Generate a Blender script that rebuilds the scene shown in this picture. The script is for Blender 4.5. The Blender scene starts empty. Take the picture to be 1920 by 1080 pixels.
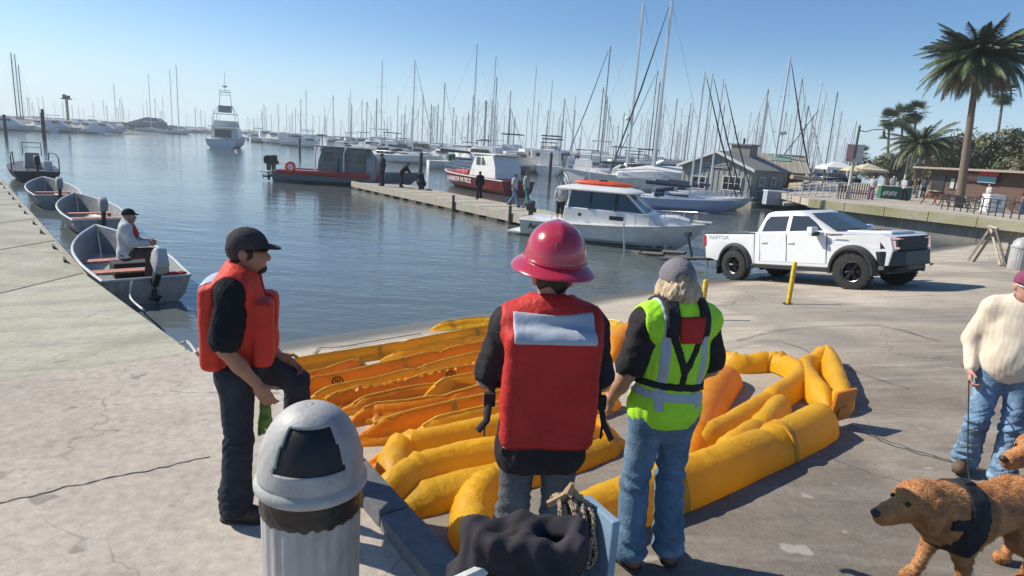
import bpy, bmesh, math, random
import numpy as np
from mathutils import Vector, Matrix, noise as mnoise
random.seed(7)
rng = np.random.default_rng(7)
sc = bpy.context.scene
C = bpy.data.collections.new('harbour'); sc.collection.children.link(C)
PI = math.pi

# ---------------------------------------------------------------- camera
FPX, YH, SL, EYE = 1200.0, 275.0, .066, 3.5          # focal length and horizon measured on the photograph (1920 wide)
_r = math.atan(SL); _p = math.atan((540-YH)*math.cos(_r)/FPX)
_fw = Vector((0, math.cos(_p), -math.sin(_p))); _rt = Vector((1, 0, 0)); _dn = -_rt.cross(_fw)
_u = _rt*math.cos(_r) - _dn*math.sin(_r); _v = _rt*math.sin(_r) + _dn*math.cos(_r)
cam_d = bpy.data.cameras.new('camera'); cam = bpy.data.objects.new('camera', cam_d); C.objects.link(cam)
M = Matrix((_u, -_v, -_fw)).transposed().to_4x4(); M.translation = (0, 0, EYE); cam.matrix_world = M
cam_d.sensor_width = 36; cam_d.lens = FPX/1920*36; cam_d.clip_start = .05; cam_d.clip_end = 6000
sc.camera = cam
# ---------------------------------------------------------------- sky, sun, exposure
SUN_AZ = math.radians(163)      # direction towards the sun, counter-clockwise from +X (left and a little ahead)
SUN_EL = math.radians(38)
w = bpy.data.worlds.new('World'); sc.world = w; w.use_nodes = True
nt = w.node_tree; bg = nt.nodes['Background']
sky = nt.nodes.new('ShaderNodeTexSky'); sky.sky_type = 'NISHITA'; sky.sun_disc = False
sky.sun_elevation = SUN_EL; sky.sun_rotation = PI/2 - SUN_AZ; sky.air_density = 1.0; sky.dust_density = .3; sky.ozone_density = 6.0; sky.altitude = 0
_tc = nt.nodes.new('ShaderNodeTexCoord'); _sx = nt.nodes.new('ShaderNodeSeparateXYZ'); nt.links.new(_tc.outputs['Generated'], _sx.inputs[0])
_mr = nt.nodes.new('ShaderNodeMapRange'); _mr.interpolation_type = 'SMOOTHERSTEP'; _mr.inputs[1].default_value = -.05; _mr.inputs[2].default_value = .2; _mr.inputs[3].default_value = .74; _mr.inputs[4].default_value = 0.
nt.links.new(_sx.outputs[2], _mr.inputs[0])
_mx = nt.nodes.new('ShaderNodeMix'); _mx.data_type = 'RGBA'; nt.links.new(_mr.outputs[0], _mx.inputs[0]); _hs = nt.nodes.new('ShaderNodeHueSaturation'); _hs.inputs['Saturation'].default_value = 1.12; nt.links.new(sky.outputs[0], _hs.inputs['Color']); nt.links.new(_hs.outputs[0], _mx.inputs[6]); _mx.inputs[7].default_value = (5.2, 7.0, 8.4, 1)   # sea haze along the whole horizon
nt.links.new(_mx.outputs[2], bg.inputs[0]); bg.inputs[1].default_value = .1
sd = bpy.data.lights.new('sun', 'SUN'); sd.energy = 4.8; sd.angle = math.radians(.53); sd.color = (1, .92, .79)
sun = bpy.data.objects.new('sun', sd); C.objects.link(sun)
S = Vector((math.cos(SUN_AZ)*math.cos(SUN_EL), math.sin(SUN_AZ)*math.cos(SUN_EL), math.sin(SUN_EL)))
sun.rotation_euler = S.to_track_quat('Z', 'Y').to_euler(); sun.location = (0, 0, 60)
vs = sc.view_settings; vs.view_transform = 'Standard'; vs.look = 'None'; vs.gamma = 1; vs.use_curve_mapping = False; vs.exposure = .4
try:
    sc.cycles.max_bounces = 6; sc.cycles.diffuse_bounces = 3; sc.cycles.glossy_bounces = 3; sc.cycles.transmission_bounces = 4
    sc.cycles.volume_bounces = 0; sc.cycles.use_denoising = True; sc.cycles.caustics_reflective = False; sc.cycles.caustics_refractive = False
except Exception: pass

# ---------------------------------------------------------------- measuring: photograph pixel -> point on a level / at a depth
def _ray(x, y): return _fw*FPX + _u*(x-960) + _v*(y-540)
def at(x, y, z=0.):
    d = _ray(x, y); t = (z-EYE)/d.z; return Vector((0, 0, EYE)) + d*t
def atY(x, y, Y):
    d = _ray(x, y); return Vector((0, 0, EYE)) + d*(Y/d.y)
RA, RB, RC = 1.549, .0969, -.1132                     # the ramp plane z = RA + RB x + RC y
def rampz(x, y): return min(RA + RB*x + RC*y, 1.27)
def onramp(x, y, h=0.):
    d = _ray(x, y); t = (RA+h-EYE)/(d.z-RB*d.x-RC*d.y); p = Vector((0, 0, EYE)) + d*t
    if p.z > 1.27+h or t < 0: p = at(x, y, 1.27+h)
    return p

# ---------------------------------------------------------------- objects
def tag(o, label=None, cat=None, group=None, kind=None):
    if label: o['label'] = label
    if cat: o['category'] = cat
    if group: o['group'] = group
    if kind: o['kind'] = kind
    return o
def thing(name, label, cat, loc=(0, 0, 0), rz=0., group=None, parent=None):
    o = bpy.data.objects.new(name, None); C.objects.link(o); o.location = loc; o.rotation_euler = (0, 0, rz)
    o.empty_display_size = .1
    return tag(o, label, cat, group)
def kids(o): return KID.get(o.name, [])
KID = {}
def link(name, me, parent=None):
    o = bpy.data.objects.new(name, me); C.objects.link(o)
    if parent is not None:
        o.parent = parent; KID.setdefault(parent.name, []).append(o)
    return o
def dup(o, parent=None):
    c = o.copy(); C.objects.link(c)
    if parent is not None:
        c.parent = parent; KID.setdefault(parent.name, []).append(c)
    for ch in list(kids(o)): dup(ch, c)
    return c

class MB:
    """collects shapes; build() links them as one mesh object"""
    def __init__(s, M=None): s.v = []; s.f = []; s.M = M
    def add(s, vs, fs):
        n = len(s.v)
        s.v += [tuple(s.M @ Vector(p)) for p in vs] if s.M is not None else [tuple(p) for p in vs]
        s.f += [tuple(i+n for i in f) for f in fs]; return s
    def box(s, c, d, rz=0., rx=0., ry=0., taper=1.):
        a, b, h = d[0]/2, d[1]/2, d[2]/2
        R = Matrix.Rotation(rz, 3, 'Z') @ Matrix.Rotation(ry, 3, 'Y') @ Matrix.Rotation(rx, 3, 'X')
        vs = [R @ Vector((x*a*(taper if z > 0 else 1), y*b*(taper if z > 0 else 1), z*h)) + Vector(c) for z in (-1, 1) for y in (-1, 1) for x in (-1, 1)]
        return s.add(vs, [(0, 2, 3, 1), (4, 5, 7, 6), (0, 1, 5, 4), (2, 6, 7, 3), (0, 4, 6, 2), (1, 3, 7, 5)])
    def tube(s, pts, r, n=6, cap=True, flat=1.):
        pts = [Vector(p) for p in pts]; m = len(pts)
        rs = r if isinstance(r, (list, tuple)) else [r]*m
        vs = []; up = None
        for i, p in enumerate(pts):
            t = (pts[min(i+1, m-1)] - pts[max(i-1, 0)]); t = t.normalized() if t.length > 1e-9 else Vector((0, 0, 1))
            if up is None:
                up = Vector((0, 0, 1)) if abs(t.z) < .9 else Vector((1, 0, 0))
            sdv = t.cross(up).normalized(); up = sdv.cross(t).normalized()
            for k in range(n):
                a = 2*PI*k/n; vs.append(p + sdv*math.cos(a)*rs[i] + up*math.sin(a)*rs[i]*flat)
        fs = [(i*n+k, i*n+(k+1) % n, (i+1)*n+(k+1) % n, (i+1)*n+k) for i in range(m-1) for k in range(n)]
        if cap: fs += [tuple(range(n-1, -1, -1)), tuple((m-1)*n+k for k in range(n))]
        return s.add(vs, fs)
    def lathe(s, prof, n=16, c=(0, 0, 0), axis='Z', a0=0., a1=2*PI):
        full = abs(a1-a0-2*PI) < 1e-6; m = n if full else n+1; vs = []
        for r, z in prof:
            for k in range(m):
                a = a0+(a1-a0)*k/n; q = (r*math.cos(a), r*math.sin(a), z)
                if axis == 'Y': q = (q[0], q[2], q[1])
                if axis == 'X': q = (q[2], q[0], q[1])
                vs.append((q[0]+c[0], q[1]+c[1], q[2]+c[2]))
        fs = []
        for i in range(len(prof)-1):
            for k in range(n):
                b = (k+1) % m if full else k+1
                fs.append((i*m+k, i*m+b, (i+1)*m+b, (i+1)*m+k))
        return s.add(vs, fs)
    def loft(s, rings, closed=True, cap=True):
        n = len(rings[0]); vs = [p for r in rings for p in r]; e = n if closed else n-1
        fs = [(i*n+k, i*n+(k+1) % n, (i+1)*n+(k+1) % n, (i+1)*n+k) for i in range(len(rings)-1) for k in range(e)]
        if cap: fs += [tuple(range(n-1, -1, -1)), tuple((len(rings)-1)*n+k for k in range(n))]
        return s.add(vs, fs)
    def prism(s, poly, z0, z1):
        n = len(poly); vs = [(x, y, z0) for x, y in poly]+[(x, y, z1) for x, y in poly]
        return s.add(vs, [tuple(range(n-1, -1, -1)), tuple(range(n, 2*n))]+[(i, (i+1) % n, n+(i+1) % n, n+i) for i in range(n)])
    def side(s, poly, y0, y1):                       # polygon in x,z extruded along y
        n = len(poly); vs = [(x, y0, z) for x, z in poly]+[(x, y1, z) for x, z in poly]
        return s.add(vs, [tuple(range(n)), tuple(range(2*n-1, n-1, -1))]+[(i, n+i, n+(i+1) % n, (i+1) % n) for i in range(n)])
    def quad(s, a, b, c, d): return s.add([a, b, c, d], [(0, 1, 2, 3)])
    def ball(s, c, r, n=10, m=6):
        r = r if isinstance(r, (tuple, list)) else (r, r, r)
        return s.loft([[(c[0]+r[0]*math.sin(a)*math.cos(b), c[1]+r[1]*math.sin(a)*math.sin(b), c[2]+r[2]*math.cos(a)) for b in [2*PI*k/n for k in range(n)]] for a in [PI-.02-(PI-.04)*i/m for i in range(m+1)]])
    def mesh(s, name, mat=None, smooth=40, bevel=0, seg=2, fix=True):
        me = bpy.data.meshes.new(name); me.from_pydata(s.v, [], s.f); me.update()
        if fix or bevel:
            bm = bmesh.new(); bm.from_mesh(me)
            bmesh.ops.recalc_face_normals(bm, faces=bm.faces)
            if bevel:
                ed = [e for e in bm.edges if len(e.link_faces) == 2 and e.calc_face_angle(0) > .5]
                bmesh.ops.bevel(bm, geom=ed, offset=bevel, segments=seg, profile=.6, affect='EDGES', clamp_overlap=True)
            bm.to_mesh(me); bm.free()
        if mat: me.materials.append(mat)
        if smooth:
            me.polygons.foreach_set('use_smooth', [True]*len(me.polygons))
            if smooth < 180: me.set_sharp_from_angle(angle=math.radians(smooth))
        return me
    def build(s, name, mat, parent=None, smooth=40, bevel=0, seg=2, fix=True):
        return link(name, s.mesh(name, mat, smooth, bevel, seg, fix), parent)

# ---------------------------------------------------------------- signed-distance shapes (people, dog, cloth): smooth closed meshes
class F:
    """a field on a grid; shapes are blended in with a radius"""
    def __init__(s, lo, hi, res):
        s.lo = np.array(lo, np.float32); s.res = res
        n = np.ceil((np.array(hi)-np.array(lo))/res).astype(int)+1; s.n = n
        ax = [s.lo[i]+res*np.arange(n[i], dtype=np.float32) for i in range(3)]
        s.X, s.Y, s.Z = np.meshgrid(*ax, indexing='ij'); s.D = np.full(s.X.shape, 9., np.float32)
    def cap(s, a, b, ra, rb, flat=None):
        a = np.array(a, np.float32); b = np.array(b, np.float32); X = s.X-a[0]; Y = s.Y-a[1]; Z = s.Z-a[2]; d = b-a
        if flat is not None:                        # flat = (axis vector, factor): thinner (factor > 1) along the axis
            ax = np.array(flat[0], np.float32); ax /= np.linalg.norm(ax); f = flat[1]-1
            q = (X*ax[0]+Y*ax[1]+Z*ax[2])*f; X = X+q*ax[0]; Y = Y+q*ax[1]; Z = Z+q*ax[2]
            d = d+ax*float(d@ax)*f
        dd = float(d@d)+1e-12
        h = np.clip((X*d[0]+Y*d[1]+Z*d[2])/dd, 0, 1)
        return np.sqrt((X-h*d[0])**2+(Y-h*d[1])**2+(Z-h*d[2])**2)-(ra+(rb-ra)*h)
    def ell(s, c, r, R=None):
        X = s.X-c[0]; Y = s.Y-c[1]; Z = s.Z-c[2]
        if R is not None:
            R = np.array(R, np.float32); X, Y, Z = [R[0, i]*X+R[1, i]*Y+R[2, i]*Z for i in range(3)]
        k0 = np.sqrt((X/r[0])**2+(Y/r[1])**2+(Z/r[2])**2); k1 = np.sqrt((X/r[0]**2)**2+(Y/r[1]**2)**2+(Z/r[2]**2)**2)+1e-9
        return k0*(k0-1)/k1
    def rbox(s, c, h, r, R=None):
        X = s.X-c[0]; Y = s.Y-c[1]; Z = s.Z-c[2]
        if R is not None:
            R = np.array(R, np.float32); X, Y, Z = [R[0, i]*X+R[1, i]*Y+R[2, i]*Z for i in range(3)]
        q = [np.abs(X)-(h[0]-r), np.abs(Y)-(h[1]-r), np.abs(Z)-(h[2]-r)]
        return np.sqrt(sum(np.maximum(t, 0)**2 for t in q))+np.minimum(np.maximum(np.maximum(q[0], q[1]), q[2]), 0)-r
    def add(s, d, k=.02):
        if k <= 0: s.D = np.minimum(s.D, d); return s
        h = np.maximum(k-np.abs(s.D-d), 0)/k; s.D = np.minimum(s.D, d)-h*h*k*.25; return s
    def cut(s, d, k=.0):
        d = -d
        if k <= 0: s.D = np.maximum(s.D, d); return s
        h = np.maximum(k-np.abs(s.D-d), 0)/k; s.D = np.maximum(s.D, d)+h*h*k*.25; return s
    def wrinkle(s, amp, freq, seed=0, aniso=(1, 1, 1)):
        r = np.random.default_rng(seed); w = np.zeros_like(s.D)
        for o in range(5):
            k = r.normal(size=3)*np.array(aniso)*freq*(1+.6*o); ph = r.uniform(0, 6.28)
            k2 = r.normal(size=3)*freq*.4; 
            w += np.sin(k[0]*s.X+k[1]*s.Y+k[2]*s.Z+ph+1.5*np.sin(k2[0]*s.X+k2[1]*s.Y+k2[2]*s.Z))/(1+.5*o)
        s.D = s.D+(amp*w/2.2).astype(np.float32); return s
    def mesh(s, name, mat, smooth=True):
        D = s.D; n = s.n; ins = D < 0
        cs = [(i, j, k) for i in (0, 1) for j in (0, 1) for k in (0, 1)]
        sl = lambda A, i, j, k: A[i:n[0]-1+i, j:n[1]-1+j, k:n[2]-1+k]
        cnt = sum(sl(ins, *c).astype(np.int8) for c in cs); mix = (cnt > 0) & (cnt < 8)
        idx = np.full(mix.shape, -1, np.int64); I = np.argwhere(mix); idx[mix] = np.arange(len(I))
        acc = np.zeros((len(I), 3)); num = np.zeros(len(I))
        cd = {c: D[I[:, 0]+c[0], I[:, 1]+c[1], I[:, 2]+c[2]] for c in cs}
        for a in cs:
            for ax in range(3):
                if a[ax] == 0:
                    b = list(a); b[ax] = 1; b = tuple(b); da, db = cd[a], cd[b]; m = (da < 0) != (db < 0)
                    t = np.where(m, da/(da-db+1e-20), 0); p = np.array(a, float)[None].repeat(len(I), 0); p[:, ax] = t
                    acc += p*m[:, None]; num += m
        P = (I+acc/np.maximum(num, 1)[:, None])*s.res+s.lo
        Q = []
        for ax in range(3):
            A = [slice(None)]*3; B = [slice(None)]*3
            A[ax] = slice(0, n[ax]-1); B[ax] = slice(1, n[ax])
            sa, sb = ins[tuple(A)], ins[tuple(B)]; e = np.argwhere(sa != sb)
            u, v = [(1, 2), (2, 0), (0, 1)][ax]
            e = e[(e[:, u] > 0) & (e[:, v] > 0) & (e[:, u] < n[u]-1) & (e[:, v] < n[v]-1)]
            fl = sa[tuple(e.T)]
            def g(du, dv):
                q = e.copy(); q[:, u] -= du; q[:, v] -= dv; return idx[tuple(q.T)]
            q = np.stack([g(1, 1), g(0, 1), g(0, 0), g(1, 0)], 1); q[~fl] = q[~fl][:, ::-1]; Q.append(q)
        Q = np.concatenate(Q); Q = Q[(Q >= 0).all(1)]
        me = bpy.data.meshes.new(name); me.vertices.add(len(P)); me.vertices.foreach_set('co', P.astype(np.float32).ravel())
        me.loops.add(Q.size); me.loops.foreach_set('vertex_index', Q.astype(np.int32).ravel())
        me.polygons.add(len(Q)); me.polygons.foreach_set('loop_start', np.arange(0, Q.size, 4, dtype=np.int32))
        me.update(calc_edges=True); me.validate()
        me.polygons.foreach_set('use_smooth', [True]*len(me.polygons))
        if mat: me.materials.append(mat)
        return me

# ---------------------------------------------------------------- materials
def mat(name, col, rough=.6, metal=0., var=.12, scale=6., bump=.0, bscale=40., spec=.5, coat=0., emis=None, trans=0., alpha=1., dirt=None, dscale=2., stretch=(1, 1, 1), sub=0.):
    m = bpy.data.materials.new(name); m.use_nodes = True; t = m.node_tree; b = t.nodes['Principled BSDF']; L = t.links.new
    b.inputs['Roughness'].default_value = rough; b.inputs['Metallic'].default_value = metal
    b.inputs['Specular IOR Level'].default_value = spec; b.inputs['Coat Weight'].default_value = coat
    b.inputs['Base Color'].default_value = (*col, 1)
    if trans: b.inputs['Transmission Weight'].default_value = trans
    if alpha < 1: b.inputs['Alpha'].default_value = alpha
    if emis: b.inputs['Emission Color'].default_value = (*emis[0], 1); b.inputs['Emission Strength'].default_value = emis[1]
    tc = t.nodes.new('ShaderNodeTexCoord'); mp = t.nodes.new('ShaderNodeMapping'); L(tc.outputs['Object'], mp.inputs[0]); mp.inputs['Scale'].default_value = stretch
    if var or dirt:
        n = t.nodes.new('ShaderNodeTexNoise'); n.inputs['Scale'].default_value = scale; n.inputs['Detail'].default_value = 6; n.inputs['Roughness'].default_value = .65; L(mp.outputs[0], n.inputs['Vector'])
        x = t.nodes.new('ShaderNodeMix'); x.data_type = 'RGBA'; x.inputs[6].default_value = (*[c*(1-var*1.6) for c in col], 1); x.inputs[7].default_value = (*[min(1, c*(1+var)) for c in col], 1)
        r = t.nodes.new('ShaderNodeMapRange'); r.inputs[1].default_value = .3; r.inputs[2].default_value = .7; L(n.outputs[0], r.inputs[0]); L(r.outputs[0], x.inputs[0]); out = x.outputs[2]
        if dirt:
            n2 = t.nodes.new('ShaderNodeTexNoise'); n2.inputs['Scale'].default_value = dscale; n2.inputs['Detail'].default_value = 8; n2.inputs['Roughness'].default_value = .7; L(mp.outputs[0], n2.inputs['Vector'])
            r2 = t.nodes.new('ShaderNodeMapRange'); r2.inputs[1].default_value = .5; r2.inputs[2].default_value = .72; L(n2.outputs[0], r2.inputs[0])
            x2 = t.nodes.new('ShaderNodeMix'); x2.data_type = 'RGBA'; L(out, x2.inputs[6]); x2.inputs[7].default_value = (*dirt, 1); L(r2.outputs[0], x2.inputs[0]); out = x2.outputs[2]
        L(out, b.inputs['Base Color'])
    if bump:
        n3 = t.nodes.new('ShaderNodeTexNoise'); n3.inputs['Scale'].default_value = bscale; n3.inputs['Detail'].default_value = 5; L(mp.outputs[0], n3.inputs['Vector'])
        bp = t.nodes.new('ShaderNodeBump'); bp.inputs['Strength'].default_value = min(1, bump); bp.inputs['Distance'].default_value = .02; L(n3.outputs[0], bp.inputs['Height']); L(bp.outputs[0], b.inputs['Normal'])
    if sub: b.inputs['Subsurface Weight'].default_value = sub; b.inputs['Subsurface Radius'].default_value = (.03, .012, .006)
    return m
white_gel = mat('white_gelcoat', (.78, .77, .74), .28, var=.04, scale=1.5, coat=.3, dirt=(.62, .6, .54), dscale=1.2)
white_far = mat('white_boat_paint', (.72, .72, .7), .4, var=.06)
off_white = mat('off_white_paint', (.68, .66, .6), .5, var=.08)
dark_glass = mat('dark_glass', (.02, .025, .03), .05, var=0, spec=.8)
boat_glass = mat('tinted_boat_glass', (.05, .065, .075), .06, var=0, spec=.8)
black_rubber = mat('black_rubber', (.02, .02, .021), .75, var=.2, bump=.2)
black_plastic = mat('black_plastic', (.022, .023, .026), .5, var=.15)
dark_metal = mat('dark_metal', (.06, .062, .066), .45, metal=.6, var=.15)
alu = mat('weathered_aluminium', (.5, .51, .52), .42, metal=.75, var=.18, scale=9, dirt=(.3, .3, .29), dscale=3)
alu_mast = mat('mast_aluminium', (.62, .63, .65), .35, metal=.35, var=.06)
mast_dark = mat('dark_mast_paint', (.16, .17, .19), .5, var=.1)
chrome = mat('stainless_steel', (.7, .7, .72), .2, metal=1, var=.05)
wood_grey = mat('weathered_timber', (.42, .38, .31), .85, var=.25, scale=3, stretch=(1, 8, 1), bump=.4, bscale=30)
wood_dark = mat('dark_wet_timber', (.07, .06, .05), .7, var=.3)
navy = mat('navy_canvas', (.03, .045, .08), .85, var=.2, bump=.2)
black_canvas = mat('black_canvas', (.025, .026, .03), .85, var=.2, bump=.2)
green_canvas = mat('green_canvas', (.05, .1, .075), .85, var=.2)
tan_canvas = mat('tan_canvas', (.45, .38, .28), .85, var=.15)
grey_canvas = mat('grey_canvas', (.3, .31, .32), .85, var=.15)
red_paint = mat('red_boat_paint', (.42, .028, .022), .4, var=.15, scale=3, dirt=(.25, .03, .03))
maroon = mat('deep_red_hull_paint', (.2, .012, .015), .4, var=.15)
blue_hull = mat('pale_blue_antifoul', (.16, .22, .38), .5, var=.1)
grey_paint = mat('grey_boat_paint', (.2, .22, .24), .5, var=.12, scale=3)
# ================================================================ SETTING
def nodes_mat(name):
    m = bpy.data.materials.new(name); m.use_nodes = True; t = m.node_tree; return m, t, t.nodes['Principled BSDF'], t.links.new
def N(t, kind, **kw):
    n = t.nodes.new(kind)
    for k, v in kw.items():
        if k.startswith('_'): setattr(n, k[1:], v)
        else: n.inputs[k.replace('__', ' ')].default_value = v
    return n
def ramp_node(t, fac, stops):
    r = t.nodes.new('ShaderNodeValToRGB'); e = r.color_ramp.elements
    e[0].position, e[0].color = stops[0][0], (*stops[0][1], 1); e[1].position, e[1].color = stops[-1][0], (*stops[-1][1], 1)
    for p, c in stops[1:-1]:
        q = e.new(p); q.color = (*c, 1)
    t.links.new(fac, r.inputs[0]); return r.outputs[0]
def mixc(t, f, a, b, mode='MIX'):
    x = t.nodes.new('ShaderNodeMix'); x.data_type = 'RGBA'; x.blend_type = mode
    for i, q in ((0, f), (6, a), (7, b)):
        if hasattr(q, 'is_linked'): t.links.new(q, x.inputs[i])
        else: x.inputs[i].default_value = q if i == 0 else (*q, 1)
    return x.outputs[2]
def obj_coord(t, scale=(1, 1, 1), rot=0.):
    tc = N(t, 'ShaderNodeTexCoord'); mp = N(t, 'ShaderNodeMapping'); t.links.new(tc.outputs['Object'], mp.inputs[0]); mp.inputs['Scale'].default_value = scale; mp.inputs['Rotation'].default_value = (0, 0, rot); return mp.outputs[0]
def rng_node(t, v, a, b, c=0., d=1.):
    r = N(t, 'ShaderNodeMapRange'); r.inputs[1].default_value = a; r.inputs[2].default_value = b; r.inputs[3].default_value = c; r.inputs[4].default_value = d
    t.links.new(v, r.inputs[0]); return r.outputs[0]
def noise(t, v, s, det=5, rough=.6, dist=0.):
    n = N(t, 'ShaderNodeTexNoise', Scale=s, Detail=det, Roughness=rough, Distortion=dist); t.links.new(v, n.inputs['Vector']); return n.outputs[0]
def math_node(t, op, a, b):
    n = N(t, 'ShaderNodeMath', _operation=op)
    for i, q in enumerate((a, b)):
        if hasattr(q, 'is_linked'): t.links.new(q, n.inputs[i])
        else: n.inputs[i].default_value = q
    return n.outputs[0]

def concrete(name, stops, big=.35, crack=1., rough=.85, streak=None, rot=0., speck=.5):
    m, t, b, L = nodes_mat(name); v = obj_coord(t)
    a = noise(t, v, big, 9, .62, .4); c1 = ramp_node(t, rng_node(t, a, .3, .7), stops)
    f = noise(t, v, 14, 6, .7); c1 = mixc(t, .5, c1, ramp_node(t, f, [(.3, (.28, .28, .28)), (.7, (.72, .72, .72))]), 'OVERLAY')
    # dark spots (gum, oil)
    sp = noise(t, v, 5.5, 2, .5); c1 = mixc(t, rng_node(t, sp, .68, .74, 0, speck), c1, (.1, .095, .09))
    lp = noise(t, v, 2.3, 3, .5, 1.); c1 = mixc(t, rng_node(t, lp, .66, .72, 0, .4), c1, (.42, .4, .36))
    if streak:
        vs_ = obj_coord(t, streak, rot); s_ = noise(t, vs_, 1., 7, .7, .6); c1 = mixc(t, rng_node(t, s_, .45, .7, 0, .6), c1, (.2, .185, .17))
        s2 = noise(t, vs_, 2.1, 6, .7, .2); c1 = mixc(t, rng_node(t, s2, .56, .7, 0, .5), c1, (.46, .42, .35))
    if crack:
        vo = N(t, 'ShaderNodeTexVoronoi', _feature='DISTANCE_TO_EDGE', Scale=.32); wv = N(t, 'ShaderNodeVectorMath', _operation='ADD')
        nz = N(t, 'ShaderNodeTexNoise', Scale=1.3, Detail=6); L(v, nz.inputs['Vector']); sc_ = N(t, 'ShaderNodeVectorMath', _operation='SCALE'); sc_.inputs['Scale'].default_value = .9; L(nz.outputs['Color'], sc_.inputs[0])
        L(v, wv.inputs[0]); L(sc_.outputs[0], wv.inputs[1]); L(wv.outputs[0], vo.inputs['Vector'])
        ck = rng_node(t, vo.outputs['Distance'], .0, .0035, crack*.7, 0.); msk = rng_node(t, noise(t, v, .5, 3), .47, .56)
        ck = math_node(t, 'MULTIPLY', ck, msk)
        c1 = mixc(t, ck, c1, (.15, .135, .12))
    L(c1, b.inputs['Base Color']); b.inputs['Roughness'].default_value = rough; b.inputs['Specular IOR Level'].default_value = .3
    bp = N(t, 'ShaderNodeBump', Strength=.35, Distance=.012); L(noise(t, v, 45, 6, .7), bp.inputs['Height']); L(bp.outputs[0], b.inputs['Normal'])
    return m
pave_mat = concrete('pale_pavement_concrete', [(0., (.3, .262, .222)), (.45, (.405, .356, .302)), (1., (.49, .44, .375))], .45)
dock_mat = concrete('mossy_dock_concrete', [(0., (.25, .25, .19)), (.5, (.34, .335, .26)), (1., (.42, .41, .34))], .6, crack=0., streak=(.35, 2.2, 1), rot=.75)
kerb_mat = concrete('kerb_concrete', [(0., (.12, .122, .13)), (1., (.19, .19, .2))], 1.2, crack=0)
wall_mat = concrete('seawall_concrete', [(0., (.14, .14, .13)), (.5, (.22, .21, .19)), (1., (.3, .29, .26))], .5, crack=.6, streak=(2., 2., .25))
cap_mat = concrete('weathered_wall_cap', [(0., (.24, .22, .12)), (.4, (.32, .3, .18)), (1., (.4, .37, .29))], .35, crack=.5)
prom_mat = concrete('promenade_paving', [(0., (.36, .31, .26)), (1., (.5, .45, .38))], .5, crack=0)

def ramp_material():
    m, t, b, L = nodes_mat('worn_ramp_asphalt'); v = obj_coord(t)
    sep = N(t, 'ShaderNodeSeparateXYZ'); L(v, sep.inputs[0])
    # distance down the ramp and across it
    down = math_node(t, 'ADD', math_node(t, 'MULTIPLY', sep.outputs[0], -.65), math_node(t, 'MULTIPLY', sep.outputs[1], .76))
    acr = math_node(t, 'ADD', math_node(t, 'MULTIPLY', sep.outputs[0], .76), math_node(t, 'MULTIPLY', sep.outputs[1], .65))
    wob = math_node(t, 'MULTIPLY', math_node(t, 'SUBTRACT', noise(t, v, .55, 5, .6), .5), 2.6)
    d2 = math_node(t, 'ADD', down, wob)
    lower = ramp_node(t, noise(t, v, .8, 8, .65, .5), [(.3, (.34, .3, .24)), (.55, (.46, .405, .325)), (.75, (.54, .48, .395))])   # pale concrete of the launch ramp
    upper = ramp_node(t, noise(t, v, .7, 8, .65, .6), [(.3, (.16, .136, .11)), (.55, (.25, .213, .17)), (.75, (.33, .282, .226))])   # grey asphalt of the apron
    vs_ = obj_coord(t, (.5, 3.0, 1), -.28); st = noise(t, vs_, 1., 8, .72, .5)
    upper = mixc(t, rng_node(t, st, .48, .68, 0, .75), upper, (.36, .33, .29)); upper = mixc(t, rng_node(t, noise(t, vs_, 1.7, 6, .7, .3), .55, .68, 0, .6), upper, (.12, .112, .106))
    vs2 = obj_coord(t, (.45, 2.6, 1), .3); lower = mixc(t, rng_node(t, noise(t, vs2, 1.2, 8, .7, .4), .5, .68, 0, .6), lower, (.2, .185, .16))
    c = mixc(t, rng_node(t, d2, 2.2, 5.2), upper, lower)
    # older patches
    pt = noise(t, v, .25, 2, .4); c = mixc(t, rng_node(t, pt, .56, .6, 0, .35), c, (.1, .096, .092))
    # grooved concrete lanes: cast joints across and along
    f = noise(t, v, 22, 6, .75); c = mixc(t, .45, c, ramp_node(t, f, [(.3, (.3, .3, .3)), (.7, (.7, .7, .7))]), 'OVERLAY')
    sp = noise(t, v, 4.5, 2, .5); c = mixc(t, rng_node(t, sp, .7, .75, 0, .7), c, (.4, .38, .35))
    vo = N(t, 'ShaderNodeTexVoronoi', _feature='DISTANCE_TO_EDGE', Scale=.3); nz = N(t, 'ShaderNodeTexNoise', Scale=1.1, Detail=7); L(v, nz.inputs['Vector'])
    s_ = N(t, 'ShaderNodeVectorMath', _operation='SCALE'); s_.inputs['Scale'].default_value = 1.1; L(nz.outputs['Color'], s_.inputs[0]); ad = N(t, 'ShaderNodeVectorMath', _operation='ADD'); L(v, ad.inputs[0]); L(s_.outputs[0], ad.inputs[1]); L(ad.outputs[0], vo.inputs['Vector'])
    ck = math_node(t, 'MULTIPLY', rng_node(t, vo.outputs['Distance'], .001, .005, .75, 0.), rng_node(t, noise(t, v, .4, 3), .4, .52))
    c = mixc(t, ck, c, (.1, .092, .084))
    # the wet, weedy strip by the water
    wet = rng_node(t, math_node(t, 'ADD', down, math_node(t, 'MULTIPLY', wob, .25)), 9.2, 9.9)
    c = mixc(t, math_node(t, 'MULTIPLY', wet, .85), c, (.085, .08, .06))
    L(c, b.inputs['Base Color']); b.inputs['Specular IOR Level'].default_value = .3
    L(rng_node(t, wet, 0, 1, .85, .3), b.inputs['Roughness'])
    bp = N(t, 'ShaderNodeBump', Strength=.45, Distance=.015); L(noise(t, v, 38, 6, .75), bp.inputs['Height']); L(bp.outputs[0], b.inputs['Normal'])
    return m
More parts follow.
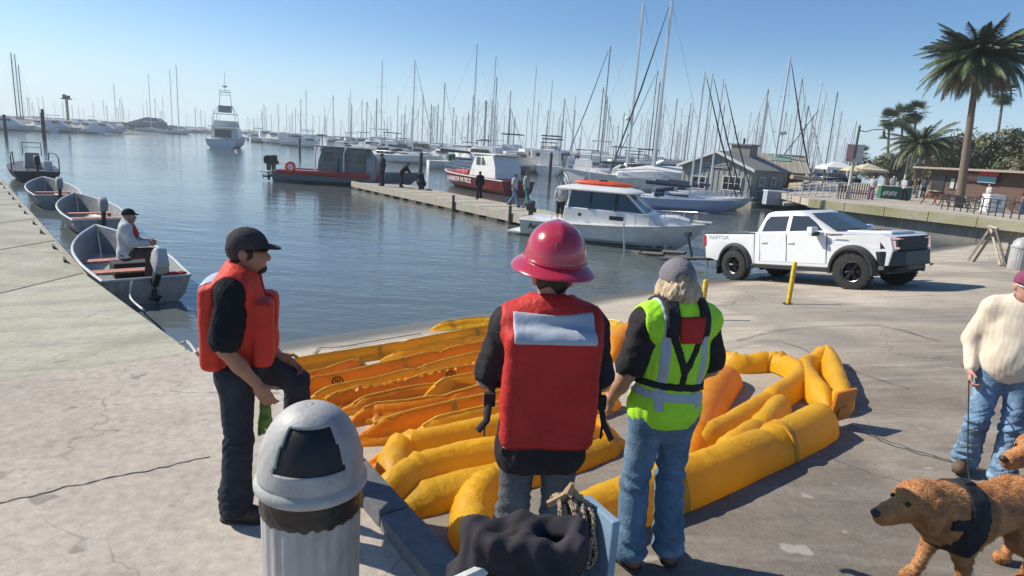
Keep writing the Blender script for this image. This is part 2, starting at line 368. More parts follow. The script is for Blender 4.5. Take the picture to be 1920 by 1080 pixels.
def water_material():
    m, t, b, L = nodes_mat('harbour_water'); v = obj_coord(t)
    b.inputs['Base Color'].default_value = (.095, .115, .112, 1); b.inputs['Roughness'].default_value = .06; b.inputs['IOR'].default_value = 1.33
    v1 = obj_coord(t, (.55, 1.5, 1), .12); v2 = obj_coord(t, (1.4, 3.2, 1), -.2)
    h = math_node(t, 'ADD', math_node(t, 'MULTIPLY', noise(t, v1, .55, 3, .5, .6), 1.), math_node(t, 'MULTIPLY', noise(t, v2, 1.1, 4, .55, .5), .42))
    calm = rng_node(t, noise(t, v, .05, 3, .5, .5), .35, .65, .35, 1.)
    h = math_node(t, 'MULTIPLY', h, calm)
    bp = N(t, 'ShaderNodeBump', Strength=1., Distance=.06); L(h, bp.inputs['Height']); L(bp.outputs[0], b.inputs['Normal'])
    return m
# water: one sheet to the horizon
wm = MB(); wm.quad((-2500, -300, 0), (2500, -300, 0), (2500, 3500, 0), (-2500, 3500, 0)); tag(wm.build('water', water_material(), None, 0), kind='structure')
# seabed just beyond what shows
# ramp: a sheet that slopes into the water, flat apron above the crest
rm = MB(); nv = Vector((-.65, .76)).normalized(); mv = Vector((nv.y, -nv.x))
NA, NB = 54, 60
def rp(i, j):
    a = -26 + 46*i/NA; d = -1.2 + 42*j/NB
    d = 1.46 + 41*(j/NB); x = nv.x*a+mv.x*d; y = nv.y*a+mv.y*d
    return (x, y, rampz(x, y) + .012*mnoise.noise(Vector((x*.5, y*.5, 0))))
rm.add([rp(i, j) for i in range(NA+1) for j in range(NB+1)], [(i*(NB+1)+j, i*(NB+1)+j+1, (i+1)*(NB+1)+j+1, (i+1)*(NB+1)+j) for i in range(NA) for j in range(NB)])
tag(rm.build('ramp', ramp_material(), None, 180), kind='structure')
# ground beneath everything behind the camera
# pavement left of the kerb, level, ending in a wall at the water
KA, KB = at(838, 1048, 1.17).xy, at(545, 752, 1.0).xy; kd = (KB-KA).normalized(); kn = Vector((-kd.y, kd.x))   # kn points left
j1, j2 = at(0, 715, 1.2).xy, at(360, 660, 1.2).xy; jd = (j2-j1).normalized()
k0 = KA - kd*9; kend = KB + kd*2.2; PVZ = 1.2
pm = MB(); jl = j1 - jd*9
pave_poly = [tuple(k0+kn*.02), tuple(kend+kn*.02), tuple(j2), tuple(jl), tuple(jl+Vector((-4, -12))), tuple(k0+Vector((-6, -6)))]
pm.prism(pave_poly, -1.2, PVZ); po = pm.build('pavement', pave_mat, None, 0); tag(po, kind='structure')
# gangway slab down to the floating dock, then the dock
g1, g2 = at(-40, 560, .45).xy, at(158, 512, .45).xy
e2 = at(0, 334, .45).xy; dd = (e2-g2).normalized(); dn_ = Vector((-dd.y, dd.x))
gm = MB()
A_, B_ = jl + jd*.0, j2 + jd*.0
gl = g2 + (g1-g2).normalized()*16
def slab(a, b, c, d, za, zc, th, name, m):      # a,b near edge (left,right) c,d far edge (right,left)
    q = MB(); q.add([(a.x, a.y, za-th), (b.x, b.y, za-th), (c.x, c.y, zc-th), (d.x, d.y, zc-th), (a.x, a.y, za), (b.x, b.y, za), (c.x, c.y, zc), (d.x, d.y, zc)],
          [(3, 2, 1, 0), (4, 5, 6, 7), (0, 1, 5, 4), (1, 2, 6, 5), (2, 3, 7, 6), (3, 0, 4, 7)])
    return q.build(name, m, None, 0, bevel=.012, seg=1)
off = Vector((0, .012))
gang = slab(A_+off, B_+off, g2-dd*.02, gl, PVZ-.004, .452, .3, 'gangway_ramp', dock_mat); tag(gang, kind='structure')
dock = thing('concrete_dock', 'pale green floating concrete dock with small open boats tied along it', 'dock', (g2.x, g2.y, 0)); dock.location = (0, 0, 0)
sk = (g1-g2).normalized()
for k in range(9):
    l0 = 4.4*k; a = g2 + dd*(l0+.03); b = g2 + dd*(l0+4.37)
    s_ = MB(); wd = 9.
    s_.add([(*p, z) for z in (.0, .45) for p in (a+sk*wd, a, b, b+sk*wd)], [(3, 2, 1, 0), (4, 5, 6, 7), (0, 1, 5, 4), (1, 2, 6, 5), (2, 3, 7, 6), (3, 0, 4, 7)])
    s_.build('slab', dock_mat, dock, 0, bevel=.015, seg=1)
    # timber rub rail, cleat and fender on each slab
    q = MB(); r0 = a - dn_*.045; r1 = b - dn_*.045; q.tube([(r0.x, r0.y, .36), (r1.x, r1.y, .36)], .05, 4); q.build('rub_rail', wood_grey, dock)
    for u in (.3, .72):
        c = a + (b-a)*u + dn_*.16; q = MB(); ang = math.atan2(dd.y, dd.x); Mx = Matrix.Translation((c.x, c.y, .45)) @ Matrix.Rotation(ang, 4, 'Z'); q.M = Mx
        q.box((-.06, 0, .03), (.04, .05, .06)).box((.06, 0, .03), (.04, .05, .06)).tube([(-.19, 0, .085), (-.1, 0, .07), (.1, 0, .07), (.19, 0, .085)], [.012, .022, .022, .012], 6)
        q.build('cleat', dark_metal, dock)
# kerb: cast blocks between pavement and ramp
kerb = thing('concrete_kerb', 'low raised concrete kerb between the pavement and the launch ramp', 'kerb')
for k, (u0, u1, ht) in enumerate(((-1.5, -.55, 1.29), (-.54, .42, 1.29), (.43, 1.15, 1.29), (1.16, 1.75, 1.365))):
    a = KA + kd*u0; b = KA + kd*u1
    
    q = MB(); q.add([(*(p+kn*s1), z) for z, s0 in ((.6, 0), (ht, .02)) for p, s1 in ((a, .01+s0), (b, .01+s0), (b, .25-s0), (a, .25-s0))], [(3, 2, 1, 0), (4, 5, 6, 7), (0, 1, 5, 4), (1, 2, 6, 5), (2, 3, 7, 6), (3, 0, 4, 7)])
    q.build('kerb_block', kerb_mat, kerb, 30, bevel=.02)
# cast joint across the pavement, tar seams in the asphalt
def seam(px, f, w_, z, name, m, label=None):
    pts = spline2([f(x, y) for x, y in px]); q = MB(); n_ = len(pts); vs_ = []
    for i, p in enumerate(pts):
        d = pts[min(i+1, n_-1)]-pts[max(i-1, 0)]; s_ = Vector((-d.y, d.x, 0)).normalized(); ww = w_*(.6+.8*abs(mnoise.noise(Vector((i*.37, w_*99, 0)))))
        j_ = .03*mnoise.noise(Vector((i*.23, 5, w_*50))); c = p+s_*j_
        for a in (-1, 1): e = c+s_*ww*a; vs_.append((e.x, e.y, (z if z else rampz(e.x, e.y)+.016)))
    q.add(vs_, [(2*i, 2*i+1, 2*i+3, 2*i+2) for i in range(n_-1)]); o = q.build(name, m, None, 0, fix=False); tag(o, kind='structure')
def spline2(P, n=14):
    Q = [P[0]*2-P[1]]+list(P)+[P[-1]*2-P[-2]]; out = []
    for i in range(1, len(Q)-2):
        for k in range(n):
            t = k/n; a, b, c, d = Q[i-1:i+3]; out.append(.5*((2*b)+(c-a)*t+(2*a-5*b+4*c-d)*t*t+(3*b-a-3*c+d)*t**3))
    return out+[P[-1]]
seam_m = mat('dark_joint_grit', (.085, .078, .07), .9, var=.3, scale=20); tar_m = mat('tar_seam', (.035, .034, .034), .6, var=.2)
seam([(-30, 950), (80, 925), (190, 899), (300, 878), (392, 855)], lambda x, y: at(x, y, PVZ), .007, PVZ+.004, 'pavement_joint', seam_m)
seam([(1590, 800), (1660, 828), (1740, 855), (1830, 880), (1960, 905)], lambda x, y: onramp(x, y), .012, 0, 'ground_seam', tar_m)
seam([(1380, 640), (1480, 618), (1640, 612), (1760, 640)], lambda x, y: onramp(x, y), .012, 0, 'ground_seam', tar_m)
seam([(1330, 668), (1450, 640), (1580, 690), (1700, 730)], lambda x, y: onramp(x, y), .006, 0, 'ground_seam', seam_m)
# promenade with a seawall on the far side of the ramp
W0, W1 = at(1920, 417, 1.4).xy, at(1560, 378, 1.4).xy; wd_ = (W1-W0).normalized(); wn = Vector((wd_.y, -wd_.x))    # wn points away from the ramp
if wn.x < 0: wn = -wn
w0 = W0 - wd_*22; w1 = W1 + wd_*1.5
pr = MB(); pr.prism([tuple(w0), tuple(w1), tuple(w1+wn*60+wd_*60), tuple(w0+wn*90)], .95, 1.4); tag(pr.build('promenade', prom_mat, None, 0), kind='structure')
sw = thing('seawall', 'stained concrete seawall with a mossy overhanging cap below the promenade', 'wall')
n_ = 14; Lw = (w1-w0).length
for k in range(n_):
    a = w0+wd_*(Lw*k/n_+.01); b = w0+wd_*(Lw*(k+1)/n_-.01)
    q = MB(); q.prism([tuple(a-wn*.14), tuple(b-wn*.14), tuple(b+wn*.4), tuple(a+wn*.4)], .87, 1.43); q.build('cap_block', cap_mat, sw, 0, bevel=.02, seg=1)
    q = MB(); q.prism([tuple(a+wn*.35), tuple(b+wn*.35), tuple(b+wn*1.), tuple(a+wn*1.)], -1.5, .868); q.build('wall_panel', wall_mat, sw, 0)
# far shore: a sandy bank with the breakwater behind, left
sand_mat = concrete('sand_bank', [(0., (.1, .095, .09)), (1., (.17, .155, .14))], .05, crack=0)
hm = MB(); NX = 40
def bank(x0, x1, y0, y1, h, seed):
    q = MB(); nx, ny = 50, 8
    def p(i, j):
        u, v_ = i/nx, j/ny; x = x0+(x1-x0)*u; y = y0+(y1-y0)*v_
        e = min(1, min(u, 1-u)*8)*math.sin(PI*min(1, v_*1.0))**.6
        return (x, y, -.3+(h+.3)*e*(.8+.35*mnoise.noise(Vector((x*.02+seed, y*.02, 0)))))
    q.add([p(i, j) for i in range(nx+1) for j in range(ny+1)], [(i*(ny+1)+j, i*(ny+1)+j+1, (i+1)*(ny+1)+j+1, (i+1)*(ny+1)+j) for i in range(nx) for j in range(ny)]); return q
tag(bank(-420, -98, 160, 200, 2.6, 1).build('sand_bank', sand_mat, None, 180), kind='structure')
rock_mat = concrete('breakwater_rock', [(0., (.18, .17, .16)), (1., (.34, .32, .3))], .2, crack=0)
tag(bank(-1100, 700, 600, 660, 2.4, 5).build('breakwater_hill', rock_mat, None, 180), kind='structure')
# wooden pier with planks, beams and piles
PA, PB = at(660, 342, .4).xy, at(975, 407, .4).xy; pd = (PB-PA).normalized(); pn = Vector((-pd.y, pd.x)); pn = pn if pn.y > 0 else -pn
pier = thing('wooden_pier', 'long low weathered timber pier with two red boats along its far side', 'pier'); PL = (PB-PA).length+4; PW = 2.9
for k in range(int(PL/.62)):
    a = PA+pd*(.62*k); b = a+pd*.6; q = MB(); q.prism([tuple(a), tuple(b), tuple(b+pn*PW), tuple(a+pn*PW)], .34, .4+.008*(k % 3)); q.build('plank', wood_grey, pier, 0)
for s_, z0, z1 in ((-.06, .12, .5), (PW-.02, .1, .48)):
    q = MB(); e = PA+pd*PL; q.prism([tuple(PA+pn*s_), tuple(e+pn*s_), tuple(e+pn*(s_+.1)), tuple(PA+pn*(s_+.1))], z0, z1); q.build('edge_beam', wood_grey, pier, 0)
for k in range(16):
    c = PA+pd*(.8+1.35*k)+pn*.1; q = MB(); q.box((c.x, c.y, -.1), (.5 if k % 3 else .9, .35, .42), rz=math.atan2(pd.y, pd.x)); q.build('float', wood_dark, pier, 0)
for k in (0, 1):
    c = PA+pd*(13.5+k*5)-pn*.12; q = MB(); q.tube([(c.x, c.y, -.6), (c.x, c.y, .85)], .07, 8); q.build('post', wood_dark, pier)
# ================================================================ BOOMS, BIN, POSTS, CART
def boom_material(name, tint):
    m, t, b, L = nodes_mat(name); v = obj_coord(t)
    c = mixc(t, rng_node(t, noise(t, v, 1.6, 5, .6), .3, .7), tuple(q*.82 for q in tint), tint)
    c = mixc(t, rng_node(t, noise(t, v, 7, 7, .75), .58, .75, 0, .45), c, (.36, .17, .02)); c = mixc(t, rng_node(t, noise(t, v, 2.6, 5, .7, .4), .6, .74, 0, .5), c, (.78, .16, .012))
    L(c, b.inputs['Base Color']); b.inputs['Roughness'].default_value = .42; b.inputs['Specular IOR Level'].default_value = .45
    tr = N(t, 'ShaderNodeBsdfTranslucent'); L(c, tr.inputs[0]); ms = N(t, 'ShaderNodeMixShader'); ms.inputs[0].default_value = .45
    L(b.outputs[0], ms.inputs[1]); L(tr.outputs[0], ms.inputs[2]); L(ms.outputs[0], t.nodes['Material Output'].inputs[0])
    rn = N(t, 'ShaderNodeTexNoise', _noise_type='RIDGED_MULTIFRACTAL', Scale=6.5, Detail=4, Roughness=.45, Distortion=.5); L(v, rn.inputs['Vector']); n = math_node(t, 'ADD', noise(t, v, 9, 6, .65, .8), math_node(t, 'MULTIPLY', rn.outputs[0], .55)); n2 = noise(t, v, 40, 3)
    bp = N(t, 'ShaderNodeBump', Strength=.8, Distance=.022); L(math_node(t, 'ADD', n, math_node(t, 'MULTIPLY', n2, .12)), bp.inputs['Height']); L(bp.outputs[0], b.inputs['Normal'])
    return m
boom_y = boom_material('yellow_boom_fabric', (.98, .57, .026)); boom_o = boom_material('orange_boom_fabric', (.97, .42, .014))
lit_seam_m = mat('sunlit_yellow_seam', (.98, .6, .06), .5, var=.15, scale=8)  # lighter yellow: the sunlit ridge edge painted onto an added seam tube
def spline(pts, step):
    P = [Vector(p) for p in pts]; out = []
    Q = [P[0]*2-P[1]]+P+[P[-1]*2-P[-2]]
    for i in range(1, len(Q)-2):
        n = max(2, int((Q[i+1]-Q[i]).length/step))
        for k in range(n):
            t = k/n; a, b, c, d = Q[i-1:i+3]
            out.append(.5*((2*b)+(c-a)*t+(2*a-5*b+4*c-d)*t*t+(3*b-a-3*c+d)*t**3))
    out.append(P[-1]); return out
PROF = [(-.92, .0), (-.9, .12), (-.64, .48), (-.42, .8), (-.22, .97), (0, 1.03), (.2, .97), (.4, .8), (.6, .48), (.96, .13), (1.0, .0)]
PROF2 = [(-1.0, .0), (-.97, .16), (-.78, .38), (-.54, .47), (-.42, .66), (-.24, .93), (0, 1.03), (.22, .93), (.4, .66), (.54, .45), (.8, .36), (1.04, .14), (1.08, .0)]
PROF3 = [(-.98, .0), (-1.02, .18), (-.92, .5), (-.7, .8), (-.36, .98), (0, 1.03), (.36, .97), (.7, .78), (.94, .48), (1.06, .17), (1.02, .0)]
def pf(s): return PROF3 if s > 13 else PROF2 if s % 3 else PROF
def boom(px, label, m=boom_y, hgt=.27, wid=.2, seed=0, lift=0., group='yellow containment booms laid out on the ramp', pleat=False, side=1, ends=True):
    """px: ridge line in the photograph; the ridge stands hgt above the ramp"""
    seed_ = seed; pts = [onramp(x, y, hgt+lift) for x, y in px]; pts = [Vector((p.x, p.y, 0)) for p in pts]
    c = spline(pts, .045); n = len(c); rings = []
    L = [0.]
    for i in range(1, n): L.append(L[-1]+(c[i]-c[i-1]).length)
    for i, p in enumerate(c):
        t = (c[min(i+1, n-1)]-c[max(i-1, 0)]).normalized(); s_ = Vector((t.y, -t.x, 0))*side
        bend = (c[min(i+4, n-1)]-c[i]).normalized().dot((c[i]-c[max(i-4, 0)]).normalized()) if 0 < i < n-1 else 1
        l = L[i]; e = min(1, min(l, L[-1]-l)/.3) if ends else 1
        e = .22+.78*max(0, e)**.75
        g = 1+.05*mnoise.noise(Vector((l*.9, seed_*3.1, 0)))+.02*mnoise.noise(Vector((l*2.7, seed_*5.3, 2)))
        # a tie every couple of metres pinches it
        tie = math.exp(-(((l+seed_*.7) % 2.3-1.15)/.07)**2); g *= 1-.14*tie
        pl = 1. if pleat else max(0, min(1, (1-bend)*9)); base = rampz(p.x, p.y)+lift
        ring = []
        for k, (a, h) in enumerate(pf(seed_)):
            q = 1+pl*.13*math.sin(l*52+.4*k)*(.6+.8*abs(mnoise.noise(Vector((l*3, seed_, 1)))))+.025*mnoise.noise(Vector((l*6, k*.9, seed_)))
            hh = h*hgt*g*e*(q if h > .1 else 1)
            off_ = a*wid*e*(.92+.08*g)*(q if h > .1 else 1)+.012*mnoise.noise(Vector((l*2.2, 7, seed_+h)))
            sag = .004*mnoise.noise(Vector((l*4., k*.5, seed_*2.)))+.005*mnoise.noise(Vector((l*1.6+k*.9, k*1.7-l*2, seed_)))+(.011 if seed_ > 13 else .0055)*abs(mnoise.noise(Vector((l*13, k*.3, seed_))))*(1 if k not in (0, len(PROF)) else 0)
            ring.append((p.x+s_.x*off_, p.y+s_.y*off_, base+hh+(sag if .1 < h else 0)+.004))
        rings.append(ring)
    q = MB(); q.loft(rings, True, True); o = q.build('containment_boom', m, None, 60, fix=True)
    tag(o, label, 'boom', group)
    if seed_ > 13: return o, c
    hm = MB(); PF = pf(seed_); top_ = max(range(len(PF)), key=lambda k: PF[k][1]); hm.tube([Vector(r[top_])+Vector((0, 0, .004)) for r in rings[4:-4:3]], .011, 5); hm.build('lit_top_seam', lit_seam_m, o)
    return o, c
def strap(c, u, hgt, wid, par, m, PF=PROF):
    i = max(1, min(len(c)-2, int(u*len(c)))); p = c[i]; t = (c[i+1]-c[i-1]).normalized(); s_ = Vector((t.y, -t.x, 0)); b = rampz(p.x, p.y); q = MB(); rings = []
    for d_ in (-.028, .028):
        rings.append([(p.x+t.x*d_+s_.x*a*wid*1.03, p.y+t.y*d_+s_.y*a*wid*1.03, b+h*hgt*1.035+.008) for a, h in PF])
    q.loft(rings, True, True); o = q.build('strap', m, par); return o
strap_m = mat('boom_strap_webbing', (.62, .3, .02), .7, var=.2)
mark_m = mat('boom_print', (.05, .03, .01), .7, var=0)
BO = [
 ([(808, 606), (870, 599), (948, 594), (1060, 592), (1185, 606)], 'thin yellow boom tip lying furthest out along the water edge', boom_y, .17, .24),
 ([(499, 684), (600, 665), (715, 648), (802, 632), (931, 609), (1040, 600)], 'outermost long boom of the left pile beside the water, with knotted tie', boom_y, .2, .17),
 ([(712, 662), (760, 657), (803, 650), (931, 627), (1050, 612)], 'short yellow boom wedged behind the outermost one', boom_y, .17, .14),
 ([(540, 712), (610, 691), (685, 666)], 'short boom end with a frayed strap at its right tip', boom_o, .18, .15),
 ([(535, 720), (640, 700), (749, 674), (850, 652), (940, 634), (1060, 612)], 'orange boom with a round black print near its left end', boom_o, .24, .19),
 ([(560, 742), (640, 722), (723, 705), (840, 674), (935, 652), (1060, 628)], 'wrinkled boom just below the printed one', boom_y, .22, .17),
 ([(575, 748), (690, 726), (810, 700), (930, 674), (1060, 645)], 'gathered boom with tight pleats along its left ridge', boom_o, .2, .17),
 ([(632, 757), (700, 742), (770, 727), (850, 716), (900, 712)], 'flattened deflated boom between two full ones', boom_o, .15, .2),
 ([(795, 725), (840, 710), (931, 694), (1060, 668)], 'short boom with a loose fold at its left tip', boom_y, .2, .17),
 ([(655, 771), (690, 759), (760, 752), (860, 735), (935, 715), (1060, 690)], 'slack boom whose left end bulges behind the bin', boom_o, .19, .2),
 ([(662, 792), (720, 782), (783, 768), (935, 735), (1070, 705), (1150, 688)], 'straight orange boom across the middle of the left pile', boom_o, .25, .2),
 ([(757, 800), (830, 782), (931, 757), (1060, 725), (1160, 700)], 'boom with a small oval mark below the straight orange one', boom_y, .22, .18),
 ([(690, 832), (715, 829), (742, 831), (770, 838)], 'stubby orange boom end peeping out beside the bin', boom_o, .24, .18),
 ([(757, 880), (742, 865), (738, 838), (757, 815), (785, 812), (833, 801), (930, 781), (1060, 752), (1165, 724)], 'boom doubled back in a pleated U behind the front one', boom_y, .25, .2),
 ([(687, 917), (735, 888), (786, 856), (860, 835), (930, 822), (1050, 802), (1165, 776)], 'big front boom of the left pile with its nose toward the bin', boom_y, .3, .22),
 ([(728, 945), (790, 915), (860, 895), (930, 878), (1050, 845), (1170, 800)], 'lower bright boom lying against the front of the left pile', boom_y, .17, .24),
 ([(975, 862), (935, 872), (905, 893), (887, 925), (890, 962), (915, 985), (960, 990)], 'pleated boom bend curling round the knees of the man in the red helmet', boom_y, .2, .13),
 ([(1040, 985), (1110, 930), (1165, 905), (1240, 880), (1320, 852), (1400, 820), (1480, 788), (1545, 757), (1566, 745)], 'long heavy boom running along the front of the right group', boom_y, .34, .24),
 ([(1300, 820), (1345, 790), (1405, 758), (1460, 722), (1490, 704), (1502, 690), (1490, 674), (1448, 662), (1385, 664), (1340, 655), (1290, 650)], 'boom looping round in a pleated bend behind the vest wearer', boom_y, .27, .19),
 ([(1335, 842), (1390, 806), (1440, 770), (1462, 744), (1480, 728)], 'thin second boom nested inside the pleated loop', boom_y, .2, .17),
 ([(1302, 815), (1306, 780), (1332, 722), (1362, 684), (1378, 672)], 'steep boom section leaning toward the loop', boom_o, .26, .19),
 ([(1559, 735), (1532, 708), (1514, 682), (1516, 668), (1536, 658), (1553, 652), (1566, 676), (1578, 710), (1588, 742)], 'narrow loop of boom at the far right tip of the group', boom_y, .3, .15),
 ([(1150, 640), (1175, 612), (1195, 604), (1210, 612)], 'short boom bump showing between the two standing men', boom_o, .3, .2),
]
for i, (px, lab, m, h, w_) in enumerate(BO):
    if i < 16: h, w_ = h*.88, w_*.86
    if i == 17: h, w_ = .27, .17
    if i in (18, 19, 21): h, w_ = .22, .12
    if i in (13, 14, 15): w_ *= .8
    o, c = boom(px, lab, m, h, w_, seed=i+1, pleat=i in (6, 16))
    if i in (1, 3, 4, 8, 10, 14, 17, 18): 
        for u in ((.33, .7) if i in (1, 4, 10, 17) else (.9,)): strap(c, u, h, w_, o, strap_m, pf(i+1))
    if i in (4, 11, 6):            # round printed mark on the side
        k = int(len(c)*(.12 if i == 4 else .45)); p = c[k]; t = (c[k+1]-c[k-1]).normalized(); s_ = Vector((t.y, -t.x, 0)); s_ = s_ if s_.y < 0 else -s_
        q = MB(); ctr = Vector((p.x, p.y, rampz(p.x, p.y)+h*.72))+s_*w_*.5; nrm = (s_*.85+Vector((0, 0, .5))).normalized(); up = nrm.cross(t)
        ring = lambda r: [tuple(ctr+nrm*.03+(t*math.cos(a)+up*math.sin(a)*.8)*r) for a in [2*PI*j/14 for j in range(14)]]
        r1, r2 = ring(.075), ring(.055); q.add(r1+r2, [(j, (j+1) % 14, 14+(j+1) % 14, 14+j) for j in range(14)]); 
        for a_ in (-.025, .0, .025): q.add([tuple(ctr+nrm*.031+t*(a_-.008)+up*d) for d in (-.03, .03)]+[tuple(ctr+nrm*.031+t*(a_+.008)+up*d) for d in (.03, -.03)], [(0, 1, 2, 3)])
        q.build('print', mark_m, o, 0, fix=False)
# end cap of the long boom at the right, red-orange connector panel
p = onramp(1580, 760, .2); q = MB(); q.box((p.x, p.y, p.z), (.3, .03, .3), rz=.55, rx=.1); q.box((p.x+.004, p.y-.018, p.z-.07), (.14, .012, .12), rz=.55)
cp = tag(q.build('boom_connector', mat('boom_end_panel', (.62, .2, .02), .5, var=.2), None, 0, bevel=.008), 'orange end panel closing the right tip of the long boom', 'connector')
# thin mooring lines along the waterside
rope_m = mat('pale_rope', (.5, .48, .42), .9, var=.3, scale=60)
def line(px, z, r, label, m=rope_m, name='rope', h=None, par=None, f=None):
    pts = [f(x, y) if f else at(x, y, z) for x, y in px]; q = MB(); q.tube(spline(pts, .1), r, 6); o = q.build(name, m, par)
    if par is None: tag(o, label, 'rope')
    return o
line([(588, 662), (600, 652), (640, 650), (720, 636), (790, 625)], .05, .012, 'thin pale rope floating beside the outermost boom', f=lambda x, y: onramp(x, y, .03))
line([(338, 645), (350, 640), (360, 650), (368, 662)], 1.23, .014, 'frayed rope end lying on the pavement corner')

# ---------------------------------------------------------------- bin
bin_body_m = mat('scuffed_white_bin_paint', (.42, .42, .41), .6, var=.18, scale=5, dirt=(.22, .21, .19), dscale=3.2, stretch=(1, 1, .35), bump=.1)
dome_m = mat('scratched_bin_dome', (.4, .4, .385), .5, var=.16, scale=4, dirt=(.25, .25, .24), dscale=7, coat=0., bump=.12)
band_m = mat('black_liner_film', (.012, .012, .013), .35, var=.1, bump=.5, bscale=22)
def trash_can(loc, label, s=1., rz=0., full=True):
    r = thing('trash_can', label, 'trash can', loc, rz); r.scale = (s, s, s)
    q = MB(); n = 96; R = .288
    prof = [(.0, 0.), (.012, 1), (.16, 1), (.66, 1), (.68, 1)]
    def rad(k): return R*(1+.02*(1 if (k % 4) in (0, 1) else -.0)+.004*math.sin(k*.7))
    q.loft([[(rad(k)*math.cos(2*PI*k/n)*f, rad(k)*math.sin(2*PI*k/n)*f, z) for k in range(n)] for z, f in ((0, .965), (.03, .985), (.32, .992), (.62, 1.), (.7, 1.01))])
    q.build('drum', bin_body_m, r, 30)
    if not full:
        q = MB(); q.lathe([(R*1.01, .7), (R*1.08, .71), (R*1.08, .76), (R*.95, .8), (R*.9, .9), (R*.6, 1.0), (.02, 1.06)], 20); q.build('lid', dome_m, r); return r
    q = MB(); vs_ = []
    rings = []
    for i, (rr, z) in enumerate([(R*1.0, .66), (R*1.045, .685), (R*1.05, .72), (R*1.03, .77), (R*1.06, .80)]):
        rings.append([((rr+.006*mnoise.noise(Vector((math.cos(2*PI*k/72)*6, math.sin(2*PI*k/72)*6, i*2.))))*math.cos(2*PI*k/72), (rr+.006*mnoise.noise(Vector((math.cos(2*PI*k/72)*6, math.sin(2*PI*k/72)*6, i*2.))))*math.sin(2*PI*k/72), z+.006*mnoise.noise(Vector((math.cos(2*PI*k/72)*3, math.sin(2*PI*k/72)*3, i*1.)))) for k in range(72)])
    q.loft(rings, True, False); q.build('bin_liner', band_m, r, 180)
    q = MB(); q.lathe([(R*1.02, .795), (R*1.12, .79), (R*1.15, .80), (R*1.155, .815), (R*1.14, .83), (R*1.1, .838), (R*1.07, .85)], 72); q.build('rim', dome_m, r, 50)
    # dome with the square mouth cut out, facing the camera
    q = MB(); n = 120; m_ = 40; vs_ = []
    def dome(i, k, s_=1.):
        a = PI/2*i/m_; b = 2*PI*k/n; return (R*1.08*s_*math.cos(a)**.85*math.cos(b), R*1.08*s_*math.cos(a)**.85*math.sin(b), .845+.335*s_*math.sin(a))
    vs_ = [dome(i, k) for i in range(m_+1) for k in range(n)]
    hole = lambda i, k: 7 <= i < 25 and abs(k-90) < 11.5-.0*i + (25-i)*.12
    fs = [(i*n+k, i*n+(k+1) % n, (i+1)*n+(k+1) % n, (i+1)*n+k) for i in range(m_) for k in range(n) if not hole(i, k+.5)]
    q.add(vs_, fs); dm = q.build('dome_lid', dome_m, r, 60)
    sm = dm.modifiers.new('thickness', 'SOLIDIFY'); sm.thickness = .012; sm.offset = -1
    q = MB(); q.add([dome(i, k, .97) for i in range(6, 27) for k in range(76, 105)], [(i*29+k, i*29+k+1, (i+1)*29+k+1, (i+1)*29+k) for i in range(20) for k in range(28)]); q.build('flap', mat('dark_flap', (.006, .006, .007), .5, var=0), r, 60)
    # flange round the mouth
    e = [dome(7, k, 1.006) for k in range(77, 104)]+[dome(i, 103-.0*i, 1.006) for i in range(7, 26)]+[dome(25, k, 1.006) for k in range(103, 76, -1)]+[dome(i, 77, 1.006) for i in range(25, 6, -1)]
    return r
trash_can((-.845, 2.62, PVZ), 'dented white domed trash can with a square black mouth, near the kerb', rz=.27).scale = (.74, .74, .97)
ft = at(1908, 503, 1.27); trash_can((at(1908, 503, .9).x, at(1908, 503, .9).y, rampz(at(1908, 503, .9).x, at(1908, 503, .9).y)), 'pale trash can with black rim at the edge of the apron beside the A-frame', .95, full=False)
# dark green box next to it
q = MB(); p = onramp(1893, 500); b_ = thing('barricade_panel', 'dark green upright board standing beside the far trash can', 'barricade', (p.x, p.y, p.z))
q = MB(); q.box((0, 0, .36), (.32, .26, .72), taper=.8); q.build('board', mat('dark_green_plastic', (.03, .05, .04), .6), b_, 0, bevel=.02); q = MB(); q.box((0, 0, .75), (.3, .24, .06)); q.build('cap', black_plastic, b_, 0, bevel=.01)
# A-frame
a1, a2 = onramp(1820, 490), onramp(1881, 500); af = thing('a_frame_barricade', 'weathered wooden A-frame sign stand seen edge on, beyond the truck', 'barricade')
mid = (a1+a2)/2; hgtA = (at(0, 0, 0)*0).z+0
topz = atY(1862, 428, mid.y)
for nm, f_ in (('leg', a1), ('leg', a2)):
    for s_ in (-.3, .3):
        dY = Vector((.25*s_/.3*.4, s_*.9, 0)); q = MB(); q.tube([f_+dY, topz+dY*.9], .045, 4); q.build(nm, wood_dark if nm == 'x' else mat('old_brown_timber', (.13, .1, .08), .8, var=.3) if s_ < 0 else wood_grey, af, 0)
q = MB(); q.tube([topz+Vector((-.1, -.35, .02)), topz+Vector((.1, .35, .02))], .05, 4); q.build('ridge', wood_grey, af, 0)
# yellow guide posts
yel = mat('chipped_yellow_paint', (.72, .47, .02), .45, var=.2, scale=12, dirt=(.3, .2, .05), dscale=8)
for (px, py, ty, lab) in ((1478, 570, 490, 'yellow guide post standing in front of the white truck'), (1314, 600, 523, 'yellow guide post behind the shoulder of the man in the lime vest')):
    p = onramp(px, py); t_ = thing('guide_post', lab, 'post', p, 0, 'yellow guide posts on the ramp'); h = atY(px+(2 if px > 1400 else -2), ty, p.y).z-p.z
    q = MB(); q.lathe([(.048, 0), (.048, h-.03), (.036, h-.008), (.005, h)], 14); q.build('pipe', yel, t_)
    q = MB(); q.lathe([(.0, .012), (.11, .014), (.12, .008), (.12, 0)], 14); q.build('base_plate', dark_metal, t_)
